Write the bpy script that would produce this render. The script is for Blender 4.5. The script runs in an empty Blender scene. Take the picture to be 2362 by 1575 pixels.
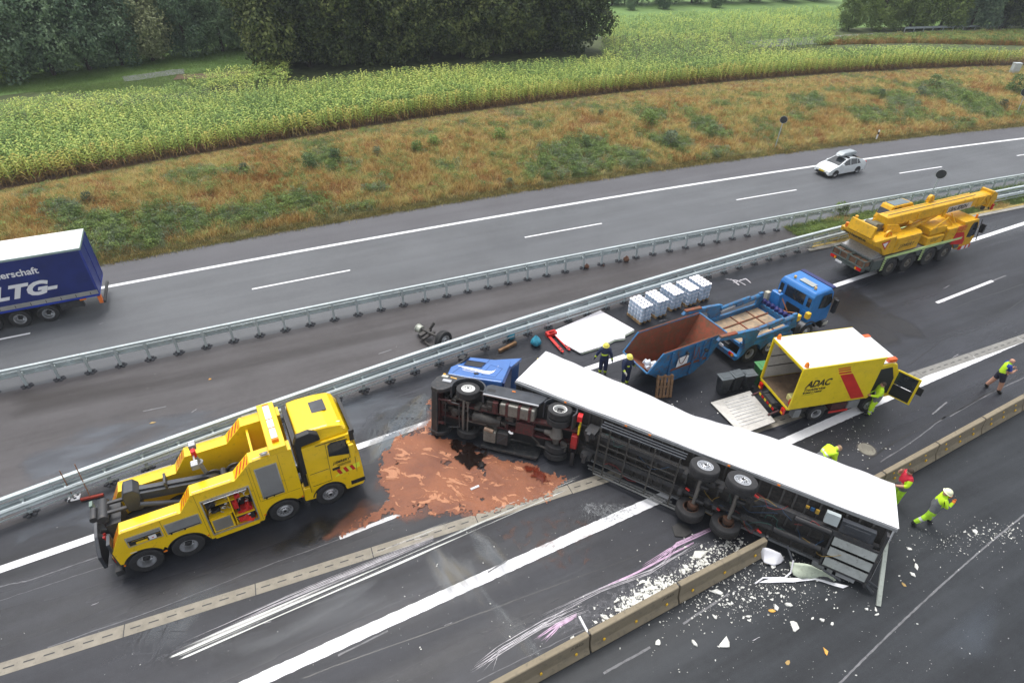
import bpy, math, random
import numpy as np
from mathutils import Vector, Matrix, Euler, noise as mnoise
random.seed(7)
SC = bpy.context.scene
COL = SC.collection
R = math.radians

# ---------------------------------------------------------------- camera, sky, sun, exposure
CAM_F, CAM_PITCH, CAM_ROLL, CAM_H = 1400.0, 0.6338, 0.0219, 19.53     # focal length in px of a 2362 px wide frame
_F = Vector((0, math.cos(CAM_PITCH), -math.sin(CAM_PITCH)))
_R0 = Vector((1, 0, 0)); _U0 = _R0.cross(_F)
_R = _R0 * math.cos(CAM_ROLL) + _U0 * math.sin(CAM_ROLL)
_U = -_R0 * math.sin(CAM_ROLL) + _U0 * math.cos(CAM_ROLL)
cam_data = bpy.data.cameras.new('camera')
cam = bpy.data.objects.new('camera', cam_data); COL.objects.link(cam)
cam_data.sensor_width = 36.0
cam_data.lens = 36.0 * CAM_F / 2362.0
cam_data.clip_start = 0.5; cam_data.clip_end = 3000
Mc = Matrix.Identity(4)
for i in range(3):
    Mc[i][0] = _R[i]; Mc[i][1] = _U[i]; Mc[i][2] = -_F[i]
Mc[2][3] = CAM_H
cam.matrix_world = Mc
SC.camera = cam

SUN_EL, SUN_AZ = 70.0, 335.0
world = bpy.data.worlds.new('World'); SC.world = world; world.use_nodes = True
wn = world.node_tree.nodes; wl = world.node_tree.links
wn.clear()
sky = wn.new('ShaderNodeTexSky'); sky.sky_type = 'NISHITA'; sky.sun_disc = False
sky.sun_elevation = R(SUN_EL); sky.sun_rotation = R(SUN_AZ)
sky.air_density = 1.0; sky.dust_density = 3.0; sky.ozone_density = 1.0
hs = wn.new('ShaderNodeHueSaturation'); hs.inputs['Saturation'].default_value = 0.22
bg = wn.new('ShaderNodeBackground'); bg.inputs['Strength'].default_value = 0.15
wo = wn.new('ShaderNodeOutputWorld')
wl.new(sky.outputs[0], hs.inputs['Color']); wl.new(hs.outputs[0], bg.inputs['Color']); wl.new(bg.outputs[0], wo.inputs['Surface'])
sd = bpy.data.lights.new('sun', 'SUN'); sd.energy = 1.3; sd.angle = R(30); sd.color = (1.0, 0.97, 0.92)
sun = bpy.data.objects.new('sun', sd); COL.objects.link(sun)
_sd = Vector((math.sin(R(SUN_AZ)) * math.cos(R(SUN_EL)), math.cos(R(SUN_AZ)) * math.cos(R(SUN_EL)), math.sin(R(SUN_EL))))
sun.rotation_euler = _sd.to_track_quat('Z', 'Y').to_euler()
sun.location = (0, 0, 60)
SC.view_settings.view_transform = 'Standard'; SC.view_settings.look = 'None'
SC.view_settings.exposure = 0.70; SC.view_settings.gamma = 1.0; SC.view_settings.use_curve_mapping = False

HAZE = 0.0004
# ---------------------------------------------------------------- measuring helpers
def at(px, py, z=0.0):
    """point of the photograph (2362 px frame) -> place in the world at height z"""
    d = _F + _R * ((px - 1181) / CAM_F) - _U * ((py - 787.5) / CAM_F)
    t = (z - CAM_H) / d.z
    return Vector((d.x * t, d.y * t, z))
TH = 0.413                                          # main direction of the motorway
TX = Vector((math.cos(TH), math.sin(TH), 0)); TN = Vector((-math.sin(TH), math.cos(TH), 0))
def sn(p): return p.dot(TX), p.dot(TN)
class Curve:
    def __init__(c, pts, deg=2, z=0.0):
        q = [sn(at(x, y, z)) for x, y in pts]
        c.co = np.polyfit([a for a, _ in q], [b for _, b in q], deg)
        c.s0 = min(a for a, _ in q); c.s1 = max(a for a, _ in q)
        c.e0 = np.polyval(c.co, c.s0); c.e1 = np.polyval(c.co, c.s1)
        dc = np.polyder(c.co); c.d0 = np.polyval(dc, c.s0); c.d1 = np.polyval(dc, c.s1)
    def n(c, s):
        if s < c.s0: return float(c.e0 + c.d0 * (s - c.s0))
        if s > c.s1: return float(c.e1 + c.d1 * (s - c.s1))
        return float(np.polyval(c.co, s))
    def slope(c, s): return (c.n(s + .05) - c.n(s - .05)) / .1
    def p(c, s, off=0.0, z=0.0):
        m = c.slope(s); k = 1 / math.hypot(1, m)
        q = TX * (s - off * m * k) + TN * (c.n(s) + off * k)
        return Vector((q.x, q.y, z))
    def ang(c, s): return TH + math.atan(c.slope(s))
    def s_of(c, P): return P.dot(TX)

# ---------------------------------------------------------------- objects and meshes
def tag(o, label=None, cat=None, group=None, kind=None):
    if label: o['label'] = label
    if cat: o['category'] = cat
    if group: o['group'] = group
    if kind: o['kind'] = kind
    return o
def empty(name, loc=(0, 0, 0), yaw=0.0, label=None, cat=None, group=None):
    o = bpy.data.objects.new(name, None); COL.objects.link(o); o.empty_display_size = .3
    o.location = loc; o.rotation_euler = (0, 0, yaw)
    return tag(o, label, cat, group)
def link(name, me, parent=None, M=None):
    o = bpy.data.objects.new(name, me); COL.objects.link(o)
    if parent: o.parent = parent
    if M is not None: o.matrix_local = M
    return o
def T(x=0, y=0, z=0): return Matrix.Translation((x, y, z))
def RZ(a): return Matrix.Rotation(a, 4, 'Z')
def RX(a): return Matrix.Rotation(a, 4, 'X')
def RY(a): return Matrix.Rotation(a, 4, 'Y')
class MB:
    def __init__(s): s.v = []; s.f = []; s.mi = []; s.m = 0
    def add(s, vs, fs, M=None):
        b = len(s.v)
        s.v += [tuple(M @ Vector(p)) if M is not None else tuple(p) for p in vs]
        for f in fs: s.f.append(tuple(b + i for i in f)); s.mi.append(s.m)
        return s
    def mat(s, i): s.m = i; return s
    def box(s, x0, x1, y0, y1, z0, z1, M=None):
        v = [(x, y, z) for x in (x0, x1) for y in (y0, y1) for z in (z0, z1)]
        return s.add(v, [(0, 1, 3, 2), (4, 6, 7, 5), (0, 4, 5, 1), (2, 3, 7, 6), (0, 2, 6, 4), (1, 5, 7, 3)], M)
    def prism(s, poly, a0, a1, ax='y', M=None):
        """polygon in the two other axes extruded along ax"""
        n = len(poly)
        def P(u, w, a): return (u, a, w) if ax == 'y' else ((a, u, w) if ax == 'x' else (u, w, a))
        v = [P(u, w, a0) for u, w in poly] + [P(u, w, a1) for u, w in poly]
        fs = [tuple(range(n)), tuple(range(2 * n - 1, n - 1, -1))] + [(i, n + i, n + (i + 1) % n, (i + 1) % n) for i in range(n)]
        return s.add(v, fs, M)
    def taper(s, r0, z0, r1, z1, M=None):
        """frustum between rectangles r=(x0,x1,y0,y1)"""
        v = []
        for (x0, x1, y0, y1), z in ((r0, z0), (r1, z1)): v += [(x0, y0, z), (x1, y0, z), (x1, y1, z), (x0, y1, z)]
        return s.add(v, [(3, 2, 1, 0), (4, 5, 6, 7), (0, 1, 5, 4), (1, 2, 6, 5), (2, 3, 7, 6), (3, 0, 4, 7)], M)
    def tube(s, pts, r, n=8, M=None, cap=True):
        pts = [Vector(p) for p in pts]; rs = r if isinstance(r, (list, tuple)) else [r] * len(pts)
        vs = []; up = None
        for i, p in enumerate(pts):
            d = (pts[min(i + 1, len(pts) - 1)] - pts[max(i - 1, 0)]).normalized()
            if up is None: up = d.orthogonal().normalized()
            up = (up - d * up.dot(d)); up = up.normalized() if up.length > 1e-6 else d.orthogonal().normalized()
            w = d.cross(up)
            for k in range(n):
                a = 2 * math.pi * k / n; vs.append(p + (up * math.cos(a) + w * math.sin(a)) * rs[i])
        fs = []
        for i in range(len(pts) - 1):
            for k in range(n):
                a = i * n + k; b = i * n + (k + 1) % n; fs.append((a, b, b + n, a + n))
        if cap: fs += [tuple(range(n - 1, -1, -1)), tuple(range((len(pts) - 1) * n, len(pts) * n))]
        return s.add(vs, fs, M)
    def lathe(s, prof, n=24, M=None, a0=0.0, a1=2 * math.pi):
        """profile (r, y) turned round the y axis"""
        full = abs(a1 - a0 - 2 * math.pi) < 1e-6; m = n if full else n + 1
        vs = []
        for k in range(m):
            a = a0 + (a1 - a0) * k / n
            for r, y in prof: vs.append((r * math.cos(a), y, r * math.sin(a)))
        q = len(prof); fs = []
        for k in range(n):
            k2 = (k + 1) % m
            for j in range(q - 1): fs.append((k * q + j, k2 * q + j, k2 * q + j + 1, k * q + j + 1))
        return s.add(vs, fs, M)
    def sheet(s, rows, M=None):
        nr, nc = len(rows), len(rows[0]); vs = [p for r in rows for p in r]
        return s.add(vs, [(i * nc + j, i * nc + j + 1, (i + 1) * nc + j + 1, (i + 1) * nc + j) for i in range(nr - 1) for j in range(nc - 1)], M)
    def mesh(s, name, mats, smooth=False, fn=None):
        vs = [fn(*p) for p in s.v] if fn else s.v
        me = bpy.data.meshes.new(name); me.from_pydata(vs, [], s.f)
        for m in (mats if isinstance(mats, (list, tuple)) else [mats]): me.materials.append(m)
        if len(me.materials) > 1: me.polygons.foreach_set('material_index', s.mi)
        if smooth:
            me.polygons.foreach_set('use_smooth', [True] * len(me.polygons))
            try: me.set_sharp_from_angle(angle=R(38))
            except Exception: pass
        me.update(); return me
    def build(s, name, mats, parent=None, smooth=False, bevel=0, fn=None, M=None):
        o = link(name, s.mesh(name, mats, smooth, fn), parent, M)
        if bevel:
            b = o.modifiers.new('bevel', 'BEVEL'); b.width = bevel; b.segments = 2; b.limit_method = 'ANGLE'; b.angle_limit = R(35)
            b.harden_normals = False
        return o
def arc(cx, cz, r, a0, a1, n=10):
    return [(cx + r * math.cos(R(a0 + (a1 - a0) * i / n)), cz + r * math.sin(R(a0 + (a1 - a0) * i / n))) for i in range(n + 1)]

# ---------------------------------------------------------------- materials
MATS = {}
def mat(name, col, rough=.5, metal=0.0, var=.12, scale=2.0, dirt=0.0, dirtcol=(.07, .06, .05), bump=0.0, bscale=40.0, coat=0.0, col2=None, spec=.5, space='obj', stretch=None, emit=0.0):
    if name in MATS: return MATS[name]
    m = bpy.data.materials.new(name); m.use_nodes = True; N = m.node_tree.nodes; L = m.node_tree.links
    b = N['Principled BSDF']; b.inputs['Roughness'].default_value = rough; b.inputs['Metallic'].default_value = metal
    b.inputs['Specular IOR Level'].default_value = spec; b.inputs['Coat Weight'].default_value = coat; b.inputs['Coat Roughness'].default_value = .08
    if space == 'obj': co = N.new('ShaderNodeTexCoord').outputs['Object']
    else: co = N.new('ShaderNodeNewGeometry').outputs['Position']
    if stretch:
        mp = N.new('ShaderNodeMapping'); mp.inputs['Rotation'].default_value = stretch[1]; mp.inputs['Scale'].default_value = stretch[0]
        mp.vector_type = 'POINT'; L.new(co, mp.inputs['Vector']); co2 = mp.outputs[0]
    else: co2 = co
    n1 = N.new('ShaderNodeTexNoise'); n1.inputs['Scale'].default_value = scale; n1.inputs['Detail'].default_value = 6; n1.inputs['Roughness'].default_value = .6
    L.new(co2, n1.inputs['Vector'])
    rp = N.new('ShaderNodeValToRGB'); c = col; c2 = col2 or tuple(min(1, x * (1 + var)) for x in c); c1 = tuple(x * (1 - var) for x in c) if not col2 else c
    rp.color_ramp.elements[0].position = .35; rp.color_ramp.elements[1].position = .65
    rp.color_ramp.elements[0].color = (*c1, 1); rp.color_ramp.elements[1].color = (*c2, 1)
    L.new(n1.outputs['Fac'], rp.inputs['Fac']); out = rp.outputs['Color']
    if dirt > 0:
        n2 = N.new('ShaderNodeTexNoise'); n2.inputs['Scale'].default_value = scale * 2.7 + 1; n2.inputs['Detail'].default_value = 8; n2.inputs['Roughness'].default_value = .7
        L.new(co, n2.inputs['Vector'])
        r2 = N.new('ShaderNodeValToRGB'); r2.color_ramp.elements[0].position = .62 - .3 * dirt; r2.color_ramp.elements[1].position = .8 - .2 * dirt
        L.new(n2.outputs['Fac'], r2.inputs['Fac'])
        mx = N.new('ShaderNodeMix'); mx.data_type = 'RGBA'; mx.inputs[7].default_value = (*dirtcol, 1)
        L.new(r2.outputs['Color'], mx.inputs[0]); L.new(out, mx.inputs[6]); out = mx.outputs[2]
    L.new(out, b.inputs['Base Color'])
    if bump > 0:
        n3 = N.new('ShaderNodeTexNoise'); n3.inputs['Scale'].default_value = bscale; n3.inputs['Detail'].default_value = 4
        L.new(co, n3.inputs['Vector'])
        bm = N.new('ShaderNodeBump'); bm.inputs['Strength'].default_value = bump; bm.inputs['Distance'].default_value = .02
        L.new(n3.outputs['Fac'], bm.inputs['Height']); L.new(bm.outputs[0], b.inputs['Normal'])
    if emit: b.inputs['Emission Color'].default_value = (*col, 1); b.inputs['Emission Strength'].default_value = emit
    MATS[name] = m; return m
def leafmat(name, stops, scale=.25, rough=.6, trans=.25, rnd=.35):
    """foliage: position noise plus per-instance random through a colour ramp, a little light passing through"""
    m = bpy.data.materials.new(name); m.use_nodes = True; N = m.node_tree.nodes; L = m.node_tree.links
    b = N['Principled BSDF']; b.inputs['Roughness'].default_value = rough; b.inputs['Specular IOR Level'].default_value = .3
    g = N.new('ShaderNodeNewGeometry'); oi = N.new('ShaderNodeObjectInfo')
    n1 = N.new('ShaderNodeTexNoise'); n1.inputs['Scale'].default_value = scale; n1.inputs['Detail'].default_value = 5; n1.inputs['Roughness'].default_value = .65
    L.new(g.outputs['Position'], n1.inputs['Vector'])
    a = N.new('ShaderNodeMath'); a.operation = 'MULTIPLY_ADD'; a.inputs[1].default_value = rnd; L.new(oi.outputs['Random'], a.inputs[0])
    a2 = N.new('ShaderNodeMath'); a2.operation = 'MULTIPLY'; a2.inputs[1].default_value = 1.0; L.new(n1.outputs['Fac'], a2.inputs[0])
    L.new(a2.outputs[0], a.inputs[2])
    a3 = N.new('ShaderNodeMath'); a3.operation = 'SUBTRACT'; a3.inputs[1].default_value = rnd / 2; L.new(a.outputs[0], a3.inputs[0])
    gm = N.new('ShaderNodeMath'); gm.operation = 'MULTIPLY_ADD'; gm.inputs[1].default_value = .3; gm.inputs[2].default_value = -.15
    L.new(g.outputs['Random Per Island'], gm.inputs[0])
    a4 = N.new('ShaderNodeMath'); a4.operation = 'ADD'; L.new(a3.outputs[0], a4.inputs[0]); L.new(gm.outputs[0], a4.inputs[1])
    rp = N.new('ShaderNodeValToRGB'); e = rp.color_ramp.elements
    while len(e) < len(stops): e.new(.5)
    for i, c in enumerate(stops): e[i].position = .28 + .44 * i / (len(stops) - 1); e[i].color = (*c, 1)
    L.new(a4.outputs[0], rp.inputs['Fac']); L.new(rp.outputs[0], b.inputs['Base Color'])
    if trans:
        t = N.new('ShaderNodeBsdfTranslucent'); L.new(rp.outputs[0], t.inputs['Color'])
        ms = N.new('ShaderNodeMixShader'); ms.inputs[0].default_value = trans
        L.new(b.outputs[0], ms.inputs[1]); L.new(t.outputs[0], ms.inputs[2]); L.new(ms.outputs[0], N['Material Output'].inputs['Surface'])
    return m
YEL = mat('tow_yellow', (.86, .57, .0), .30, coat=.4, var=.04, scale=1.5, dirt=.12, dirtcol=(.35, .22, .02))
YELC = mat('crane_yellow', (.72, .40, .006), .42, var=.10, scale=1.2, dirt=.35, dirtcol=(.30, .17, .03))
YELA = mat('service_yellow', (.76, .58, .01), .35, coat=.2, var=.05, dirt=.15, dirtcol=(.4, .3, .04))
WHITE = mat('white_paint', (.80, .80, .82), .4, var=.02, dirt=.08, dirtcol=(.55, .55, .55))
TARP = mat('white_tarpaulin', (.82, .82, .86), .45, var=.02, scale=.6, bump=.25, bscale=1.2)
BLUEC = mat('cab_blue', (.018, .17, .50), .35, coat=.3, var=.08, dirt=.15, dirtcol=(.02, .06, .16))
BLUET = mat('tractor_blue', (.055, .16, .45), .35, coat=.3, var=.06, dirt=.1, dirtcol=(.12, .16, .3))
BLUES = mat('skip_blue', (.02, .15, .34), .55, var=.25, scale=1.3, dirt=.5, dirtcol=(.12, .07, .04), bump=.2, bscale=9)
BLUEL = mat('curtain_blue', (.012, .025, .16), .4, var=.2, scale=.7, bump=.5, bscale=1.6)
DARK = mat('dark_steel', (.035, .036, .04), .5, var=.3, scale=3, dirt=.3, dirtcol=(.09, .075, .06))
GREYD = mat('dark_grey_paint', (.05, .055, .065), .4, metal=.2, var=.2, dirt=.2, dirtcol=(.1, .09, .08))
GUNK = mat('grimy_underbody', (.032, .030, .029), .6, var=.4, scale=4, dirt=.5, dirtcol=(.075, .062, .05), bump=.5, bscale=12)
GREY = mat('grey_paint', (.22, .23, .24), .45, var=.1, dirt=.15)
GALV = mat('galvanised_steel', (.50, .56, .57), .45, metal=.25, var=.12, scale=1.0, space='pos', dirt=.15, dirtcol=(.25, .27, .27))
SHUT = mat('shutter_aluminium', (.32, .33, .34), .38, metal=.4, var=.06)
CHROME = mat('bare_aluminium', (.62, .63, .65), .28, metal=.8, var=.08, dirt=.15, dirtcol=(.2, .2, .2))
RUBBER = mat('tyre_rubber', (.022, .022, .024), .75, var=.25, scale=5, dirt=.2, dirtcol=(.06, .055, .05), bump=.4, bscale=25)
GLASS = mat('dark_window_glass', (.02, .025, .03), .06, var=.1, spec=.8)
BLACK = mat('black_plastic', (.015, .015, .017), .45, var=.2)
RED = mat('red_paint', (.55, .02, .015), .4, var=.1)
REDF = mat('chassis_red', (.10, .010, .014), .55, var=.35, scale=4, dirt=.85, dirtcol=(.035, .028, .025))
ORANGE = mat('orange_lens', (.85, .22, .01), .2, var=.05)
LENSR = mat('red_lens', (.6, .01, .01), .2, var=.05)
LENSA = mat('amber_lens', (.9, .45, .02), .2, var=.05)
RUST = mat('rust_inside', (.16, .055, .025), .8, var=.5, scale=.9, dirt=.6, dirtcol=(.10, .075, .04), bump=.7, bscale=7, col2=(.30, .07, .035))
WOOD = mat('pallet_wood', (.42, .27, .13), .8, var=.3, scale=4, dirt=.3, dirtcol=(.16, .1, .06), bump=.3)
PLY = mat('worn_plywood', (.42, .30, .19), .75, var=.25, scale=1.1, dirt=.5, dirtcol=(.16, .15, .13), bump=.3, bscale=8)
HIVIS = mat('hi_vis_yellow', (.55, .85, .02), .7, var=.1, scale=8, bump=.3, bscale=14)
SILVER = mat('silver_paint', (.70, .74, .76), .28, metal=.15, coat=.6, var=.04)
OLIVE = mat('crane_carrier_grey', (.075, .095, .09), .5, var=.15, dirt=.3, dirtcol=(.13, .12, .1))
LIME = mat('lime_marking', (.55, .72, .30), .5, var=.08, dirt=.15, dirtcol=(.3, .33, .2))
PLATEY = mat('yellow_plate', (.8, .6, .02), .4, var=.03)

# ---------------------------------------------------------------- lettering
def text(s, size, m, parent, M, shear=0.0, ext=.004, bold=0.0, ax=1.0, align='LEFT', fn=None, name='lettering', spacing=1.0):
    c = bpy.data.curves.new(name, 'FONT'); c.body = s; c.size = size; c.shear = shear; c.extrude = ext; c.offset = bold; c.align_x = align; c.resolution_u = 3
    c.space_character = spacing
    t = bpy.data.objects.new('tmp_text', c); COL.objects.link(t); bpy.context.view_layer.update()
    me = bpy.data.meshes.new_from_object(t.evaluated_get(bpy.context.evaluated_depsgraph_get()))
    bpy.data.objects.remove(t)
    me.transform(Matrix.Diagonal((ax, 1, 1, 1))); me.transform(M)
    if fn:
        for v in me.vertices: v.co = fn(*v.co)
    me.materials.clear(); me.materials.append(m)
    return link(name, me, parent)
def side_m(x, y, z, yaw=0.0, s=-1):
    """text plane standing up, reading along +x when seen from -y (s=-1)"""
    return T(x, y, z) @ RZ(yaw) @ RX(R(90))

# ---------------------------------------------------------------- wheels (axis along y, outer face at -y)
def _tyre(r, w, n=36, rin=.29):
    k = w / 2; b = MB()
    b.lathe([(rin, -k * .80), (rin + .02, -k * .95), (r * .80, -k * 1.04), (r * .95, -k * .96), (r, -k * .78), (r, -k * .28), (r - .012, -k * .26), (r - .012, -k * .18), (r, -k * .16), (r, k * .16), (r - .012, k * .18), (r - .012, k * .26), (r, k * .28), (r, k * .78), (r * .95, k * .96), (r * .80, k * 1.04), (rin + .02, k * .95), (rin, k * .80)], n)
    return b
def _rim(kind, w, R_=.29):
    k = w / 2; b = MB()
    if kind == 'front':
        b.lathe([(R_, -k * .80), (R_ + .012, -k * .90), (R_ - .02, -k * .90), (R_ - .035, -k * .62), (R_ * .72, -k * .55), (R_ * .62, -k * .80), (R_ * .40, -k * .88), (R_ * .36, -k * 1.0), (R_ * .30, -k * 1.06), (.0, -k * 1.06)], 28)
        b.mat(1)
        for i in range(10):
            a = i * math.pi / 5; p = Vector((R_ * .80 * math.cos(a), -k * .60, R_ * .80 * math.sin(a)))
            b.tube([p, p + Vector((0, .03, 0))], .022, 8)
        for i in range(10):
            a = (i + .5) * math.pi / 5; p = Vector((R_ * .50 * math.cos(a), -k * .86, R_ * .50 * math.sin(a)))
            b.tube([p, p + Vector((0, -.03, 0))], .014, 6)
        b.tube([(0, -k * 1.06, 0), (0, -k * 1.12, 0)], R_ * .2, 12)
    else:
        b.lathe([(R_, -k * .80), (R_ + .012, -k * .90), (R_ - .02, -k * .90), (R_ - .04, -k * .3), (R_ - .05, k * .35), (R_ * .42, k * .5)], 28)
        b.mat(1)
        for i in range(8):
            a = i * math.pi / 4; p = Vector((R_ * .66 * math.cos(a), k * .36, R_ * .66 * math.sin(a)))
            b.tube([p, p + Vector((0, .03, 0))], .028, 8)
        b.lathe([(R_ * .42, k * .5), (R_ * .40, -k * .35), (R_ * .30, -k * .5), (0, -k * .55)], 16)
    return b
WM = {}
def wheel(parent, x, y, z, r=.52, w=.31, kind='front', rimmat=None, M=None, side=-1, dual=False, fn=None, name='wheel'):
    rm = rimmat or CHROME
    key = (r, w, kind, rm.name, dual)
    if key not in WM:
        t = _tyre(r, w, rin=min(.29, r * .56))
        if dual:
            t2 = _tyre(r, w, rin=min(.29, r * .56)); t.add([(a, b + w + .05, c) for a, b, c in t2.v], t2.f)
        rr = min(.29, r * .56)
        WM[key] = (t.mesh('wheel', RUBBER, True), _rim(kind, w, rr).mesh('rim', [rm, BLACK], True))
    A = (M if M is not None else T(x, y, z) @ (RZ(math.pi) if side > 0 else Matrix.Identity(4)))
    o = link(name, WM[key][0], parent, A); link('rim', WM[key][1], o)
    return o
# ---------------------------------------------------------------- curves of the motorway, read off the photograph
EDGE = Curve([(237, 615), (500, 566), (800, 516), (1175, 443), (1580, 391), (1957, 338), (2362, 292)])
LINEF = Curve([(239, 663), (780, 563.5), (1571, 430), (2362, 319.5)])
DASHF = Curve([(70, 768), (581, 666), (808, 624), (1211, 548.5), (1389, 516), (1698, 461), (1837, 438), (2072, 399), (2173, 385), (2347, 360)])
RAIL1 = Curve([(78, 893), (148, 874), (213, 856), (280, 840), (344, 826), (406, 813), (474, 798), (538, 786), (596, 773), (657, 767), (937, 708), (1373, 609), (1577, 574), (1829, 524), (1890, 512), (2362, 428)])
RAIL2 = Curve([(10, 1190), (90, 1165), (257, 1107), (337, 1080), (890, 888), (947, 868), (1008, 846), (1062, 828), (1400, 710), (1640, 631), (1746, 597), (1878, 556), (2290, 470), (2362, 458)])
LINE3 = Curve([(0, 1312.6), (211, 1241), (860, 1022), (969, 978.5), (1356, 849), (1438, 821), (1929, 658.5), (1995, 637), (2239.5, 555.3), (2362, 515)])
DRAIN = Curve([(0, 1541.5), (287, 1455), (578, 1363.6), (800, 1295.6), (1086, 1200), (1305, 1129), (1375, 1107), (2096, 877), (2160, 846.6), (2208, 829), (2362, 780)], 3)
LINE4 = Curve([(585, 1575), (785, 1487), (1120, 1321), (1487.5, 1166), (1810, 1019), (1990, 943), (2091, 897), (2354.5, 782)])
BARR = Curve([(1239, 1575), (1378, 1500), (1573, 1397.5), (1737, 1286.5), (2109, 1091.7), (2163, 1061.7), (2267.6, 1003), (2362, 943)])
LINE5 = Curve([(1965, 1545), (2106, 1414.6), (2200, 1320), (2362, 1188)])
CORN = Curve([(0, 443), (395, 358), (800, 304.5), (1175, 247), (1580, 200), (1799, 178), (2115, 158), (2362, 152)], 2, z=2.0)
BANK_H = 2.0
def hgt(s, n):
    """terrain height at road coordinates"""
    u = n - EDGE.n(s)
    if u < .9: return -.02
    w = max(4.0, CORN.n(s) - EDGE.n(s)); k = (u - .9) / (w - .9)
    if k < 1:
        b = BANK_H * (1 - (1 - min(1, k * 1.12)) ** 1.7)
        b += .16 * mnoise.noise(Vector((s * .18, n * .25, 0))) * min(1, k * 4) * min(1, (1 - k) * 4 + .3)
        return b - .02
    return BANK_H - .02 + .25 * mnoise.noise(Vector((s * .02, n * .03, 5))) * min(1, (k - 1) * 2)
def on(px, py, dz=0.0):
    """place of a photograph point on the terrain"""
    z = 0.0
    for _ in range(12):
        q = at(px, py, z + dz); s, n = sn(q); z = .5 * z + .5 * hgt(s, n)
    q.z = z; return q
# asphalt material -------------------------------------------------
def asphalt(name, c1, c2, rough, wet=0.0, streak=.5, spec=.5):
    m = bpy.data.materials.new(name); m.use_nodes = True; N = m.node_tree.nodes; L = m.node_tree.links
    b = N['Principled BSDF']; g = N.new('ShaderNodeNewGeometry').outputs['Position']
    mp = N.new('ShaderNodeMapping'); mp.vector_type = 'TEXTURE'; mp.inputs['Rotation'].default_value = (0, 0, TH + .05); mp.inputs['Scale'].default_value = (14, 1.1, 1)
    L.new(g, mp.inputs['Vector'])
    def nz(v, sc, det=6, ro=.6):
        n = N.new('ShaderNodeTexNoise'); n.inputs['Scale'].default_value = sc; n.inputs['Detail'].default_value = det; n.inputs['Roughness'].default_value = ro; L.new(v, n.inputs['Vector']); return n.outputs['Fac']
    def mth(op, a, bb, c=None):
        x = N.new('ShaderNodeMath'); x.operation = op
        for i, v in enumerate((a, bb, c)):
            if v is None: continue
            if isinstance(v, (int, float)): x.inputs[i].default_value = v
            else: L.new(v, x.inputs[i])
        return x.outputs[0]
    big = nz(g, .22, 5, .6); st = nz(mp.outputs[0], 1.0, 5, .6); fine = nz(g, 28, 3, .8); grit = nz(g, 110, 2, .9)
    f = mth('MULTIPLY_ADD', st, streak, mth('MULTIPLY', big, 1 - streak))
    f = mth('MULTIPLY_ADD', mth('SUBTRACT', fine, .5), .36, f)
    mid_ = nz(g, 3.2, 6, .75); f = mth('MULTIPLY_ADD', mth('SUBTRACT', mid_, .5), .22, f)
    rp = N.new('ShaderNodeValToRGB'); rp.color_ramp.elements[0].position = .36; rp.color_ramp.elements[1].position = .64
    rp.color_ramp.elements[0].color = (*c1, 1); rp.color_ramp.elements[1].color = (*c2, 1)
    L.new(f, rp.inputs['Fac'])
    gr = N.new('ShaderNodeMapRange'); gr.inputs[1].default_value = .3; gr.inputs[2].default_value = .7; gr.inputs[3].default_value = .55; gr.inputs[4].default_value = 1.6
    L.new(grit, gr.inputs[0])
    mx = N.new('ShaderNodeMix'); mx.data_type = 'RGBA'; mx.blend_type = 'MULTIPLY'; mx.inputs[0].default_value = 1
    L.new(rp.outputs[0], mx.inputs[6]); L.new(gr.outputs[0], mx.inputs[7]); L.new(mx.outputs[2], b.inputs['Base Color'])
    pud = nz(mp.outputs[0], .45, 4, .55)
    rr = N.new('ShaderNodeMapRange'); rr.inputs[1].default_value = .42; rr.inputs[2].default_value = .62
    rr.inputs[3].default_value = rough; rr.inputs[4].default_value = max(.12, rough - wet); L.new(pud, rr.inputs[0]); L.new(rr.outputs[0], b.inputs['Roughness'])
    bm = N.new('ShaderNodeBump'); bm.inputs['Strength'].default_value = .45; bm.inputs['Distance'].default_value = .01
    L.new(mth('ADD', grit, fine), bm.inputs['Height']); L.new(bm.outputs[0], b.inputs['Normal'])
    b.inputs['Specular IOR Level'].default_value = spec
    return m
A_FAR = asphalt('asphalt_far', (.066, .070, .077), (.098, .104, .113), .55, .14)
A_SHO = asphalt('asphalt_shoulder', (.062, .061, .069), (.086, .086, .096), .62, .1)
A_MID = asphalt('asphalt_median', (.042, .037, .038), (.080, .074, .078), .55, .24, .5, .35)
A_NEAR = asphalt('asphalt_near_wet', (.012, .0125, .016), (.035, .037, .046), .46, .26, .6, .30)
A_SLIP = asphalt('asphalt_slip_road', (.011, .013, .016), (.034, .038, .044), .52, .2, .7, .28)
def strip(name, f0, f1, m, s0, s1, z=0.0, ns=60, nt=1, mul=1.0, parent=None, kind='structure'):
    b = MB(); rows = []
    for i in range(ns + 1):
        s = s0 + (s1 - s0) * i / ns; a, c = f0(s), f1(s); r = []
        for j in range(nt + 1):
            n = a + (c - a) * j / nt; q = TX * s + TN * n; r.append((q.x, q.y, z))
        rows.append(r)
    b.sheet(rows); o = b.build(name, m, parent)
    for p in o.data.polygons:
        if p.normal.z < 0: o.data.flip_normals(); break
    if kind: o['kind'] = kind
    return o
S0, S1 = -70.0, 170.0
strip('road_far_carriageway', lambda s: RAIL1.n(s) - .1, lambda s: LINEF.n(s) + .3, A_FAR, S0, S1)
strip('road_far_shoulder', lambda s: LINEF.n(s) + .3, lambda s: EDGE.n(s) + .35, A_SHO, S0, S1)
strip('road_median_strip', lambda s: RAIL2.n(s) - .35, lambda s: RAIL1.n(s) - .1, A_MID, S0, S1)
strip('road_near_carriageway', lambda s: min(BARR.n(s) + .2, RAIL2.n(s) - 3), lambda s: RAIL2.n(s) - .35, A_NEAR, S0, S1)
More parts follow.
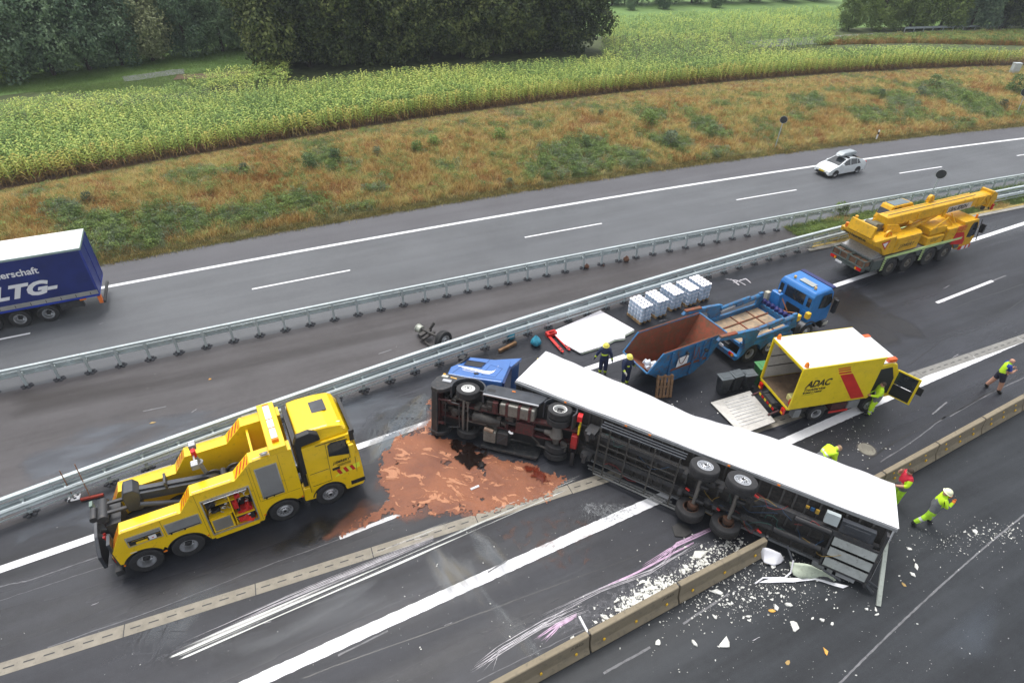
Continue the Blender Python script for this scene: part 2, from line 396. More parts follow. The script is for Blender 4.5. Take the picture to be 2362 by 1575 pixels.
strip('road_slip_lane', lambda s: -90, lambda s: min(BARR.n(s) + .2, RAIL2.n(s) - 3), A_SLIP, S0, S1)
# painted lines -----------------------------------------------------
PAINT = mat('road_paint_white', (.74, .74, .76), .5, var=.04, scale=3, space='pos', dirt=.10, dirtcol=(.30, .30, .31))
PAINTO = mat('road_paint_worn', (.16, .16, .17), .6, var=.2, scale=2, space='pos', dirt=.4, dirtcol=(.06, .06, .06))
def line(cv, s0, s1, w, z=.004, m=PAINT, name='road_marking', rough=0.0, off=0.0):
    if m is not PAINT: z += .0012
    n = max(2, int(abs(s1 - s0) / (.14 if rough else 1.5))); b = MB(); rows = []
    for i in range(n + 1):
        s = s0 + (s1 - s0) * i / n; j = rough * random.uniform(-1, 1); k = rough * random.uniform(-1, 1)
        rows.append([tuple(cv.p(s, off - w / 2 + j, z)), tuple(cv.p(s, off + w / 2 + k, z))])
    b.sheet(rows); o = b.build(name, m); o['kind'] = 'structure'; return o
line(LINEF, S0, S1, .30)
for a, c in (((-200, 820), (70, 768)), ((581, 666), (808, 624)), ((1211, 548.5), (1389, 516)), ((1698, 461), (1837, 438)), ((2072, 399), (2173, 385)), ((2347, 360), (2430, 348))):
    line(DASHF, DASHF.s_of(at(*a)), DASHF.s_of(at(*c)), .15)
line(LINE3, LINE3.s_of(at(-250, 1400)), S1, .34)
line(LINE4, -30, S1, .44, rough=.012)
BD = Curve([(783, 1239), (909, 1192), (2159.6, 698), (2290.5, 648)], 1)
line(BD, BD.s_of(at(783, 1239)), BD.s_of(at(925, 1187)), .17, z=.004, rough=.01)
line(BD, BD.s_of(at(2159.6, 698)), BD.s_of(at(2290.5, 648)), .2)
line(BD, BD.s_of(at(2290.5, 648)) + .05, BD.s_of(at(2320, 636)), .1, m=PAINTO)
line(LINE5, -6, 60, .055, m=PAINTO, rough=.008)
for pts, w in (([(1575, 1437), (1630, 1405), (1680, 1368)], .07), ([(1392, 1552), (1450, 1520), (1500, 1492)], .07), ([(780, 1512), (840, 1480), (895, 1455)], .06), ([(1125, 1319), (1150, 1306), (1168, 1292)], .06),
               ([(2150, 955), (2170, 940), (2184, 927)], .07), ([(2095, 912), (2112, 905), (2126, 896)], .05), ([(330, 948), (360, 943), (383, 937)], .07), ([(873, 816), (890, 811), (903, 806)], .06)):
    c = Curve(pts, 1); line(c, c.s0, c.s1, w, m=PAINTO, rough=.01)
# seams and old joints in the asphalt
SEAM = mat('bitumen_seam', (.014, .014, .016), .35, var=.3, space='pos', scale=4)
SEAML = mat('pale_seam', (.13, .13, .14), .7, var=.3, space='pos', scale=6)
def poly_line(pts, w, m, z=.0035, name='road_seam', jit=.02, px=True, kind='structure', n=6):
    P = [at(*p) for p in pts] if px else [Vector(p) for p in pts]
    Q = []
    for i in range(len(P) - 1):
        for k in range(n): Q.append(P[i].lerp(P[i + 1], k / n))
    Q.append(P[-1]); rows = []
    for i, q in enumerate(Q):
        d = (Q[min(i + 1, len(Q) - 1)] - Q[max(i - 1, 0)]).normalized(); nn = Vector((-d.y, d.x, 0)); e = random.uniform(-jit, jit)
        a = q + nn * (-w / 2 * random.uniform(.5, 1.3) + e); c = q + nn * (w / 2 * random.uniform(.5, 1.3) + e)
        rows.append([(a.x, a.y, z), (c.x, c.y, z)])
    o = MB().sheet(rows).build(name, m); o['kind'] = kind
    return o
poly_line([(0, 1352), (60, 1340), (230, 1282)], .05, SEAML)
poly_line([(110, 1492), (400, 1390), (560, 1325), (782, 1243)], .035, SEAML)
poly_line([(700, 1562), (781, 1533), (1137, 1403), (1562, 1246), (1640, 1215)], .03, SEAM)
poly_line([(2010, 655), (2050, 690), (2110, 720), (2130, 742), (2240, 695), (2362, 655)], .06, SEAM)
poly_line([(1990, 790), (2130, 743)], .05, SEAM)
poly_line([(2100, 840), (2180, 780), (2260, 760), (2362, 690)], .05, SEAM)
poly_line([(1925, 610), (1965, 640), (2010, 655)], .03, SEAM)
poly_line([(2362, 858), (2250, 925), (2080, 1010), (2000, 1060)], .09, SEAM)
poly_line([(2190, 960), (2270, 915), (2362, 870)], .06, SEAML)
poly_line([(2030, 1065), (2110, 1015), (2180, 960)], .05, SEAML)
poly_line([(0, 1385), (120, 1345), (260, 1300)], .03, SEAML)
poly_line([(1100, 1570), (1250, 1497), (1350, 1450)], .03, SEAML)
poly_line([(1260, 900), (1400, 870), (1440, 880)], .03, SEAML)
# concrete slot drain, 4 m elements set flush --------------------------------
CONC = mat('drain_concrete', (.26, .235, .19), .75, var=.15, scale=2, space='pos', dirt=.25, dirtcol=(.15, .135, .115), bump=.3, bscale=30)
CONCG = mat('drain_concrete_grey', (.22, .215, .20), .75, var=.15, scale=2, space='pos', dirt=.25, dirtcol=(.13, .125, .115), bump=.3, bscale=30)
dr = empty('slot_drain', DRAIN.p(0, 0, 0), 0, 'long flush concrete slot drain with a dashed row of black slots crossing the near carriageway', 'drain')
drp = dr.location.copy()
sA = DRAIN.s_of(at(287, 1455)); k = -5; cut = DRAIN.s_of(at(1250, 1150)); L_EL = 4.05
while True:
    a = sA + k * L_EL; c = a + L_EL - .03
    if a > 75: break
    b = MB(); rows = []; wd = .46 if a < cut else .5
    for i in range(5):
        s = a + (c - a) * i / 4; rows.append([tuple(DRAIN.p(s, -wd / 2, .010) - drp), tuple(DRAIN.p(s, wd / 2, .010) - drp)])
    b.sheet(rows)
    o = b.build('drain_slab', CONC if a < cut + 12 else CONCG, dr)
    sl = MB(); n = 7
    for i in range(n):
        s = a + .12 + (c - a - .24) * (i + .1) / n; s2 = s + .30
        sl.sheet([[tuple(DRAIN.p(s, -.022, .014) - drp), tuple(DRAIN.p(s, .022, .014) - drp)], [tuple(DRAIN.p(s2, -.022, .014) - drp), tuple(DRAIN.p(s2, .022, .014) - drp)]])
    sl.build('slot_row', BLACK, o)['kind'] = 'stuff'
    k += 1
# ---------------------------------------------------------------- terrain beyond the road
def terrain(name, m, fa, fb, nv, s0=-75, s1=230, ds=2.2, kind='structure', dz=0.0):
    b = MB(); rows = []; ns = int((s1 - s0) / ds)
    for i in range(ns + 1):
        s = s0 + (s1 - s0) * i / ns; r = []
        for j in range(nv + 1):
            n = fa(s) + (fb(s) - fa(s)) * (j / nv); q = TX * s + TN * n; r.append((q.x, q.y, hgt(s, n) + dz))
        rows.append(r)
    b.sheet(rows); o = b.build(name, m, smooth=True); o['kind'] = kind
    if o.data.polygons[0].normal.z < 0: o.data.flip_normals()
    return o
BANKM = mat('bank_soil_and_dry_grass', (.16, .10, .035), .9, var=.3, scale=.5, space='pos', col2=(.10, .11, .03), dirt=.4, dirtcol=(.13, .065, .03), bump=.6, bscale=6)
VERGE = mat('mown_verge', (.15, .135, .05), .9, var=.25, scale=3, space='pos', dirt=.4, dirtcol=(.10, .11, .03), bump=.8, bscale=14)
SOIL = mat('field_soil', (.11, .065, .04), .9, var=.3, scale=1.5, space='pos', bump=.5, bscale=6)
MEAD = mat('meadow_grass', (.14, .24, .065), .9, var=.18, scale=.12, space='pos', dirt=.3, dirtcol=(.15, .20, .06), bump=.5, bscale=3)
terrain('grass_verge', VERGE, lambda s: EDGE.n(s) + .28 + .06 * mnoise.noise(Vector((s * .9, 0, 0))), lambda s: EDGE.n(s) + 1.5, 3, ds=.6, dz=.03)
terrain('embankment', BANKM, lambda s: EDGE.n(s) + 1.5, lambda s: CORN.n(s) + .2, 14, dz=.03)
terrain('field_ground', SOIL, lambda s: CORN.n(s) + .2, lambda s: CORN.n(s) + 5, 4, dz=.03)
terrain('field_floor', mat('maize_floor', (.07, .09, .03), .9, var=.3, scale=1, space='pos'), lambda s: CORN.n(s) + 5, lambda s: CORN.n(s) + 30, 8, dz=.03)
terrain('meadow', MEAD, lambda s: CORN.n(s) + 30, lambda s: CORN.n(s) + 420, 40, s0=-260, s1=420, ds=6, dz=.03)
# ---------------------------------------------------------------- guardrails
WPROF = [(0, .31), (.02, .30), (.075, .245), (.08, .225), (.02, .175), (.02, .135), (.08, .085), (.075, .065), (.02, .01), (0, 0)]
def wbeam(n0, z0, sgn):
    a = [(n0 + sgn * x, z0 + z) for x, z in WPROF]; c = [(n0 + sgn * (x - .012), z0 + z) for x, z in reversed(WPROF)]
    return a + c
def boxp(n0, n1, z0, z1): return [(n0, z0), (n1, z0), (n1, z1), (n0, z1)]
def sweep(cv, prof, s0, s1, seg=2, O=Vector((0, 0, 0)), zf=None, jf=None):
    b = MB(); n = len(prof); vs = []
    for i in range(seg + 1):
        s = s0 + (s1 - s0) * i / seg
        for o_, z in prof:
            q = cv.p(s, o_ + (jf(s) if jf else 0), z + (zf(s) if zf else 0)) - O; vs.append(tuple(q))
    fs = [tuple(range(n)), tuple(range((seg + 1) * n - 1, seg * n - 1, -1))]
    for i in range(seg):
        for j in range(n): fs.append((i * n + j, i * n + (j + 1) % n, (i + 1) * n + (j + 1) % n, (i + 1) * n + j))
    return b.add(vs, fs)
FOOT = mat('base_plate_dark', (.030, .032, .040), .55, var=.3, scale=8)
pm = MB()                                                           # sigma post: thin folded section
pm.prism([(-.06, -.04), (.06, -.04), (.06, -.032), (-.052, -.032), (-.052, .032), (.06, .032), (.06, .04), (-.06, .04)], .02, .98, 'z')
pm.mat(1); pm.box(-.09, .09, -.07, .07, 0, .03)
POSTM = pm.mesh('post', [GALV, FOOT])
fm = MB()
for a in range(0, 360, 60):
    c, s_ = math.cos(R(a)), math.sin(R(a)); M_ = T(.20 * c, .17 * s_, 0)
    fm.lathe([(.0, .07), (.055, .06), (.085, .03), (.09, .004)], 10, M_ @ RX(R(90)))
    fm.box(.04, .22, -.02, .02, .01, .06, RZ(R(a)))
FOOTM = fm.mesh('foot', FOOT, True)
def guardrail(name, cv, s0, s1, label, beams, spacers, postoff, tri, grp, s_post0, step=1.335, ztop=.98, feet=True):
    root = empty(name, cv.p((s0 + s1) / 2), 0, label, 'guardrail', grp); O = root.location.copy()
    s = s0
    while s < s1:
        e = min(s1, s + 4.0)
        for nm, pr in beams: sweep(cv, pr, s, e - .012, 3, O).build(nm, GALV, root, smooth=False)
        s += 4.0
    k = math.ceil((s0 - s_post0) / step)
    while s_post0 + k * step < s1:
        s = s_post0 + k * step; p = cv.p(s, postoff) - O
        link('post', POSTM, root, T(*p) @ RZ(cv.ang(s)) @ Matrix.Diagonal((1, 1, ztop / .98, 1)))
        if feet: link('foot', FOOTM, root, T(*p) @ RZ(cv.ang(s) + R(random.uniform(-8, 8))))
        for n0, n1, z0, z1, w, ds in spacers:
            q = cv.p(s + ds) - O; x = MB(); x.box(-w, w, n0, n1, z0, z1)
            key = ('sp', name, n0, z0, ds)
            if key not in WM: WM[key] = x.mesh('spacer', GALV)
            link('spacer', WM[key], root, T(*q) @ RZ(cv.ang(s)))
        k += 1
    return root
s1p = RAIL1.s_of(at(280, 840))
sR1e = RAIL1.s_of(at(2362, 428)) + 2
guardrail('guardrail', RAIL1, -62, sR1e,
          'grey steel guardrail on dark footed posts along the far carriageway, behind the overturned truck',
          [('top_beam', boxp(.02, .15, .98, 1.10)), ('middle_bar', boxp(.10, .14, .84, .88)), ('w_beam', wbeam(.30, .50, 1)), ('lower_bar', boxp(.24, .28, .50, .545))],
          [(.04, .34, .62, .70, .03, 0.0), (.03, .12, .80, .84, .05, .66)], 0, None, 'median guardrails', s1p)
sR2 = RAIL2.s_of(at(257, 1107))
guardrail('guardrail', RAIL2, -62, RAIL2.s_of(at(2362, 458)) + 2,
          'grey steel double guardrail between the yellow tow truck and the empty middle lane',
          [('top_beam', boxp(-.02, .16, .92, 1.05)), ('far_w_beam', wbeam(.02, .52, 1)), ('w_beam', wbeam(-.32, .52, -1)), ('lower_bar', boxp(-.44, -.40, .40, .45))],
          [(-.32, .0, .70, .76, .03, 0.0)], -.10, None, 'median guardrails', sR2, ztop=.86)
# ---------------------------------------------------------------- concrete barrier wall, each element on its own
BCON = mat('barrier_concrete', (.25, .21, .145), .85, var=.12, scale=1.6, dirt=.30, dirtcol=(.14, .12, .09), bump=.25, bscale=18, stretch=((.5, 2, 2), (0, 0, 0)))
BMARK = mat('barrier_letters', (.10, .085, .06), .85, var=.1)
REFL = mat('yellow_reflector', (.85, .52, .03), .35, var=.1)
jt = [BARR.s_of(at(1364, 1466, .85)), BARR.s_of(at(1571, 1353.5, .85))]
Lb = jt[1] - jt[0] + .0
ords = ['', '']
BH = .86; yb = .52
prof = [(0.0, 0.0), (yb, 0.0), (yb, .07), (yb - .11, .30), (yb - .155, BH - .03), (yb - .18, BH), (.18, BH), (.155, BH - .03), (.11, .30), (0, .07)]
joints = [jt[0] - 2 * Lb, jt[0] - Lb, jt[0], jt[1], BARR.s_of(at(1745, 1268, .5)) + .55]
jr = [BARR.s_of(at(x, y, .9)) for x, y in ((2044, 1089), (2166, 1020), (2269, 959), (2362, 906))]
spans = list(zip(joints[:-1], joints[1:])) + [(jr[0] - 3.4, jr[0])] + list(zip(jr[:-1], jr[1:]))
e = jr[-1]
for i in range(2): spans.append((e, e + 3.6)); e += 3.6
blab = ['concrete barrier element at the bottom frame edge, second left of the lettered joint', 'concrete barrier element at the bottom edge left of the white debris',
        'concrete barrier element beside the white foam heap, left of the gap joint', 'cracked concrete barrier element ending under the overturned trailer',
        'concrete barrier element behind the man in the red vest', 'concrete barrier element right of the man in the red vest',
        'second concrete barrier element right of the man in the red vest', 'concrete barrier element below the man in shorts']
for i, (a, c) in enumerate(spans):
    if i < 8: lab = blab[i]
    else: lab = 'concrete barrier element beyond the right frame edge, number %s along the wall' % ['one', 'two', 'three', 'four', 'five', 'six', 'seven', 'eight', 'nine', 'ten'][i - 8]
    mid = BARR.p((a + c) / 2); an = BARR.ang((a + c) / 2)
    r = empty('concrete_barrier', mid, an, lab, 'concrete barrier', 'elements of the concrete barrier wall')
    L2 = (c - a) / 2 * (1.0 if abs(a) < 1e9 else 1) / math.cos(an - TH) - .035
    b = MB()
    pf = [(x + (-.0), z) for x, z in prof]
    b.prism(pf, -L2, L2, 'x')
    if i == 3:
        b.v = [(x, y, z * (1 - .35 * max(0, (x - 1.2)) / 2)) if x > 1.2 else (x, y, z) for x, y, z in b.v]
    b.build('concrete_body', BCON, r, bevel=.02)
    pins = MB(); pins.tube([(L2 + .035, .26, .3), (L2 + .035, .26, BH - .02)], .05, 8); pins.build('coupling_pin', DARK, r)
    for f in ((-.72, .0, .72) if i < 4 else (-.6, .0, .6)):
        x = f * L2
        rf = MB(); rf.box(x - .035, x + .035, .055, .10, .26, .35)
        rf.build('reflector', REFL, r)
        if i >= 4:
            rf = MB(); rf.box(x - .22, x - .16, .115, .150, .62, .69); rf.build('reflector', REFL, r)
    if i < 4:
        text('ABD', .17, BMARK, r, T(L2 - .72, .128, .60) @ RX(R(84)), ax=1.5, ext=.002)
# ================================================================ yellow tow truck
tow = empty('tow_truck', (-13.211, 13.501, 0), R(28.8), 'yellow four-axle heavy tow truck with open tool locker, parked beside the red spill', 'tow truck')
def fender(parent, x, z, r, y0, y1, m, a0=8, a1=172, th=.05, name='fender'):
    b = MB(); b.prism(arc(x, z, r, a0, a1, 16) + arc(x, z, r + th, a1, a0, 16), y0, y1, 'y'); return b.build(name, m, parent, smooth=True)
fr = MB(); fr.box(-1.0, 7.0, -.45, -.33, .62, .92); fr.box(-1.0, 7.0, .33, .45, .62, .92)
for x in (0, 1.35, 3, 4.71, 6.44): fr.box(x - .06, x + .06, -.33, .33, .68, .86)
fr.box(-.5, 5.5, -1.15, 1.15, .95, 1.05); fr.build('chassis', DARK, tow)
ax = MB()
for x in (0, 1.35, 4.71, 6.44): ax.tube([(x, -1.0, .52), (x, 1.0, .52)], .09, 10)
ax.build('axle', GUNK, tow)
W0 = .80
left = [(-.72, W0), (-.76, 1.45), (-.32, 2.25), (1.55, 2.25), (2.02, 2.89), (2.2, 2.89), (2.2, .45), (2.12, .45), (2.0, W0 - .1)] + arc(1.35, .5, .68, 18, 152, 10) + [(.675, .92)] + arc(0, .5, .68, 28, 156, 10)
right = [(3.82, .45), (3.82, 3.245), (4.08, 3.5), (5.50, 3.5), (5.50, .95)] + arc(4.71, .5, .68, 40, 160, 10) + [(4.0, .60), (3.95, .45)]
topst = [(2.2, 2.48), (2.2, 2.89), (3.46, 2.89), (3.82, 3.245), (3.82, 2.48)]
botst = [(2.2, .45), (3.82, .45), (3.82, .63), (2.2, .63)]
for sgn in (-1, 1):
    y0, y1 = (-1.25, -.74) if sgn < 0 else (.74, 1.25)
    b = MB()
    if sgn < 0:
        for p in (left, right, topst, botst): b.prism(p, y0, y1, 'y')
        b.box(2.2, 3.82, -.78, -.74, .63, 2.48)
    else:
        full = left[:5] + [(3.46, 2.89), (4.08, 3.5), (5.50, 3.5), (5.50, .95)] + arc(4.71, .5, .68, 40, 160, 10) + [(4.0, .45), (2.12, .45)] + left[8:]
        b.prism(full, y0, y1, 'y')
    b.build('side_body', YEL, tow)
    # slanted faces with red hazard stripes
    st = MB()
    for (x0, z0, x1, z1) in ((1.55, 2.25, 2.02, 2.89), (3.46, 2.89, 4.08, 3.5), (-.76, 1.45, -.32, 2.25)):
        n = 4
        for k in range(n):
            t0, t1 = (k + .15) / n, (k + .55) / n; nx, nz = -(z1 - z0), (x1 - x0); l = math.hypot(nx, nz); nx, nz = nx / l * .006, nz / l * .006
            def q(t, y): return (x0 + (x1 - x0) * t + nx, y, z0 + (z1 - z0) * t + nz)
            ya, yb_ = (y0 + .04, y1 - .04)
            st.add([q(t0, ya), q(min(1, t0 + .25), yb_), q(min(1, t1 + .25), yb_), q(t1, ya)], [(0, 1, 2, 3)])
    st.build('hazard_stripes', RED, tow)['kind'] = 'stuff'
    for (xa, xb, zz) in ((-.25, 1.45, 2.25), (2.1, 3.35, 2.89), (4.2, 5.3, 3.5)):
        yy = y0 + .05 if sgn < 0 else y1 - .05
        MB().tube([(xa, yy, zz), (xa, yy, zz + .07), (xb, yy, zz + .07), (xb, yy, zz)], .014, 6).build('grab_rail', CHROME, tow)
    for x in (0, 1.35, 4.71): fender(tow, x, .5, .655, y0 - .02 * (sgn < 0) , y1 + .02 * (sgn > 0), BLACK, 20, 160, .03)
def shutter(x0, x1, z0, z1, full=1.0, skew=.0):
    y = -1.25
    f = MB(); t = .035
    f.box(x0 - t, x0, y - .02, y + .01, z0 - t, z1 + t); f.box(x1, x1 + t, y - .02, y + .01, z0 - t, z1 + t); f.box(x0, x1, y - .02, y + .01, z0 - t, z0); f.box(x0, x1, y - .02, y + .01, z1, z1 + t)
    fo = f.build('locker_frame', CHROME, tow)
    zb = z1 - (z1 - z0) * full; n = max(2, int((z1 - zb) / .055)); s = MB()
    for k in range(n):
        a = zb + (z1 - zb) * k / n; s.box(x0, x1, y - .012, y + .005, a + .004, a + (z1 - zb) / n)
    s.box(x0, x1, y - .004, y + .006, zb, z1)
    so = s.build('roller_shutter', SHUT, tow); so['kind'] = 'stuff'
    h = MB(); h.box(x0, x1, y - .03, y - .012, zb, zb + .03); h.tube([(x0 + .08, y - .03, zb - .02), (x0 + .08, y - .05, zb - .02)], .035, 8); h.tube([((x0 + x1) / 2, y - .03, zb - .02), ((x0 + x1) / 2, y - .05, zb - .02)], .03, 8)
    h.build('shutter_handle', BLACK, tow)
shutter(4.17, 4.87, 1.57, 3.08); shutter(.97, 1.99, 1.48, 1.93); shutter(-.22, .78, 1.52, 1.93, .45)
lo = MB(); lo.box(-.20, .76, -1.262, -1.252, 1.535, 1.70); lo.build('locker_opening', BLACK, tow)
lo = MB(); lo.box(.0, .35, -1.30, -1.262, 1.55, 1.64); lo.build('yellow_case', YEL, tow)
lo = MB(); lo.box(.40, .62, -1.30, -1.262, 1.56, 1.72); lo.build('first_aid_box', WHITE, tow)
lo = MB(); lo.box(.48, .55, -1.305, -1.30, 1.62, 1.65); lo.build('red_label', RED, tow)
f = MB(); x0, x1, z0, z1 = 2.2, 3.82, .63, 2.48; t = .04
f.box(x0, x0 + t, -1.27, -1.24, z0, z1); f.box(x1 - t, x1, -1.27, -1.24, z0, z1); f.box(x0 + t, x1 - t, -1.29, -1.24, z1 - .06, z1); f.box(x0 + t, x1 - t, -1.29, -1.24, z0, z0 + .05); f.tube([(x0 + .1, -1.31, z1 - .1), (x1 - .1, -1.31, z1 - .1)], .02, 8)
f.build('locker_frame', CHROME, tow)
inn = MB(); inn.box(x0 + t, x1 - t, -.80, -.785, z0, z1); inn.build('locker_back', DARK, tow)
sh = MB(); sh.box(2.26, 3.05, -1.22, -.8, 1.40, 1.43); sh.box(3.05, 3.09, -1.2, -.8, .7, 2.42); sh.box(3.1, 3.76, -1.22, -.8, 1.10, 1.13); sh.box(2.26, 3.76, -1.15, -.8, 1.92, 1.95); sh.build('locker_shelf', YEL, tow)
dw = MB(); dw.box(2.27, 2.99, -1.235, -.82, .70, 1.385); dw.build('tool_cabinet', YEL, tow)
dw = MB()
for k in range(10): dw.box(2.33, 2.93, -1.25, -1.236, .76 + k * .058, .805 + k * .058)
o = dw.build('cabinet_drawers', CHROME, tow); o['kind'] = 'stuff'
text('TOOLS', .06, BLACK, tow, T(2.66, -1.256, .715) @ RX(R(90)), bold=.004) if False else None
rg = random.Random(3)
for (nm, m, cells) in (('red_jack_stand', RED, [(3.15, .70, .35, .3), (3.2, 1.16, .5, .16), (3.12, 1.45, .16, .45), (3.25, 1.96, .18, .16), (3.5, 1.15, .12, .4)]), ('shackle_set', CHROME, [(2.35, 1.50, .25, .2), (2.7, 1.47, .28, .3), (3.35, 1.55, .3, .3), (2.9, 2.0, .3, .2), (3.35, 2.02, .35, .3), (2.5, 2.02, .2, .15), (3.1, .86, .12, .14)]), ('dark_strap', BLACK, [(2.3, 1.95, .3, .25), (2.4, 1.62, .3, .12), (3.5, .7, .2, .3), (3.2, 1.3, .1, .15)])):
    for (x, z, w, h) in cells:
        b = MB()
        if nm == 'shackle_set':
            for k in range(7):
                a = rg.uniform(0, 6.28); c = Vector((x + w * rg.random(), -1.15 + .2 * rg.random(), z + h * rg.random())); q = Vector((.07 * math.cos(a), -.02, .07 * math.sin(a)))
                b.tube([c - q, c + Vector((q.z, 0, -q.x)) * .6, c + q], .018, 6)
        else: b.box(x, x + w, -1.18, -.9, z, z + h * .8); b.tube([(x + w * .3, -1.2, z + h * .2), (x + w * .9, -1.14, z + h)], .03, 6)
        b.build(nm, m, tow)
stp = MB(); stp.box(2.25, 3.78, -1.30, -1.26, .44, .62); stp.build('folding_step', YEL, tow)
mk = MB()
for x in (-.62, .675, .62, 2.05, 4.02, 5.45): mk.tube([(x, -1.25, .98 if x > 5 else .72), (x, -1.28, .98 if x > 5 else .72)], .035, 8)
mk.build('side_marker_lamps', ORANGE, tow)['kind'] = 'stuff'
# cab --------------------------------------------------------------
lowp = [(5.78, .95), (5.95, .95)] + arc(6.44, .5, .66, 140, 30, 10) + [(7.10, .46), (7.74, .46), (7.84, .62), (7.84, 1.3), (7.80, 2.2), (7.70, 3.0), (7.55, 3.3), (5.76, 3.3)]
b = MB(); b.prism(lowp, -1.22, 1.22, 'y')
b.build('cab', YEL, tow, bevel=.06)
rf = MB(); rf.prism([(5.76, 3.30), (7.58, 3.30), (7.52, 3.52), (7.35, 3.68), (6.9, 3.80), (6.2, 3.84), (5.80, 3.80)], -1.13, 1.13, 'y')
rf.v = [(x, y * (1 if z < 3.4 else .93 if z < 3.7 else .86), z) for x, y, z in rf.v]
rf.build('cab_roof', YEL, tow, bevel=.07)
g = MB(); g.prism([(6.70, 2.50), (7.48, 2.30), (7.56, 2.60), (7.46, 3.10), (6.86, 3.16), (6.72, 3.05)], -1.232, -1.215, 'y'); g.build('side_window', GLASS, tow)
g = MB(); g.prism([(6.70, 2.50), (7.48, 2.30), (7.56, 2.60), (7.46, 3.10), (6.86, 3.16), (6.72, 3.05)], 1.215, 1.232, 'y'); g.build('side_window', GLASS, tow)
g = MB(); g.add([(7.835, -1.08, 2.0), (7.835, 1.08, 2.0), (7.70, 1.0, 3.12), (7.70, -1.0, 3.12)], [(0, 1, 2, 3)]); g.build('windscreen', GLASS, tow)
g = MB(); g.box(7.66, 7.78, -1.1, 1.1, 3.16, 3.34); g.box(7.56, 7.72, -1.24, -1.18, 2.95, 3.45); g.build('sun_visor', BLACK, tow)
g = MB()
for k in range(6): g.box(7.845, 7.87, -.75, .75, 1.0 + k * .14, 1.09 + k * .14)
g.build('grille', BLACK, tow)['kind'] = 'stuff'
g = MB(); g.box(7.3, 7.86, -1.235, -1.0, .62, .82); g.build('headlight', GLASS, tow); g = MB(); g.box(7.3, 7.86, 1.0, 1.235, .62, .82); g.build('headlight', GLASS, tow)
for y in (-1.223, ):
    sm = MB()
    for (x0, z0, x1, z1) in ((5.80, .97, 5.80, 3.25), (6.62, 1.25, 6.66, 3.2), (7.60, 1.25, 7.66, 3.0), (5.9, 1.9, 6.6, 1.9), (5.9, 1.25, 6.6, 1.25)):
        sm.tube([(x0, y - .002, z0), (x1, y - .002, z1)], .010, 4)
    sm.box(6.3, 7.4, y - .006, y, 3.20, 3.235)
    sm.build('door_seams', BLACK, tow)['kind'] = 'stuff'
hd = MB(); hd.box(6.72, 7.0, -1.245, -1.22, 1.72, 1.83); hd.build('door_handle', BLACK, tow)
hz = MB(); hr = MB()
hz.prism([(6.75, 1.34), (7.75, 1.46), (7.75, 1.72), (7.1, 1.66)], -1.228, -1.221, 'y'); hz.build('door_reflective_field', mat('reflective_yellow', (.8, .85, .05), .3), tow)
for x in (6.95, 7.2, 7.45): hr.prism([(x, 1.40), (x + .12, 1.42), (x + .02, 1.70), (x - .10, 1.67)], -1.234, -1.229, 'y')
hr.build('hazard_stripes', RED, tow)['kind'] = 'stuff'
text('J.EMRERY', .17, BLACK, tow, T(6.78, -1.232, 2.02) @ RX(R(90)), shear=.35, bold=.003, ax=.9)
text('Bergen  Abschleppen', .06, BLACK, tow, T(6.85, -1.232, 1.92) @ RX(R(90)), ax=1.0) if False else None
ln = MB()
for k in range(3): ln.box(6.9 + .03 * k, 7.45, -1.230, -1.226, 1.93 - k * .045, 1.945 - k * .045)
ln.build('small_print', BLACK, tow)['kind'] = 'stuff'
mr = MB(); mr.box(7.42, 7.62, -1.52, -1.40, 2.35, 3.0); mr.box(7.40, 7.55, -1.41, -1.22, 2.95, 3.05); mr.build('wing_mirror', YEL, tow, bevel=.03)
mr = MB(); mr.box(7.40, 7.415, -1.52, -1.40, 2.38, 2.98); mr.build('mirror_glass', GLASS, tow)
mr = MB(); mr.box(7.42, 7.62, 1.40, 1.52, 2.35, 3.0); mr.box(7.40, 7.55, 1.22, 1.41, 2.95, 3.05); mr.build('wing_mirror', BLACK, tow, bevel=.03)
ht = MB(); ht.box(6.55, 7.10, -.10, .56, 3.79, 3.83); ht.build('roof_hatch', GREYD, tow, bevel=.03)
MB().tube([(6.7, -.75, 3.74), (7.4, -.80, 3.66)], .03, 8).build('roof_antenna', CHROME, tow)
sn_ = MB(); sn_.prism([(5.62, 2.0), (5.82, 2.0), (5.84, 3.40), (6.55, 3.45), (6.50, 3.75), (6.2, 3.95), (5.75, 3.90), (5.62, 3.6)], -1.24, -.98, 'y'); sn_.build('air_intake', BLACK, tow, bevel=.05)
sn_ = MB(); sn_.box(5.60, 5.76, -1.1, 1.1, 1.0, 3.55); sn_.build('cab_rear_panel', BLACK, tow)
sk = MB(); sk.prism([(5.50, .60), (5.92, .55), (5.98, .95), (5.80, 1.25), (5.52, 1.25)], -1.22, -.85, 'y'); sk.build('step_box', YEL, tow, bevel=.03)
fender(tow, 6.44, .5, .62, -1.24, -.95, BLACK, 15, 165, .04); fender(tow, 6.44, .5, .62, .95, 1.24, BLACK, 15, 165, .04)
pg = MB()
for (x0, z0, x1, z1) in ((2.1, .5, 2.1, 2.85), (3.92, .5, 3.92, 3.3), (.88, 1.35, .88, 2.2), (4.05, 1.45, 5.45, 1.45), (4.02, 1.45, 4.02, 3.3), (5.0, 1.5, 5.0, 3.45)): pg.tube([(x0, -1.252, z0), (x1, -1.252, z1)], .007, 4)
pg.build('panel_gaps', mat('gap_brown', (.16, .09, .01), .6), tow)['kind'] = 'stuff'
MB().tube([(-.3, -1.26, 1.2), (-.1, -1.27, 1.2)], .015, 5).build('side_latch', CHROME, tow)
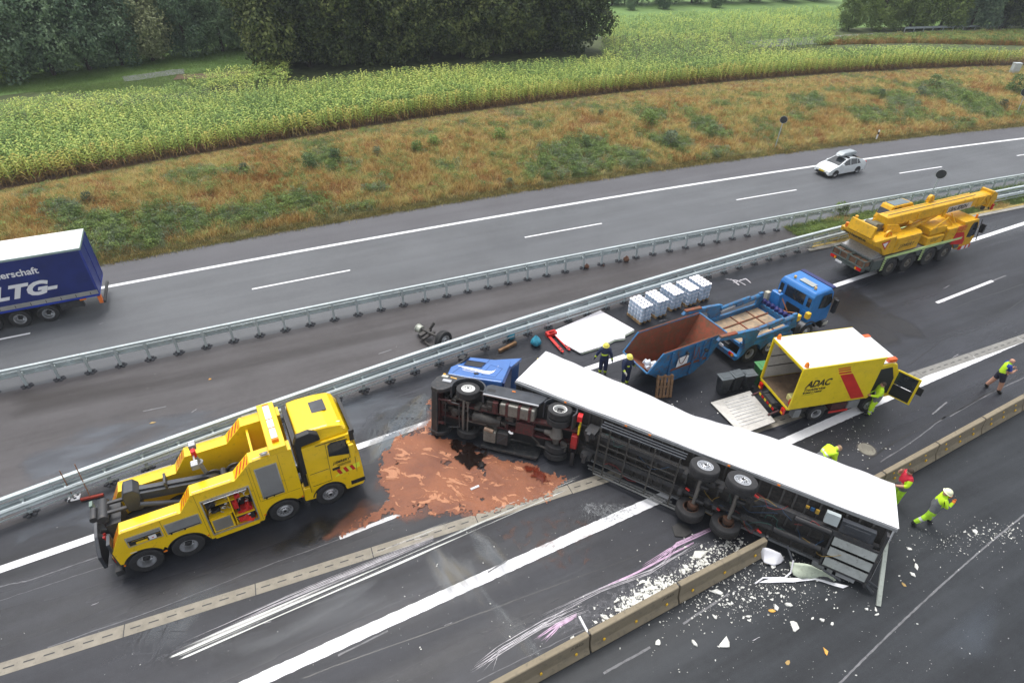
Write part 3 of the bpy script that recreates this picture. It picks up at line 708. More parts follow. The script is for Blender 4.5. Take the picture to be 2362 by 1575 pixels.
# light bar bridge
lb = MB(); lb.box(4.78, 5.38, -1.28, 1.30, 3.52, 3.80); lb.build('light_bridge', YEL, tow, bevel=.03)
lb = MB(); lb.box(4.98, 5.20, -.90, .98, 3.80, 3.93); lb.build('light_bar', mat('clear_lens', (.85, .85, .85), .2), tow, bevel=.02)
for y0, y1 in ((-.98, -.88), (.98, 1.06), (.15, .2), (-.35, -.3)):
    lb = MB(); lb.box(4.975, 5.205, y0, y1, 3.80, 3.935); lb.build('amber_beacon', ORANGE, tow)
tk = MB(); tk.box(4.95, 5.3, .1, .9, 2.3, 3.3); tk.build('white_tank', WHITE, tow, bevel=.05)
bk = MB(); bk.box(4.3, 5.5, -.74, .74, 1.05, 1.9); bk.box(4.2, 4.28, -.74, .74, 1.9, 3.3); bk.build('bulkhead', YEL, tow)
bk = MB(); bk.tube([(4.72, -1.1, 3.2), (4.62, -1.12, 3.6)], .02); bk.lathe([(0, -.04), (.14, -.02), (.15, .02)], 14, T(4.6, -1.15, 3.62) @ RX(R(60))); bk.build('search_light', CHROME, tow)
# winches, boom, mast, under-lift
for cx_ in (2.75, 3.5):
    w_ = MB(); w_.lathe([(0, -.34), (.34, -.34), (.34, -.28), (.20, -.27), (.20, .27), (.34, .28), (.34, .34), (0, .34)], 20, T(cx_, -.25, 2.15)); w_.build('winch_drum', DARK, tow, smooth=True)
    w_ = MB()
    for k in range(9): w_.lathe([(.20, -.26 + k * .058), (.245, -.235 + k * .058), (.20, -.21 + k * .058)], 20, T(cx_, -.25, 2.15))
    w_.build('wire_rope', mat('wire_rope', (.16, .15, .13), .5, metal=.5), tow, smooth=True)['kind'] = 'stuff'
b = MB(); b.box(2.3, 4.0, -.7, .7, 1.05, 1.75); b.tube([(3.1, -.6, 2.3), (3.1, .1, 2.3)], .12, 10); b.build('winch_housing', DARK, tow)
def beam(b, p, q, w, h, off=0.0):
    p, q = Vector(p), Vector(q); d = q - p; M_ = Matrix.Translation(p) @ d.to_track_quat('X', 'Z').to_matrix().to_4x4(); b.box(0, d.length, -w / 2 + off, w / 2 + off, -h / 2, h / 2, M_); return b
b = MB(); beam(b, (.2, 0, 2.62), (2.6, 0, 2.12), .40, .34); b.build('main_boom', GREYD, tow, bevel=.02)
b = MB(); beam(b, (.2, 0, 2.82), (2.75, 0, 2.30), .16, .10); beam(b, (1.3, 0, 2.55), (1.3, 0, 2.9), .5, .07); b.build('boom_rail', GREYD, tow)
b = MB(); b.prism([(-.02, 2.15), (.42, 2.05), (.50, 2.85), (.36, 3.06), (.08, 3.06), (-.02, 2.85)], -.30, .30, 'y'); b.build('boom_head', GREYD, tow, bevel=.03)
b = MB(); b.tube([(.4, -.42, 2.45), (2.0, -.42, 1.75)], .09, 12); b.tube([(.4, .42, 2.45), (2.0, .42, 1.75)], .09, 12); b.build('boom_cylinder', GREYD, tow, smooth=True)
b = MB(); b.tube([(2.62, .15, 1.9), (2.42, .15, 3.35)], .07, 12); b.lathe([(0, 0), (.15, 0), (.15, .05), (0, .05)], 14, T(2.46, .15, 2.95) @ RX(R(90))); b.build('light_mast', GREY, tow)
b = MB(); b.tube([(2.40, -.45, 3.42), (2.40, .75, 3.42)], .03); b.build('mast_crossbar', CHROME, tow)
for y in (-.42, .62):
    b = MB(); b.box(2.28, 2.52, y - .14, y + .14, 3.30, 3.52); b.build('work_light', GREY, tow, bevel=.02)
    b = MB()
    for k in range(3): b.box(2.30, 2.50, y - .12 + k * .09, y - .06 + k * .09, 3.52, 3.53)
    b.build('work_light_lens', CHROME, tow)['kind'] = 'stuff'
b = MB(); b.box(2.34, 2.5, .06, .26, 3.30, 3.60); b.build('red_beacon', LENSR, tow, bevel=.03)
b = MB(); b.box(-.95, -.35, -.95, .95, .62, .95); beam(b, (.1, -.2, 2.3), (-.9, -.2, 2.35), .12, .1); beam(b, (.1, .25, 2.3), (-.9, .25, 2.35), .12, .1); b.box(-.75, -.3, -.5, .5, 1.0, 2.05); b.build('underlift_frame', DARK, tow, bevel=.015)
b = MB(); b.tube([(-.75, -.45, 2.3), (-.75, .45, 2.3)], .17, 14); b.tube([(-1.05, -.25, 2.25), (-1.05, .25, 2.25)], .12, 12); b.build('rope_sheave', DARK, tow, smooth=True)
b = MB(); b.box(-.9, -.6, -.12, .12, 1.0, 2.2); b.tube([(-1.1, -.15, 1.55), (-.8, -.1, 1.3)], .07); b.build('underlift_mast', DARK, tow)
b = MB(); b.prism([(-.98, .60), (1.02, .30), (1.02, .95), (.9, 1.75), (-.35, 1.55), (-.98, 1.20)], -1.28, -1.16, 'x'); b.build('underlift_crossbar', GREYD, tow, bevel=.02)
b = MB(); b.box(-1.32, -1.22, .80, 1.05, .55, 1.95); b.build('underlift_fork', mat('weathered_green', (.16, .22, .19), .6), tow)
b = MB(); b.tube([(-1.0, -.4, 1.5), (-.95, -.35, 1.2), (-.98, -.30, 1.0)], .05); b.tube([(-1.0, -.25, 1.5), (-.96, -.28, 1.25)], .05); b.build('red_chain_hook', RED, tow)
b = MB(); b.box(-.80, -.70, -1.22, -.76, .75, 1.9); b.build('tail_panel', GREYD, tow)
b = MB(); b.box(-.83, -.80, -1.18, -.82, .9, 1.1); b.build('tail_lamp', LENSR, tow)
b = MB(); b.box(-.83, -.80, -1.18, -.82, 1.12, 1.25); b.build('tail_lamp', LENSA, tow)
b = MB(); b.tube([(-.75, -1.3, .5), (-.75, -.5, .5)], .05); b.box(-.95, -.72, -1.3, -.95, .35, .6); b.build('outrigger_foot', DARK, tow)
for y, s_ in ((-1.1, -1), (1.1, 1)):
    wheel(tow, 0, y, .54, .54, .34, 'rear', side=s_); wheel(tow, 1.35, y, .54, .54, .34, 'rear', side=s_)
    wheel(tow, 4.71, y, .54, .54, .32, 'front', side=s_); wheel(tow, 6.44, y, .54, .54, .32, 'front', side=s_)
def traffic_cone(loc, label, s=1.0):
    b = MB(); b.m = 0
    H = .75 * s; segs = [(0, .22, 0), (.22, .40, 1), (.40, .58, 0), (.58, .76, 1), (.76, 1, 0)]
    def rr(t): return s * (.15 - .11 * t)
    for a, c, mi in segs: b.mat(mi).lathe([(rr(a), a * H), (rr(c), c * H)], 18, RX(R(90)))
    b.mat(0).box(-.19 * s, .19 * s, -.19 * s, .19 * s, -.03, 0.01)
    o = b.build('traffic_cone', [mat('cone_red', (.75, .04, .02), .5), WHITE], None, smooth=True); o.location = loc
    return tag(o, label, 'traffic cone')
p = tow.matrix_basis if False else None
pos = Vector((-13.211, 13.501, 0)) + RZ(R(28.8)).to_3x3() @ Vector((3.52, -1.06, .70))
traffic_cone(pos, 'red and white traffic cone standing in the open locker of the tow truck', .95)
# ================================================================ overturned semi-trailer (lying on its right side: a = front to rear, b = away, h = up)
trl = empty('semi_trailer', (0.21, 20.29, 0), R(-29.4), 'overturned white semi-trailer lying on its side across the concrete barrier, wheels towards the camera', 'trailer')
def wp(a, b, h):
    t = R(5 + 10 * a / 14.9); return (a, b * math.cos(t) + (h - 2.5) * math.sin(t), max(.02, 2.5 + (h - 2.5) * math.cos(t) - b * math.sin(t)))
RE = [(0, 2.83), (.24, 2.83), (2.53, 2.72), (4.65, 2.62), (5.84, 2.47), (7.34, 2.33), (8.59, 2.60), (9.43, 2.85), (10.6, 3.02), (12.2, 3.10), (13.7, 3.16), (15.0, 3.16)]
def roofw(a): return float(np.interp(a, [p[0] for p in RE], [p[1] for p in RE]))
def flo(a): return .02 * math.sin(a * 1.3) + (-.05 if a > 6 else 0)
rows = []
for i in range(61):
    a = 14.93 * i / 60; r = []; w = roofw(a) + .015 * math.sin(a * 5.1)
    for j in range(15):
        t = j / 14; sag = -.10 * math.sin(math.pi * t) * math.exp(-((a - 6.5) / 2.6) ** 2) + .02 * mnoise.noise(Vector((a * .8, t * 3, 0)))
        r.append((a, flo(a) + (w - flo(a)) * t, 2.53 + sag))
    rows.append(r)
b = MB(); b.sheet(rows); b.v = [(min(x, 14.93), y, z) for x, y, z in b.v]; top = b.build('curtain_side', TARP, trl, smooth=True, fn=wp)
b = MB()
for a0, a1 in zip([14.93 * i / 30 for i in range(30)], [14.93 * (i + 1) / 30 for i in range(30)]):
    b.add([(a0, roofw(a0) - .01, 2.50), (a1, roofw(a1) - .01, 2.50), (a1, roofw(a1) - .01, .05), (a0, roofw(a0) - .01, .05)], [(0, 1, 2, 3)])
b.build('roof', TARP, trl, fn=wp)
b = MB(); b.box(.02, .08, .0, 2.78, .05, 2.50); b.build('front_bulkhead', GREYD, trl, fn=wp)
b = MB(); b.box(14.80, 14.86, .0, 3.1, .05, 2.50); b.build('rear_doors', WHITE, trl, fn=wp)
for i in range(6):
    b = MB(); b.box(14.86, 14.90, .3 + i * .47, .38 + i * .47, 2.2, 2.48); b.build('rear_hinge', GREYD, trl, fn=wp)
b = MB(); b.box(.05, 14.85, .0, .05, .03, 2.49); b.build('floor', GUNK, trl, fn=wp)
b = MB(); b.box(.0, 14.9, -.10, -.001, 2.40, 2.51); b.build('side_rail', GREY, trl, fn=wp)
b = MB(); b.box(4.0, 14.9, -.10, -.001, .02, .12); b.build('side_rail', GREY, trl, fn=wp)
cm = MB(); cm.box(-.03, .03, -.09, -.001, .13, 2.39)
a = .3
while a < 14.8:
    c_ = MB(); c_.box(a - .03, a + .03, -.10, -.002, .13, 2.39); c_.build('crossmember', mat('crossmember_steel', (.050, .050, .050), .5, var=.3, dirt=.4, dirtcol=(.07, .055, .04)), trl, fn=wp); a += .42 if a > 4 else .55
for h0 in (.78, 1.62):
    b = MB()
    b.prism([(.4, -.101), (3.6, -.101), (3.6, -.18), (.4, -.18)], h0, h0 + .12, 'z'); b.prism([(3.6, -.101), (14.6, -.101), (14.6, -.30), (11, -.42), (4.4, -.42), (3.6, -.20)], h0, h0 + .10, 'z')
    b.box(3.6, 14.4, -.45, -.421, h0 - .05, h0 + .16); b.build('main_beam', DARK, trl, fn=wp)
b = MB()
for t in (.02, .98):
    for i in range(30):
        a0 = .1 + i * .492; w0, w1 = roofw(a0), roofw(a0 + .48); b.add([(a0, flo(a0) + (w0 - flo(a0)) * t - .012, 2.539), (a0 + .48, flo(a0 + .48) + (w1 - flo(a0 + .48)) * t - .012, 2.539), (a0 + .48, flo(a0 + .48) + (w1 - flo(a0 + .48)) * t + .012, 2.539), (a0, flo(a0) + (w0 - flo(a0)) * t + .012, 2.539)], [(0, 1, 2, 3)])
b.build('curtain_hem', mat('hem_grey', (.45, .45, .47), .6), trl, fn=wp)['kind'] = 'stuff'
rs = random.Random(77); b = MB()
for k in range(26):
    a0 = rs.uniform(.3, 14.4); b0 = rs.uniform(.1, .5) if k % 3 else rs.uniform(.3, 2.4); l = rs.uniform(.03, .22); b.box(a0, a0 + l, b0, b0 + rs.uniform(.006, .02), 2.534, 2.538)
b.build('scuff_marks', GREY, trl, fn=wp)['kind'] = 'stuff'
b = MB(); b.box(.8, 1.5, 1.1, 1.13, 2.534, 2.537); b.build('faint_print', mat('faint_print', (.55, .55, .58), .6), trl, fn=wp)
# side guard / pallet rack frames
sg = MB()
for h0, bb in ((2.36, -.30), (2.36, -.48), (2.36, -.66)): sg.box(4.3, 7.75, bb - .04, bb + .02, h0, h0 + .05)
sg.build('side_guard', GREYD, trl, fn=wp)
for k, (bb, a0, a1) in enumerate(((-.45, 4.0, 7.7), (-.62, 4.1, 7.9), (-.80, 4.4, 8.0))):
    sg = MB(); sg.box(a0, a1, bb - .035, bb + .035, .06 + .01 * k, .10 + .01 * k); sg.build('side_guard_rail', mat('guard_rail_alu', (.26, .27, .27), .4, metal=.5, dirt=.3, dirtcol=(.08, .08, .08)), trl, fn=wp)
for aa in (4.35, 4.75, 5.55, 6.6, 7.6):
    sg = MB(); sg.box(aa - .03, aa + .03, -.74, -.69, .08, 2.38); sg.build('rack_post', mat('rack_steel', (.065, .062, .058), .45, metal=.3, dirt=.3), trl, fn=wp)
for hh in (.5, 1.15, 1.45, 1.95):
    sg = MB(); sg.box(4.35, 7.6, -.60, -.56, hh - .02, hh + .02); sg.build('rack_rail', mat('rack_steel', (.11, .10, .09)), trl, fn=wp)
b = MB(); b.box(3.7, 4.15, -.75, -.12, 1.70, 1.95); b.box(3.7, 4.15, -.75, -.12, .55, .8); b.box(3.85, 4.0, -.95, -.7, 1.65, 2.0); b.box(3.85, 4.0, -.95, -.7, .5, .85); b.build('landing_leg', DARK, trl, fn=wp)
b = MB(); b.box(.9, 1.5, -.30, -.19, .9, 1.6); b.tube([(1.3, -.18, 1.25), (1.3, -.4, 1.25)], .05, 10); b.build('king_pin_plate', GUNK, trl, fn=wp)
# axles and wheels
TW = []
for ai, aa in enumerate((8.50, 9.86)):
    b = MB(); b.tube([(aa, -.72, .35), (aa, -.72, 2.15)], .075, 14); b.build('axle', mat('axle_steel', (.17, .165, .155), .4, metal=.4, dirt=.3, dirtcol=(.07, .06, .05)), trl, fn=wp, smooth=True)
    b = MB(); b.lathe([(0, -.1), (.17, -.1), (.20, 0), (.20, .12), (.1, .14), (0, .14)], 18, T(aa, -.72, .55) @ RX(R(90)))
    b.build('brake_drum', mat('rusty_drum', (.09, .038, .02), .75, var=.5, dirt=.6, dirtcol=(.03, .025, .02)), trl, fn=wp, smooth=True)
    for hh in (.82, 1.66):
        b = MB(); b.prism([(aa - .62, -.42), (aa - .42, -.42), (aa + .1, -.66), (aa + .55, -.62), (aa + .55, -.50), (aa + .1, -.56), (aa - .50, -.52)], hh, hh + .1, 'z')
        b.lathe([(.0, .0), (.13, .0), (.15, -.08), (.12, -.16), (0, -.16)], 16, T(aa + .45, -.45, hh + .05)); b.build('air_suspension', DARK, trl, fn=wp)
        b = MB(); b.box(aa - .68, aa - .52, -.72, -.30, hh - .03, hh + .13); b.build('hanger_bracket', DARK, trl, fn=wp)
    b = MB(); b.tube([(aa + .05, -.78, .9), (aa + .35, -.78, .9)], .09, 12); b.tube([(aa + .05, -.78, 1.6), (aa + .35, -.78, 1.6)], .09, 12); b.build('brake_chamber', BLACK, trl, fn=wp)
    q = wp(aa, -.72, 2.33); tl = R(5 + 10 * aa / 14.9)
    wheel(trl, 0, 0, 0, .55, .39, 'front', M=T(*q) @ RX(-tl) @ RX(R(-90)) , name='wheel')
    q = wp(aa - .05, -.72, .28)
    wheel(trl, 0, 0, 0, .55, .39, 'rear', rimmat=mat('rusty_drum', (.14, .055, .025)), M=T(q[0], q[1], q[2] + .06) @ RX(-tl + R(8)) @ RX(R(-90)), name='wheel')
for (aa, hh) in ((8.05, 1.05), (10.4, 1.95), (9.3, .75), (10.9, .55)):
    b = MB(); b.tube([(aa, -.5, hh), (aa + .16, -.52, hh - .05)], .045, 8); b.build('red_valve', RED, trl, fn=wp)
for a0, a1, hh, rr, mm in ((11.9, 13.1, 1.62, .13, BLACK), (11.4, 13.0, .82, .14, BLACK)):
    b = MB(); b.tube([(a0 - .05, -.42, hh), (a0, -.42, hh), (a1, -.42, hh), (a1 + .05, -.42, hh)], [rr * .5, rr, rr, rr * .5], 16); b.build('air_tank', mm, trl, fn=wp, smooth=True)
for k in range(3):
    b = MB(); b.box(13.25, 14.62, -.46, -.40, .28 + k * .46, .62 + k * .46); b.build('box_panel', mat('pale_panel', (.46, .49, .48), .4, metal=.3, dirt=.25, dirtcol=(.2, .2, .19)), trl, fn=wp)
b = MB(); b.box(13.2, 14.68, -.46, -.36, .20, .27); b.box(13.2, 14.68, -.46, -.36, 1.56, 1.62); b.box(13.14, 13.2, -.46, -.36, .2, 1.62); b.box(14.62, 14.7, -.5, -.2, .1, 2.35); b.build('box_frame', DARK, trl, fn=wp)
b = MB(); b.box(12.75, 13.2, -.40, -.2, 1.9, 2.32); b.build('toolbox', GALV, trl, fn=wp)
b = MB(); b.box(13.28, 14.35, -.42, -.2, 1.78, 2.25); b.box(13.4, 14.2, -.45, -.42, 1.88, 2.15); b.build('storage_box', GREYD, trl, fn=wp, bevel=.03)
for (a0, h0, w, h) in ((12.95, -.08, .4, .18), (13.45, -.08, .18, .18), (13.75, -.10, .6, .2)):
    b = MB(); b.box(a0, a0 + w, -.45, -.25, .05, .05 + h); b.build('lower_box', GREY, trl, fn=wp)
rg = random.Random(11)
cabm = [mat('cable_blue', (.02, .07, .16), .4), mat('cable_yellow', (.35, .22, .03), .4), mat('cable_red', (.30, .02, .02), .4), mat('cable_green', (.02, .12, .10), .4), mat('cable_dark', (.02, .02, .02), .5)]
for k in range(26):
    a0 = rg.uniform(7.8, 12.6) if k < 22 else rg.uniform(4.5, 7.5); h0 = rg.uniform(.4, 2.1); L_ = rg.uniform(.4, 1.5); pts = []
    an_ = rg.uniform(0, 6.28)
    for i in range(7): pts.append((a0 + L_ * i / 6 + .08 * math.sin(i * 1.7 + k), -.46 - .06 * rg.random(), h0 + .22 * math.sin(i * .9 + an_)))
    b = MB(); b.tube(pts, .008, 5); b.build('cable', cabm[k % 5], trl, fn=wp)
for k in range(3):
    b = MB(); b.box(12.1 + k * .17, 12.22 + k * .17, -.2, -.12, 2.05 - .04 * k, 2.13); b.build('connector', cabm[1] if k != 1 else cabm[0], trl, fn=wp)
for aa in (2.4, 5.1, 6.1, 9.2, 11.0):
    b = MB(); b.box(aa, aa + .1, -.13, -.1, 2.44, 2.49); b.build('side_marker_lamp', ORANGE, trl, fn=wp)
b = MB(); b.tube([(13.9, -.75, .15), (13.3, -.8, .3)], .04); b.tube([(12.0, -.6, .5), (12.35, -.85, .1)], .04); b.build('bent_bracket', GREYD, trl, fn=wp)
# broken rear bumper bar hanging to the ground
def inv_tr(P):
    q = Vector(P) - Vector((0.21, 20.29, 0)); return RZ(R(29.4)).to_3x3() @ q
pt = inv_tr(at(2047, 1226, 2.15)); pb = inv_tr(at(2026, 1396, 0.05))
b = MB(); d = (pb - pt); b.box(0, d.length, -.07, .07, -.035, .035, Matrix.Translation(pt) @ d.to_track_quat('X', 'Z').to_matrix().to_4x4()); b.build('rear_bumper_bar', mat('bumper_bar', (.50, .54, .48), .45, var=.1, dirt=.3, dirtcol=(.25, .27, .22)), trl)
b = MB(); q1 = inv_tr(at(1985, 1330, .5)); q2 = inv_tr(at(2012, 1368, .1)); b.tube([tuple(q1), tuple(q2)], .07, 6); b.tube([tuple(q1 + Vector((.2, 0, 0))), tuple(q2 + Vector((.15, .1, .2)))], .05, 6); b.build('crushed_corner', GREYD, trl)
# torn tarpaulin hanging under the rear
def cloth(name, pts, m, parent, lift=.25, n=12, sub=True, seed=0):
    """wrinkled sheet filled between two chains of photo points with heights"""
    A_, B_ = pts; ra = []
    for i in range(n + 1):
        def lerp(ch):
            t = i / n * (len(ch) - 1); k = min(int(t), len(ch) - 2); f_ = t - k
            p = at(*ch[k]).lerp(at(*ch[k + 1]), f_); return p
        p, q = lerp(A_), lerp(B_); r = []
        for j in range(7):
            w = p.lerp(q, j / 6); w.z = max(.012, w.z + lift * mnoise.noise(w * 2.1 + Vector((seed, 0, 0)))); w = (inv_tr(w) if parent is trl else w); r.append(tuple(w))
        ra.append(r)
    o = MB().sheet(ra).build(name, m, parent, smooth=True)
    md = o.modifiers.new('thick', 'SOLIDIFY'); md.thickness = .012
    return o
TORN = mat('torn_tarp_green', (.50, .56, .44), .6, var=.15, scale=3, dirt=.3, dirtcol=(.25, .28, .2))
cloth('torn_curtain', ([(1752, 1262, .45), (1765, 1262, .5), (1800, 1275, .35), (1810, 1290, .1)], [(1752, 1275, .1), (1762, 1298, .06), (1785, 1306, .05), (1802, 1298, .05)]), TARP, trl, .12)
cloth('torn_curtain', ([(1822, 1292, .45), (1850, 1300, .5), (1890, 1315, .5), (1930, 1335, .3)], [(1828, 1328, .06), (1850, 1336, .05), (1890, 1330, .1), (1925, 1338, .1)]), TORN, trl, .2, seed=4)
cloth('torn_strip', ([(1775, 1333, .03), (1830, 1332, .06), (1880, 1332, .05), (1958, 1350, .05)], [(1750, 1343, .03), (1830, 1342, .05), (1880, 1336, .05), (1945, 1356, .04)]), TARP, trl, .04, seed=9)
b = MB(); ra = [inv_tr(at(*p)) for p in ((1830, 1292, .5), (1824, 1320, .1), (1810, 1332, .04), (1760, 1332, .04), (1742, 1345, .03))]; b.tube([tuple(q) for q in ra], .03, 6); b.build('torn_strip', TARP, trl)

# ================================================================ overturned tractor
trc = empty('semi_tractor', (-1.81, 19.56, 0), R(-16.3), 'overturned blue tractor unit lying on its side, underbody and wheels facing the camera', 'truck')
TT = R(9)
def wt(x, y, h):
    return (x, .2 + (y - .2) * math.cos(TT) + (h - 2.4) * math.sin(TT), max(.02, 2.4 + (h - 2.4) * math.cos(TT) - (y - .2) * math.sin(TT)))
cabp = [(-1.36, .98), (-1.45, 1.60), (-1.22, 2.05), (-1.02, 2.78), (.2, 3.02), (.98, 3.12), (1.12, 1.30), (1.1, 1.22), (-.5, 1.02)]
b = MB(); b.prism(cabp, .04, 2.46, 'z'); b.build('cab', BLUET, trc, bevel=.05, fn=wt)
b = MB(); b.prism([(.15, 2.95), (.25, 3.06), (1.32, 3.66), (1.10, 2.72)], 2.28, 2.44, 'z'); b.prism([(.15, 2.95), (.25, 3.06), (1.32, 3.66), (1.10, 2.72)], .2, .36, 'z'); b.build('roof_spoiler', BLUET, trc, bevel=.04, fn=wt)
b = MB(); b.prism([(.2, 3.03), (1.0, 3.13), (1.25, 3.55), (.5, 3.25)], .4, 2.25, 'z'); b.build('roof_fairing', BLUET, trc, fn=wt)
b = MB(); b.prism([(-.96, 2.42), (-.10, 2.52), (-.16, 2.05), (-.92, 1.95)], 2.462, 2.472, 'z'); b.build('door_window', BLACK, trc, fn=wt)
b = MB()
for p in ([(-.96, 2.42), (-.10, 2.52)], [(-.10, 2.52), (-.16, 2.05)], [(-.16, 2.05), (-.92, 1.95)], [(-.92, 1.95), (-.96, 2.42)]): b.tube([(*p[0], 2.475), (*p[1], 2.475)], .022, 6)
for p in ([(-.98, 1.9), (-1.18, 1.12)], [(0.0, 2.96), (-.12, 1.95), (-.2, 1.1)], [(-.95, 2.75), (-.97, 1.9)], [(.08, 1.45), (.7, 1.50), (.78, 2.35), (.18, 2.45), (.08, 1.45)], [(-.15, 1.2), (1.1, 1.38)]): b.tube([(*q, 2.462) for q in p], .009, 4)
b.build('door_seams', mat('seam_blue_dark', (.01, .025, .08), .5), trc, fn=wt)['kind'] = 'stuff'
b = MB(); b.prism([(-.30, 1.50), (-.05, 1.52), (-.08, 1.40), (-.26, 1.38)], 2.465, 2.485, 'z'); b.build('door_handle', BLACK, trc, fn=wt)
sw = [(-1.18, 1.80, .03), (-.8, 1.78, .12), (-.3, 1.75, .20), (.15, 1.72, .26), (.45, 1.78, .30), (.64, 1.95, .33), (.70, 2.15, .34), (.70, 2.38, .32), (.64, 2.55, .26)]
rows = []
for i, (x, y, w) in enumerate(sw):
    p0 = Vector(sw[max(0, i - 1)][:2]); p1 = Vector(sw[min(len(sw) - 1, i + 1)][:2]); d = (p1 - p0).normalized(); rows.append([(x - d.y * -w / 2 * -1, y + d.x * -w / 2, 2.468), (x - d.y * w / 2, y + d.x * w / 2, 2.468)])
MB().sheet(rows).build('white_swoosh', WHITE, trc, fn=wt)
def ttext(s, x, y, size, shear=0): return text(s, size, WHITE, trc, T(x, y, 2.468), shear=shear, ext=.002, fn=wt)
ttext('SPEDITION', -.92, 1.62, .11, .3); ttext('TRANSPORTE', -.88, 1.50, .11, .3)
b = MB(); b.tube([(-1.30, 1.9, 2.40), (-1.05, 2.2, 2.55), (-.98, 2.75, 2.5)], .05, 6); b.box(-1.35, -1.1, 2.3, 2.7, 2.35, 2.55); b.build('wing_mirror', BLACK, trc, fn=wt)
b = MB(); b.prism([(1.12, 1.25), (1.0, 3.0), (1.06, 3.0), (1.22, 1.25)], .1, 2.40, 'z'); b.build('cab_rear_wall', mat('cab_rear_navy', (.01, .03, .12), .5), trc, fn=wt)
BUM = mat('bumper_plastic', (.028, .03, .034), .5, var=.2, dirt=.4, dirtcol=(.09, .08, .07))
bump_p = [(-1.46, .95), (-1.68, .55), (-1.72, 0.0), (-1.60, -.30), (-1.25, -.42), (-1.0, -.30), (-.86, -.1)] + arc(-.09, .22, .72, 195, 95, 8) + [(-.15, 1.0), (-.6, 1.0)]
for h0, h1 in ((2.28, 2.47), (.03, .22)):
    b = MB(); b.prism(bump_p, h0, h1, 'z'); b.build('front_fender', BUM, trc, bevel=.04, fn=wt)
b = MB(); b.prism([(-1.44, .93), (-1.66, .55), (-1.70, 0.0), (-1.58, -.28), (-1.28, -.38), (-1.26, -.3), (-1.5, -.2), (-1.6, .0), (-1.56, .5), (-1.35, .93)], .2, 2.3, 'z'); b.build('front_bumper', BUM, trc, fn=wt)
b = MB(); b.box(-1.50, -1.22, .62, .80, 2.40, 2.485); b.build('headlight', mat('headlight_glass', (.5, .5, .45), .15), trc, fn=wt)
b = MB(); b.box(-1.34, -.95, .30, .50, 2.44, 2.482); b.build('step_plate', CHROME, trc, fn=wt)
b = MB(); b.tube([(-1.1, .72, 2.47), (-.8, .70, 2.47)], .025); b.box(-1.5, -1.4, .82, .92, 2.4, 2.48); b.build('fog_lamp', LENSA, trc, fn=wt)
b = MB(); b.prism(arc(-.09, .22, .70, -10, 200, 16) + arc(-.09, .22, .77, 200, -10, 16), 1.95, 2.50, 'z'); b.build('wheel_arch', GREYD, trc, fn=wt)
fairp = [(.66, .02), (.58, .70), (.75, .86), (3.0, .92), (3.32, .84), (3.22, .45), (3.05, .05)]
b = MB(); b.prism(fairp, 2.36, 2.47, 'z'); b.build('side_fairing', GREYD, trc, bevel=.03, fn=wt)
b = MB(); b.box(.66, 3.1, -.04, .03, 2.44, 2.49); b.build('fairing_trim', CHROME, trc, fn=wt)
b = MB(); b.box(.72, 1.1, .28, .50, 2.47, 2.476); b.build('fairing_vent', BLACK, trc, fn=wt)
b = MB(); b.box(1.75, 1.9, .62, .68, 2.47, 2.49); b.build('side_marker_lamp', ORANGE, trc, fn=wt)
b = MB(); b.prism(arc(3.97, .22, .68, 60, 175, 12) + arc(3.97, .22, .73, 175, 60, 12), 1.75, 2.5, 'z'); b.prism(arc(3.97, .22, .68, -30, 50, 10) + arc(3.97, .22, .73, 50, -30, 10), 1.75, 2.45, 'z'); b.build('rear_fender', GREYD, trc, fn=wt)
# underbody
b = MB(); b.box(-1.3, 4.9, .02, .28, .86, .96); b.box(-1.3, 4.9, .02, .28, 1.56, 1.66)
for x in (-1.25, .5, 1.7, 2.9, 4.6): b.box(x, x + .12, .05, .25, .96, 1.56)
b.build('frame_rails', REDF, trc, fn=wt)
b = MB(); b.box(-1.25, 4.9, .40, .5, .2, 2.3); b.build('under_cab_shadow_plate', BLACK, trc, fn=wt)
rg = random.Random(5); b = MB()
for k in range(34):
    x = rg.uniform(-1.2, 1.9); h = rg.uniform(.9, 1.9); s_ = rg.uniform(.08, .26); b.box(x, x + s_ * 1.5, -.05 + rg.uniform(-.12, .1), .4, h, h + s_)
b.lathe([(0, 0), (.16, .0), (.2, -.1), (.1, -.16), (0, -.16)], 14, T(-.55, -.02, 1.3))
o = b.build('engine', GUNK, trc, fn=wt, bevel=.015)
b = MB(); b.tube([(.3, -.02, 1.25), (1.1, -.06, 1.25), (1.5, 0, 1.25)], [.26, .20, .12], 14); b.build('gearbox', GUNK, trc, fn=wt, smooth=True)
b = MB(); b.tube([(1.5, 0.05, 1.25), (3.8, .1, 1.25)], .06, 10); b.build('prop_shaft', DARK, trc, fn=wt)
TANK = mat('fuel_tank_alu', (.20, .195, .175), .45, metal=.3, var=.2, dirt=.4, dirtcol=(.09, .08, .065))
b = MB(); b.box(1.45, 3.0, -.18, .35, 1.72, 2.28); b.build('fuel_tank', TANK, trc, fn=wt, bevel=.07)
for x in (1.72, 2.25, 2.72):
    b = MB(); b.box(x, x + .12, -.20, .35, 1.68, 2.31); b.build('tank_strap', REDF, trc, fn=wt)
b = MB(); b.tube([(1.25, -.08, 1.75), (1.25, -.08, 2.25)], .13, 12); b.build('air_tank', REDF, trc, fn=wt, smooth=True)
b = MB(); b.box(.85, 1.12, -.08, .3, 1.8, 2.2); b.build('battery_box', GUNK, trc, fn=wt, bevel=.04)
b = MB(); b.box(.85, 1.42, -.34, .35, .28, .86); b.build('silencer', TANK, trc, fn=wt, bevel=.06)
b = MB(); b.box(1.46, 1.95, -.30, .35, .30, .88); b.tube([(1.5, -.33, .4), (1.7, -.36, .6), (1.9, -.33, .8)], .03); b.build('battery_box', DARK, trc, fn=wt, bevel=.02)
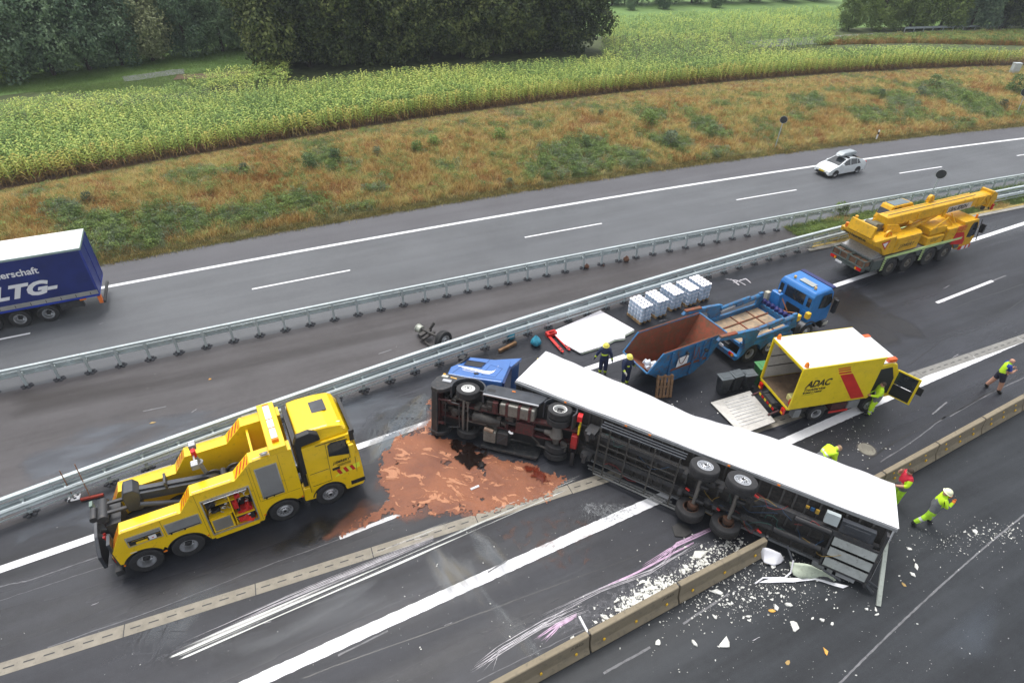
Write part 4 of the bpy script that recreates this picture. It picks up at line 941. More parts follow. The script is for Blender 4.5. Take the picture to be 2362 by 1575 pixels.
b = MB(); b.tube([(.9, -.36, .98), (1.3, -.36, .92)], .09, 10); b.build('exhaust_elbow', mat('rusty_pipe', (.24, .16, .11), .7, var=.3), trc, fn=wt, smooth=True)
b = MB(); b.tube([(1.95, -.2, 1.02), (2.05, -.24, .96), (2.15, -.22, .97)], .05, 8); b.build('white_hose', WHITE, trc, fn=wt)
b = MB(); b.prism([(.8, -.35), (3.35, -.30), (3.3, .6), (.8, .6)], .0, .07, 'z'); b.box(.8, 3.3, -.42, -.30, .0, .10)
for k in range(5): b.box(1.9, 3.25, -.2 + k * .12, -.17 + k * .12, .07, .09)
b.build('side_fairing', BUM, trc, fn=wt)
b = MB(); b.box(2.2, 3.0, -.1, .3, .95, 1.5); b.build('valve_box', REDF, trc, fn=wt, bevel=.02)
# front axle
b = MB(); b.tube([(-.16, -.06, .35), (-.16, -.14, 1.25), (-.16, -.06, 2.1)], .06, 8); b.tube([(.05, -.12, .3), (.05, -.12, 2.0)], .03, 8); b.tube([(-.4, -.08, 2.0), (.0, -.14, 2.0), (.1, -.12, 1.0), (.9, -.1, 1.0)], .035, 6); b.build('front_axle', mat('axle_steel', (.17, .165, .155)), trc, fn=wt)
b = MB(); b.box(-1.35, -1.25, -.2, .2, .5, 2.1); b.tube([(-1.3, -.25, .7), (-1.0, -.25, .7)], .07); b.tube([(-1.35, -.25, 1.9), (-.7, -.22, 1.9)], .05); b.build('red_bracket', REDF, trc, fn=wt)
b = MB(); b.tube([(-1.0, -.1, .5), (-1.0, -.1, 2.0)], .03); b.tube([(-.9, -.16, 1.8), (-.35, -.16, 1.8), (-.3, -.16, .6), (-.8, -.16, .5)], .035); b.build('steering_rods', DARK, trc, fn=wt)
# rear axle with differential
b = MB(); b.tube([(3.97, .12, .5), (3.97, .05, 1.0), (3.97, -.02, 1.22), (3.97, .05, 1.5), (3.97, .12, 2.0)], [.10, .17, .30, .20, .11], 16); b.tube([(3.45, .05, 1.25), (3.97, .0, 1.25)], [.10, .20], 12); b.build('differential', mat('cast_iron', (.12, .11, .10), .6, var=.25, dirt=.3, dirtcol=(.07, .06, .05)), trc, fn=wt, smooth=True)
for h in (.75, .95):
    b = MB(); b.tube([(4.2, -.02, h), (4.45, -.04, h - .1)], .12, 12); b.build('brake_chamber', GUNK, trc, fn=wt, smooth=True)
b = MB(); b.tube([(3.2, -.05, .55), (3.9, -.16, .5), (4.5, -.12, .9)], .05); b.tube([(2.3, -.05, 1.5), (3.3, -.05, .6)], .04); b.build('torque_rod', GUNK, trc, fn=wt)
b = MB(); b.box(4.62, 4.9, -.2, .3, .85, 1.5); b.build('rear_crossmember', mat('worn_red', (.32, .012, .012), .5, var=.3, dirt=.4, dirtcol=(.05, .03, .03)), trc, fn=wt, bevel=.04)
b = MB(); b.box(4.85, 4.92, -.1, .3, 1.55, 1.95); b.build('yellow_warning_plate', PLATEY, trc, fn=wt)
b = MB(); b.box(4.75, 4.95, -.05, .25, 2.15, 2.4); b.build('tail_lamp', LENSR, trc, fn=wt)
b = MB(); b.box(4.7, 4.85, -.25, .3, .05, .7); b.build('mud_flap', BLACK, trc, fn=wt)
def tw(x, y, h, kind, dual=False, low=False, rm=None):
    q = wt(x, y, h)
    A = T(*q) @ RX(-TT) @ RX(R(-90))
    return wheel(trc, 0, 0, 0, .51, .32, kind, M=A, dual=dual, rimmat=rm)
tw(-.09, .20, 2.30, 'front', rm=mat('white_rim', (.7, .7, .68), .4, dirt=.2, dirtcol=(.3, .28, .25))); tw(3.97, .20, 2.28, 'rear', True, rm=mat('white_rim', (.7, .7, .68)))
tw(.0, .18, .30, 'rear', rm=GUNK); tw(4.0, .18, .62, 'rear', True, rm=GUNK)

# ---------------------------------------------------------------- loose axle on the middle lane
p1 = at(1022, 800); p0 = at(972, 772)
ax_ = empty('broken_axle', (p0 + p1) / 2, math.atan2((p1 - p0).y, (p1 - p0).x), 'torn-off trailer axle with one wheel lying between the two guardrails', 'axle')
d = (p1 - p0).length / 2
wheel(ax_, 0, 0, 0, .50, .36, 'front', M=T(d + .05, 0, .50) @ RZ(R(90)) @ RX(R(-6)))
b = MB(); b.tube([(d - .05, 0, .50), (-d, .0, .42)], .075, 12); b.build('axle_tube', GUNK, ax_)
b = MB(); b.lathe([(0, -.12), (.20, -.12), (.22, -.05), (.22, .13), (.25, .15), (.25, .19), (.1, .2), (0, .2)], 20, T(-d - .05, 0, .36) @ RZ(R(90))); b.build('brake_drum', mat('pale_drum', (.42, .44, .38), .55, metal=.3, var=.2, dirt=.3), ax_, smooth=True)
b = MB(); b.box(-d + .25, -d + .5, -.45, .35, .3, .42); b.tube([(-d + .4, .3, .4), (-d + .5, .55, .75)], .08); b.box(-d + .6, -d + .72, -.5, .4, .25, .33); b.tube([(-d + .3, -.4, .2), (d - .4, -.5, .1)], .05); b.build('suspension_arm', GUNK, ax_)
b = MB(); b.tube([(d - .35, -.2, .25), (d - .2, -.45, .08)], .06); b.build('brake_chamber', DARK, ax_)
# ================================================================ yellow mobile crane
crn = empty('mobile_crane', (23.655, 35.774, 0), R(25.37), 'yellow four-axle mobile crane with its boom laid forward, parked beside the guardrail', 'crane truck')
b = MB(); b.prism([(-1.9, .75), (-1.9, 1.5), (6.6, 1.5), (6.6, .8), (5.9, .55), (-1.2, .55)], -.55, .55, 'y'); b.build('carrier_frame', OLIVE, crn)
b = MB(); b.box(-1.8, 6.5, -1.24, 1.24, 1.36, 1.50); b.build('deck', mat('deck_grey', (.20, .19, .18), .7, var=.2, dirt=.3), crn)
for s_ in (-1, 1):
    y0, y1 = (-1.30, -1.24) if s_ < 0 else (1.24, 1.30)
    b = MB(); b.box(-.9, 6.5, y0, y1, 1.44, 1.60); b.build('deck_edge_stripe', LIME, crn)
    b = MB(); b.prism([(-1.9, .75), (-1.9, 1.43), (6.6, 1.43), (6.6, .75), (6.2, .75)] + arc(5.34, .62, .78, 30, 150, 8) + arc(3.71, .62, .78, 30, 150, 8) + [(2.75, 1.0), (2.4, 1.0)] + arc(1.69, .62, .78, 30, 150, 8) + arc(0, .62, .78, 30, 150, 8) + [(-.9, .75)], y0 + .02, y1 - .02, 'y'); b.build('side_skirt', OLIVE, crn)
    for xx in (-1.0, 2.62):
        for k in range(6):
            b = MB(); b.prism([(xx, .62 + k * .14), (xx + .26, .66 + k * .14), (xx + .26, .73 + k * .14), (xx, .69 + k * .14)], y0 - .012, y0 - .006 if s_ < 0 else y1 + .012, 'y') if s_ < 0 else b.box(xx, xx + .26, y1 + .004, y1 + .01, .64 + k * .14, .70 + k * .14)
            b.build('hazard_stripe', LIME, crn)
        b = MB(); b.box(xx, xx + .26, y0 - .005, y1 + .002, .60, 1.43); b.build('hazard_panel', BLACK, crn)
for x in (0, 1.69, 3.71, 5.34):
    for y, s_ in ((-1.08, -1), (1.08, 1)): wheel(crn, x, y, .64, .64, .42, 'front', rimmat=mat('dusty_rim', (.16, .145, .12), .6, dirt=.4), side=s_)
b = MB(); b.box(-2.55, -1.95, -1.22, 1.22, .95, 1.10); b.box(-2.0, -1.9, -1.24, 1.24, .8, 1.5); b.build('rear_tray', OLIVE, crn)
b = MB()
for (y0, y1) in ((-1.22, -.02), (.02, 1.22)):
    for (p, q) in (((-2.6, y0), (-2.6, y1)),):
        b.box(-2.62, -2.56, y0, y1, 1.05, 1.12); b.box(-2.62, -2.56, y0, y1, 1.50, 1.56); b.box(-2.62, -2.56, y0, y0 + .06, 1.1, 1.5); b.box(-2.62, -2.56, y1 - .06, y1, 1.1, 1.5)
        b.box(-2.62, -1.98, y0, y0 + .05, 1.49, 1.55); b.box(-2.62, -1.98, y1 - .05, y1, 1.49, 1.55); b.box(-2.03, -1.98, y0, y1, 1.49, 1.55)
        b.box(-2.61, -2.57, (y0 + y1) / 2 - .04, (y0 + y1) / 2 + .04, 1.1, 1.5)
b.build('tray_frame', mat('frame_green_grey', (.13, .155, .14), .5), crn)
for y0 in (-1.16, -.56, .08, .68):
    b = MB(); b.box(-2.55, -2.05, y0, y0 + .5, 1.12, 1.44); b.build('support_plank', mat('old_planks', (.17, .09, .05), .85, var=.35, dirt=.4), crn)
b = MB(); b.box(-1.95, -1.0, -1.1, 1.2, 1.51, 1.62); b.prism([(-1.9, 1.6), (-1.0, 1.95), (-1.0, 1.62), (-1.9, 1.56)], -1.0, 1.15, 'y'); b.build('tread_plate', mat('tread_plate', (.36, .37, .38), .5, metal=.3, var=.2, scale=12, dirt=.2), crn)
for y0 in (-1.15, .75):
    b = MB(); b.box(-2.68, -2.60, y0, y0 + .42, .86, 1.02); b.build('tail_lamp', LENSR, crn)
    b = MB(); b.box(-2.69, -2.61, y0 + (.32 if y0 < 0 else 0), y0 + (.42 if y0 < 0 else .1), .87, 1.01); b.build('indicator_lamp', LENSA, crn)
b = MB(); b.box(-2.68, -2.62, .25, .72, .72, .84); b.build('number_plate', WHITE, crn)
b = MB(); b.box(-2.6, -2.3, -1.2, 1.2, .80, .95); b.build('rear_bumper', OLIVE, crn)
# superstructure
b = MB(); b.tube([(1.7, 0, 1.5), (1.7, 0, 1.95)], .95, 24); b.build('slewing_ring', DARK, crn, smooth=True)
b = MB(); b.prism([(-.30, -1.28), (1.85, -1.28), (2.15, -.95), (2.15, -.40), (-.2, -.40), (-.9, -.9)], 1.72, 2.76, 'z'); b.build('winch_housing', YELC, crn, bevel=.04)
b = MB(); b.prism([(-.30, .40), (1.2, .40), (1.2, 1.28), (-.30, 1.28)], 1.72, 2.6, 'z'); b.build('engine_housing', YELC, crn, bevel=.04)
text('J.EMRERY', .34, BLACK, crn, T(.05, -1.285, 2.02) @ RX(R(90)), shear=.35, ax=.95)
ln = MB(); ln.box(.3, 1.6, -1.284, -1.281, 2.45, 2.475); ln.box(.5, 1.5, -1.284, -1.281, 2.53, 2.55); ln.box(.7, 1.3, -1.284, -1.281, 1.90, 1.93); ln.build('small_print', mat('orange_print', (.5, .18, .02), .6), crn)['kind'] = 'stuff'
b = MB(); b.prism([(-1.75, 2.35), (-2.45, 2.65), (-2.50, 2.95), (-.6, 3.0), (-.4, 1.75), (-1.2, 1.75)], -1.30, 1.30, 'y'); b.build('counterweight', YELC, crn, bevel=.05)
b = MB(); b.prism([(-2.5, 2.95), (-2.62, 3.05), (-2.45, 3.72), (-2.33, 3.72), (-2.30, 3.0)], -.95, .80, 'y'); b.build('rear_plate', YELC, crn, bevel=.02)
text('www.j-bauerem.de', .22, BLACK, crn, T(-2.495, 1.05, 2.66) @ RZ(R(-90)) @ RX(R(90)), bold=.006)
b = MB(); b.add([(-1.9, -1.31, 2.75), (-1.15, -1.31, 2.85), (-1.35, -1.31, 2.20)], [(0, 1, 2)]); b.build('warning_triangle', RED, crn)
b = MB(); b.add([(-1.75, -1.318, 2.68), (-1.30, -1.318, 2.74), (-1.42, -1.318, 2.36)], [(0, 1, 2)]); b.build('warning_triangle_field', WHITE, crn)
for y0 in (1.0,):
    b = MB(); b.tube([(-2.4, y0, 3.0), (-2.4, y0, 3.25)], .1, 10); b.build('amber_beacon', ORANGE, crn)
    b = MB(); b.tube([(-2.3, .62, 3.5), (-2.3, .62, 3.85)], .09, 10); b.build('amber_beacon', LENSA, crn)
b = MB(); b.lathe([(.0, -.05), (.34, -.05), (.34, .05), (0, .05)], 18, T(-1.1, -1.0, 3.0)); b.build('hose_reel', YELC, crn)
b = MB(); b.lathe([(.16, -.07), (.24, -.08), (.24, .06)], 18, T(-1.1, -1.0, 3.0)); b.build('reel_hose', ORANGE, crn)
b = MB(); b.prism([(-.9, 1.9), (-.9, 3.5), (.2, 3.3), (1.4, 2.2), (1.4, 1.9)], -.62, -.46, 'y'); b.prism([(-.9, 1.9), (-.9, 3.5), (.2, 3.3), (1.4, 2.2), (1.4, 1.9)], .30, .46, 'y'); b.build('boom_bracket', YELC, crn)
b = MB(); b.box(-2.2, -.9, -.35, .25, 3.0, 3.45); b.tube([(-1.6, -.45, 3.4), (-1.6, .35, 3.4)], .22, 14); b.build('hoist_winch', mat('winch_olive', (.12, .11, .07), .6), crn)
# boom: octagonal box with stepped sections
def octo(x0, x1, yc, z0, z1, w, b_): b_.prism([(yc - w / 2, z0 + .22), (yc - w / 4, z0), (yc + w / 4, z0), (yc + w / 2, z0 + .22), (yc + w / 2, z1 - .06), (yc + w / 2 - .08, z1), (yc - w / 2 + .08, z1), (yc - w / 2, z1 - .06)], x0, x1, 'x')
b = MB(); octo(-.9, 7.9, -.05, 3.02, 3.88, .78, b); b.build('main_boom', YELC, crn, bevel=.02)
b = MB(); octo(7.9, 9.3, -.05, 3.08, 3.84, .66, b); b.build('telescopic_section', YELC, crn)
b = MB(); b.box(9.3, 9.5, -.48, .38, 2.9, 4.0); b.prism([(9.5, 3.0), (9.5, 3.95), (9.95, 3.8), (10.15, 3.35), (9.85, 2.75)], -.42, -.30, 'y'); b.prism([(9.5, 3.0), (9.5, 3.95), (9.95, 3.8), (10.15, 3.35), (9.85, 2.75)], .20, .32, 'y'); b.tube([(9.85, -.4, 3.6), (9.85, .3, 3.6)], .2, 14); b.tube([(9.95, -.4, 3.0), (9.95, .3, 3.0)], .17, 14)
b.build('boom_head', YELC, crn)
b = MB(); b.box(8.0, 9.5, -.42, -.38, 3.1, 3.8); b.tube([(8.2, -.45, 3.15), (8.7, -.45, 3.75), (9.2, -.45, 3.15)], .03, 6); b.tube([(9.2, -.45, 3.75), (9.8, -.45, 2.9)], .03, 6); b.build('boom_bracing', YELC, crn)
b = MB(); b.tube([(9.9, -.35, 2.95), (9.9, -.35, 2.6)], .05); b.lathe([(0, -.09), (.16, -.07), (.16, .07), (0, .09)], 14, T(9.75, -.05, 2.62)); b.build('hook_block', DARK, crn)
b = MB(); b.box(9.95, 10.12, -.50, -.40, 2.6, 3.0); b.build('red_white_marker', RED, crn)
b = MB(); b.box(5.0, 7.4, -.452, -.446, 3.18, 3.62); b.build('boom_name_panel', mat('grey_white_field', (.55, .53, .50), .5), crn)
text('J.BAUEREN', .40, BLACK, crn, T(5.08, -.456, 3.26) @ RX(R(90)), shear=.2, bold=.012, ax=.98)
b = MB(); b.tube([(-.6, -.2, 3.92), (7.8, -.2, 3.92)], .02, 6); b.tube([(-.6, .1, 3.92), (7.8, .1, 3.92)], .012, 6); b.build('hoist_rope', mat('wire_rope', (.16, .15, .13)), crn)
b = MB(); b.tube([(1.4, -.05, 2.2), (4.6, -.05, 3.0)], .17, 14); b.tube([(4.6, -.05, 3.0), (5.6, -.05, 3.12)], .11, 12); b.build('luffing_cylinder', YELC, crn, smooth=True)
b = MB(); b.lathe([(.10, -.1), (.26, -.1), (.26, .1), (.10, .1), (.10, -.1)], 14, T(4.0, .35, 4.05)); b.box(3.7, 4.3, .25, .45, 3.86, 3.95); b.build('rope_pulley', YELC, crn)
b = MB(); b.tube([(1.3, -.46, 3.2), (1.5, -.55, 3.2)], .12); b.box(2.0, 2.15, -.50, -.44, 3.3, 3.7); b.box(4.6, 4.8, -.50, -.44, 3.0, 3.6); b.build('boom_fittings', YELC, crn)['kind'] = 'stuff'
# crane cab behind the boom
b = MB(); b.prism([(.5, 2.2), (.35, 3.1), (.75, 3.95), (2.6, 3.95), (3.2, 3.3), (3.3, 2.2)], .50, 1.30, 'y'); b.build('crane_cab', YELC, crn, bevel=.04)
b = MB(); b.box(.95, 2.45, .58, 1.22, 3.96, 3.975); b.build('roof_window', mat('pale_glass', (.12, .16, .17), .12), crn)
b = MB(); b.add([(.62, .53, 3.72), (.42, .53, 3.2), (.42, 1.27, 3.2), (.62, 1.27, 3.72)], [(0, 1, 2, 3)], T(-.012, 0, 0)); b.prism([(.8, 3.2), (.95, 3.8), (1.6, 3.8), (1.6, 3.2)], .485, .495, 'y'); b.build('cab_window', GLASS, crn)
# driving cab and engine deck
b = MB(); b.prism([(6.15, .75), (6.15, 2.70), (7.55, 2.70), (7.85, 2.1), (7.95, 1.3), (7.85, .62), (6.5, .62)], -1.27, 1.25, 'y'); b.build('driving_cab', YELC, crn, bevel=.05)
b = MB(); b.prism([(7.0, 1.45), (6.98, 2.30), (7.12, 2.50), (7.52, 2.50), (7.76, 2.05), (7.86, 1.50), (7.4, 1.38)], -1.285, -1.26, 'y'); b.build('side_window', GLASS, crn)
b = MB(); b.add([(7.87, -1.15, 1.5), (7.87, 1.15, 1.5), (7.60, 1.1, 2.62), (7.60, -1.1, 2.62)], [(0, 1, 2, 3)], T(.03, 0, 0)); b.build('windscreen', GLASS, crn)
b = MB(); b.prism([(5.5, 1.2), (6.9, .95), (6.9, 1.3), (6.45, 1.95), (5.6, 2.05)], -1.292, -1.276, 'y'); b.build('red_side_panel', RED, crn)
for k in range(4):
    b = MB(); b.prism([(5.55, 2.12 + k * .11), (6.5, 2.08 + k * .11), (6.5, 2.12 + k * .11), (5.6, 2.17 + k * .11)], -1.292, -1.276, 'y'); b.build('red_stripe', RED, crn)
b = MB(); b.box(4.7, 6.15, -1.26, 1.2, 1.55, 2.45); b.build('engine_deck', YELC, crn, bevel=.05)
b = MB(); b.box(2.9, 4.5, -1.22, -.55, 1.55, 2.12); b.build('stowage_box', YELC, crn, bevel=.04)
b = MB(); b.box(3.1, 4.7, -1.05, -.1, 2.2, 2.62); b.tube([(3.3, -1.0, 2.66), (4.4, -1.0, 2.66)], .03); b.build('stowage_box', YELC, crn, bevel=.06)
b = MB()
for p, q in (((3.0, -1.0, 2.5), (5.0, -.7, 3.0)), ((5.0, -.7, 3.0), (5.4, -.9, 2.45)), ((5.9, -.8, 2.45), (5.7, -.4, 3.05))): b.tube([p, q], .05, 6)
b.build('boom_rest', YELC, crn)
ln = MB()
for k in range(3): ln.box(3.2, 4.1 - .15 * k, -1.226, -1.222, 1.95 - k * .09, 1.98 - k * .09)
ln.build('small_print', BLACK, crn)['kind'] = 'stuff'
b = MB(); b.tube([(7.85, -1.3, 2.6), (8.0, -1.45, 1.1)], .03); b.box(7.95, 8.1, -1.6, -1.35, 1.7, 2.3); b.build('wing_mirror', BLACK, crn)
b = MB(); b.tube([(7.4, -1.1, 2.72), (7.4, -1.1, 2.95)], .07, 10); b.build('amber_beacon', ORANGE, crn)
b = MB(); b.box(6.7, 7.9, -1.3, -1.25, .55, .8); b.build('bumper_stripe', RED, crn)
b = MB(); b.box(7.0, 7.3, -1.31, -1.29, .55, .8); b.box(7.5, 7.7, -1.31, -1.29, .55, .8); b.build('bumper_white_stripe', WHITE, crn)

# ================================================================ blue skip loader truck
skp = empty('skip_loader', (11.792, 26.276, 0), R(28.93), 'blue skip loader truck with worn flat bed and long lift arms behind the rusty container', 'truck')
b = MB(); b.box(-.9, 5.3, -.45, .45, .6, .95); b.build('chassis', DARK, skp)
b = MB(); b.box(-.75, 2.75, -1.22, 1.22, 1.12, 1.28); b.build('bed_frame', BLUES, skp)
for i, (x0, x1, y0, y1) in enumerate([(-.65, .55, -1.05, -.38), (-.65, .55, -.34, .34), (-.65, .55, .38, 1.05), (.6, 1.75, -1.05, -.38), (.6, 1.75, -.34, .34), (.6, 1.75, .38, 1.05), (1.8, 2.65, -1.05, -.38), (1.8, 2.65, -.34, .34), (1.8, 2.65, .38, 1.05)]):
    b = MB(); b.box(x0, x1, y0, y1, 1.282, 1.30 + .004 * (i % 3)); b.build('bed_board', PLY, skp)
b = MB()
for x in (.575, 1.775): b.box(x - .03, x + .03, -1.05, 1.05, 1.29, 1.35)
for y in (-.36, .36): b.box(-.7, 2.7, y - .03, y + .03, 1.292, 1.37)
b.build('bed_ribs', RUST, skp)['kind'] = 'stuff'
for s_ in (-1, 1):
    y = 1.16 * s_
    b = MB(); b.box(-.9, 2.75, y - .07, y + .07, 1.28, 1.52); b.build('bed_side_rail', BLUES, skp, bevel=.02)
    b = MB(); b.tube([(2.75, y, 2.02), (.9, y, 1.92)], .13, 14); b.build('arm_cylinder', BLUES, skp, smooth=True)
    b = MB(); b.tube([(.95, y, 1.88), (-.15, y, 1.80)], .045, 10); b.build('cylinder_rod', CHROME, skp, smooth=True)
    b = MB(); b.tube([(1.9, y, 2.12), (-.2, y, 2.02)], .10, 12); b.build('arm_tube', BLUES, skp, smooth=True)
    b = MB(); b.prism([(2.5, 1.5), (2.6, 2.2), (2.9, 2.2), (3.0, 1.5)], y - .08, y + .08, 'y'); b.build('arm_bracket', BLUES, skp, bevel=.02)
    yy = y + .10 * s_
    b = MB(); b.prism([(-.15, 1.25), (.05, 2.1), (-.25, 2.25), (-1.0, 2.35), (-2.7, 2.5), (-2.85, 2.36), (-1.2, 2.05), (-.9, 1.8), (-.75, 1.2)], yy - .09, yy + .09, 'y'); b.build('lift_arm', BLUES, skp, bevel=.02)
    b = MB(); b.prism([(-1.6, 2.40), (-2.7, 2.52), (-2.7, 2.58), (-1.6, 2.48)], yy - .1, yy + .1, 'y'); b.build('arm_wear_plate', RUST, skp)
    b = MB(); b.prism([(-.95, .55), (-.75, 1.3), (1.9, 1.2), (2.9, 1.05), (2.9, .85), (1.0, .9)] + arc(0, .5, .66, 10, 160, 10), y - .06 * 1 - (.06 if s_ < 0 else 0), y + .06, 'y'); b.build('side_skirt', BLUES, skp)
for y, s_ in ((-1.05, -1), (1.05, 1)):
    wheel(skp, 0, y, .52, .52, .32, 'rear', side=s_); wheel(skp, 1.45, y, .52, .52, .32, 'front', side=s_) ; wheel(skp, 4.23, y, .52, .52, .32, 'front', side=s_)
b = MB(); b.box(-1.05, -.85, -1.2, 1.2, .45, .70); b.build('rear_bumper', BLUES, skp)
b = MB(); b.box(-1.08, -1.05, -.30, .1, .72, .88); b.build('number_plate', WHITE, skp)
for y in (-1.05, .75):
    b = MB(); b.box(-1.10, -1.05, y, y + .3, .60, .78); b.build('tail_lamp', LENSR, skp)
    b = MB(); b.box(-1.11, -1.10, y, y + .12, .62, .76); b.build('indicator_lamp', LENSA, skp)
# cab
cabside = [(4.0, .9), (4.0, 2.72), (4.12, 2.95), (5.35, 3.0), (5.58, 2.72), (5.72, 1.75), (5.75, .95), (4.9, .95)]
b = MB(); b.prism(cabside, -1.16, 1.16, 'y')
b.v = [(x, y * (.93 if z > 2.9 else 1), z) for x, y, z in b.v]; b.build('cab', BLUEC, skp, bevel=.09)
b = MB(); b.prism([(4.62, 1.95), (4.72, 2.72), (5.35, 2.72), (5.62, 2.1), (5.2, 1.85)], -1.172, -1.155, 'y'); b.build('side_window', GLASS, skp)
b = MB(); b.prism([(4.62, 1.95), (4.72, 2.72), (5.35, 2.72), (5.62, 2.1), (5.2, 1.85)], 1.155, 1.172, 'y'); b.build('side_window', GLASS, skp)
b = MB(); b.box(3.985, 4.001, -.62, .62, 2.05, 2.68); b.build('rear_window', GLASS, skp)
for y in (-1.03, .80):
    b = MB(); b.box(3.985, 4.001, y, y + .23, 2.1, 2.62); b.build('rear_corner_window', GLASS, skp)
b = MB(); b.add([(5.76, -1.05, 1.75), (5.76, 1.05, 1.75), (5.60, 1.0, 2.75), (5.60, -1.0, 2.75)], [(0, 1, 2, 3)]); b.build('windscreen', GLASS, skp)
b = MB(); b.box(4.45, 4.85, -.55, .35, 2.99, 3.03); b.build('roof_hatch', mat('grey_hatch', (.35, .37, .36), .3), skp, bevel=.08)
for y in (-.72, .62):
    b = MB(); b.tube([(4.45, y, 2.98), (4.45, y, 3.1)], .07, 10); b.build('roof_beacon', mat('beacon_gold', (.6, .38, .12), .3), skp)
b = MB(); b.box(5.38, 5.66, -1.05, 1.05, 2.88, 3.0); b.build('sun_visor', mat('visor_navy', (.015, .02, .12), .4), skp)
for y in (-1.0,):
    for k in range(4):
        b = MB(); b.box(3.965, 4.0, -.98, -.68, 1.35 + k * .14, 1.42 + k * .14); b.build('rear_louvre', BLUEC, skp)
b = MB(); b.box(3.975, 4.0, -.55, .35, 1.0, 1.75); b.build('rear_recess', BLACK, skp)
b = MB(); b.box(3.25, 3.55, .35, .95, 1.5, 2.35); b.build('hydraulic_tank', BLUEC, skp, bevel=.05)
b = MB(); b.tube([(3.4, .55, 2.35), (3.4, .55, 2.48)], .08, 10); b.build('tank_cap', CHROME, skp)
b = MB(); b.box(3.1, 3.35, 1.0, 1.22, 1.55, 2.15); b.build('cream_case', mat('cream_case', (.5, .48, .38), .5), skp)
b = MB(); b.box(2.8, 3.2, -1.15, 1.15, 1.2, 1.55); b.build('cross_beam', BLUES, skp)
b = MB()
rg = random.Random(2)
for k in range(7): y = -.85 + k * .29; b.tube([(2.9, y, 1.6 + .05 * rg.random()), (3.1, y + .2, 1.64)], .13, 8)
b.build('folded_navy_tarp', mat('navy_tarp', (.012, .014, .11), .6, bump=.5, bscale=6), skp, smooth=True)
for x, y in ((3.05, -1.1), (3.7, -1.2)):
    b = MB(); b.box(x, x + .25, y - .12, y + .12, 1.6, 1.95); b.build('yellow_hydraulic_cover', mat('cover_yellow', (.8, .5, .03), .5), skp, bevel=.03)
b = MB(); b.tube([(3.3, -.9, 1.9), (3.4, -.2, 1.55), (3.3, .5, 1.5)], .03, 6); b.tube([(3.5, .6, 2.3), (3.6, -.1, 1.5)], .03, 6); b.build('hydraulic_hose', mat('orange_hose', (.4, .16, .06), .5), skp)
fender(skp, 4.23, .52, .64, -1.20, -.85, GREYD, 15, 165, .08); fender(skp, 4.23, .52, .64, .85, 1.20, GREYD, 15, 165, .08)
b = MB(); b.box(5.4, 5.85, -1.2, 1.2, .45, .85); b.build('front_bumper', GREYD, skp, bevel=.05)
b = MB(); b.box(5.5, 5.86, -1.215, -.9, .60, .80); b.build('headlight', mat('headlight_glass', (.5, .5, .45)), skp)
b = MB(); b.box(5.55, 5.72, -1.50, -1.28, 1.55, 2.35); b.tube([(5.5, -1.2, 2.4), (5.62, -1.4, 2.45)], .03); b.build('wing_mirror', BLACK, skp, bevel=.03)
b = MB(); b.tube([(2.3, -1.0, .65), (3.3, -1.0, .65)], .22, 14); b.build('silver_air_tank', CHROME, skp, smooth=True)
b = MB(); b.box(3.1, 3.6, -1.2, -.85, .6, 1.2); b.build('filter_box', BLACK, skp, bevel=.06)

# ================================================================ rusty skip container
ct = empty('skip_container', (6.655, 23.563, 0), R(28.59), 'open blue skip container, rusty orange inside, standing in front of the two firefighters', 'skip')
WC = .975
prof_o = [(-.757, 1.37), (0, 2.28), (3.985, 2.28), (3.2, .80), (2.35, .18), (.75, .18)]
def plate(pts, th, name, m, parent):
    o = MB().add(pts, [tuple(range(len(pts)))]).build(name, m, parent)
    s = o.modifiers.new('thick', 'SOLIDIFY'); s.thickness = th; s.offset = 0; return o
wy = WC; wb = WC - .12
for s_ in (-1, 1):
    def yo(z): return s_ * (wb + (wy - wb) * (z - .18) / 2.1)
    MB().add([(x, yo(z), z) for x, z in prof_o], [(0, 1, 2, 3, 4, 5)]).build('side_wall', BLUES, ct)
    MB().add([(x, yo(z) - s_ * .03, z + (.03 if z < .5 else 0)) for x, z in prof_o], [(0, 1, 2, 3, 4, 5)]).build('side_wall_inside', RUST, ct)
    b = MB(); b.tube([(-.757, s_ * (wy - .02), 1.37), (0, s_ * wy, 2.28), (3.985, s_ * wy, 2.28)], .045, 8); b.build('rim', BLUES, ct)
    b = MB(); b.tube([(.05, s_ * (wy + .0), 2.32), (3.9, s_ * (wy + .0), 2.32)], .03, 6); b.build('rusty_rim_edge', RUST, ct)
    for x in (.55, 2.0, 2.55, 3.0):
        z0 = .3 if x < 2.5 else .9
        b = MB(); b.add([(x, yo(z0), z0), (x + .12, yo(z0), z0), (x + .12, yo(2.22), 2.22), (x, yo(2.22), 2.22), (x, yo(z0) + s_ * .1, z0), (x + .12, yo(z0) + s_ * .1, z0), (x + .12, yo(2.22) + s_ * .08, 2.22), (x, yo(2.22) + s_ * .08, 2.22)], [(0, 1, 2, 3), (4, 5, 6, 7), (0, 1, 5, 4), (1, 2, 6, 5), (2, 3, 7, 6), (3, 0, 4, 7)]); b.build('side_rib', BLUES, ct)
    b = MB(); b.box(.62, 3.0, *(sorted((yo(1.0), yo(1.0) + s_ * .06))), .98, 1.06); b.build('side_ledge', RUST, ct)
    b = MB(); b.tube([(1.5, yo(1.4) + s_ * .1, 1.9), (1.5, yo(1.4) + s_ * .22, 1.9)], .07, 10); b.tube([(2.7, yo(1.4) + s_ * .1, 1.7), (2.7, yo(1.4) + s_ * .25, 1.7)], .08, 10); b.build('lifting_lug', DARK, ct)
def row(x, z, w): return [(x, -w, z), (x, w, z)]
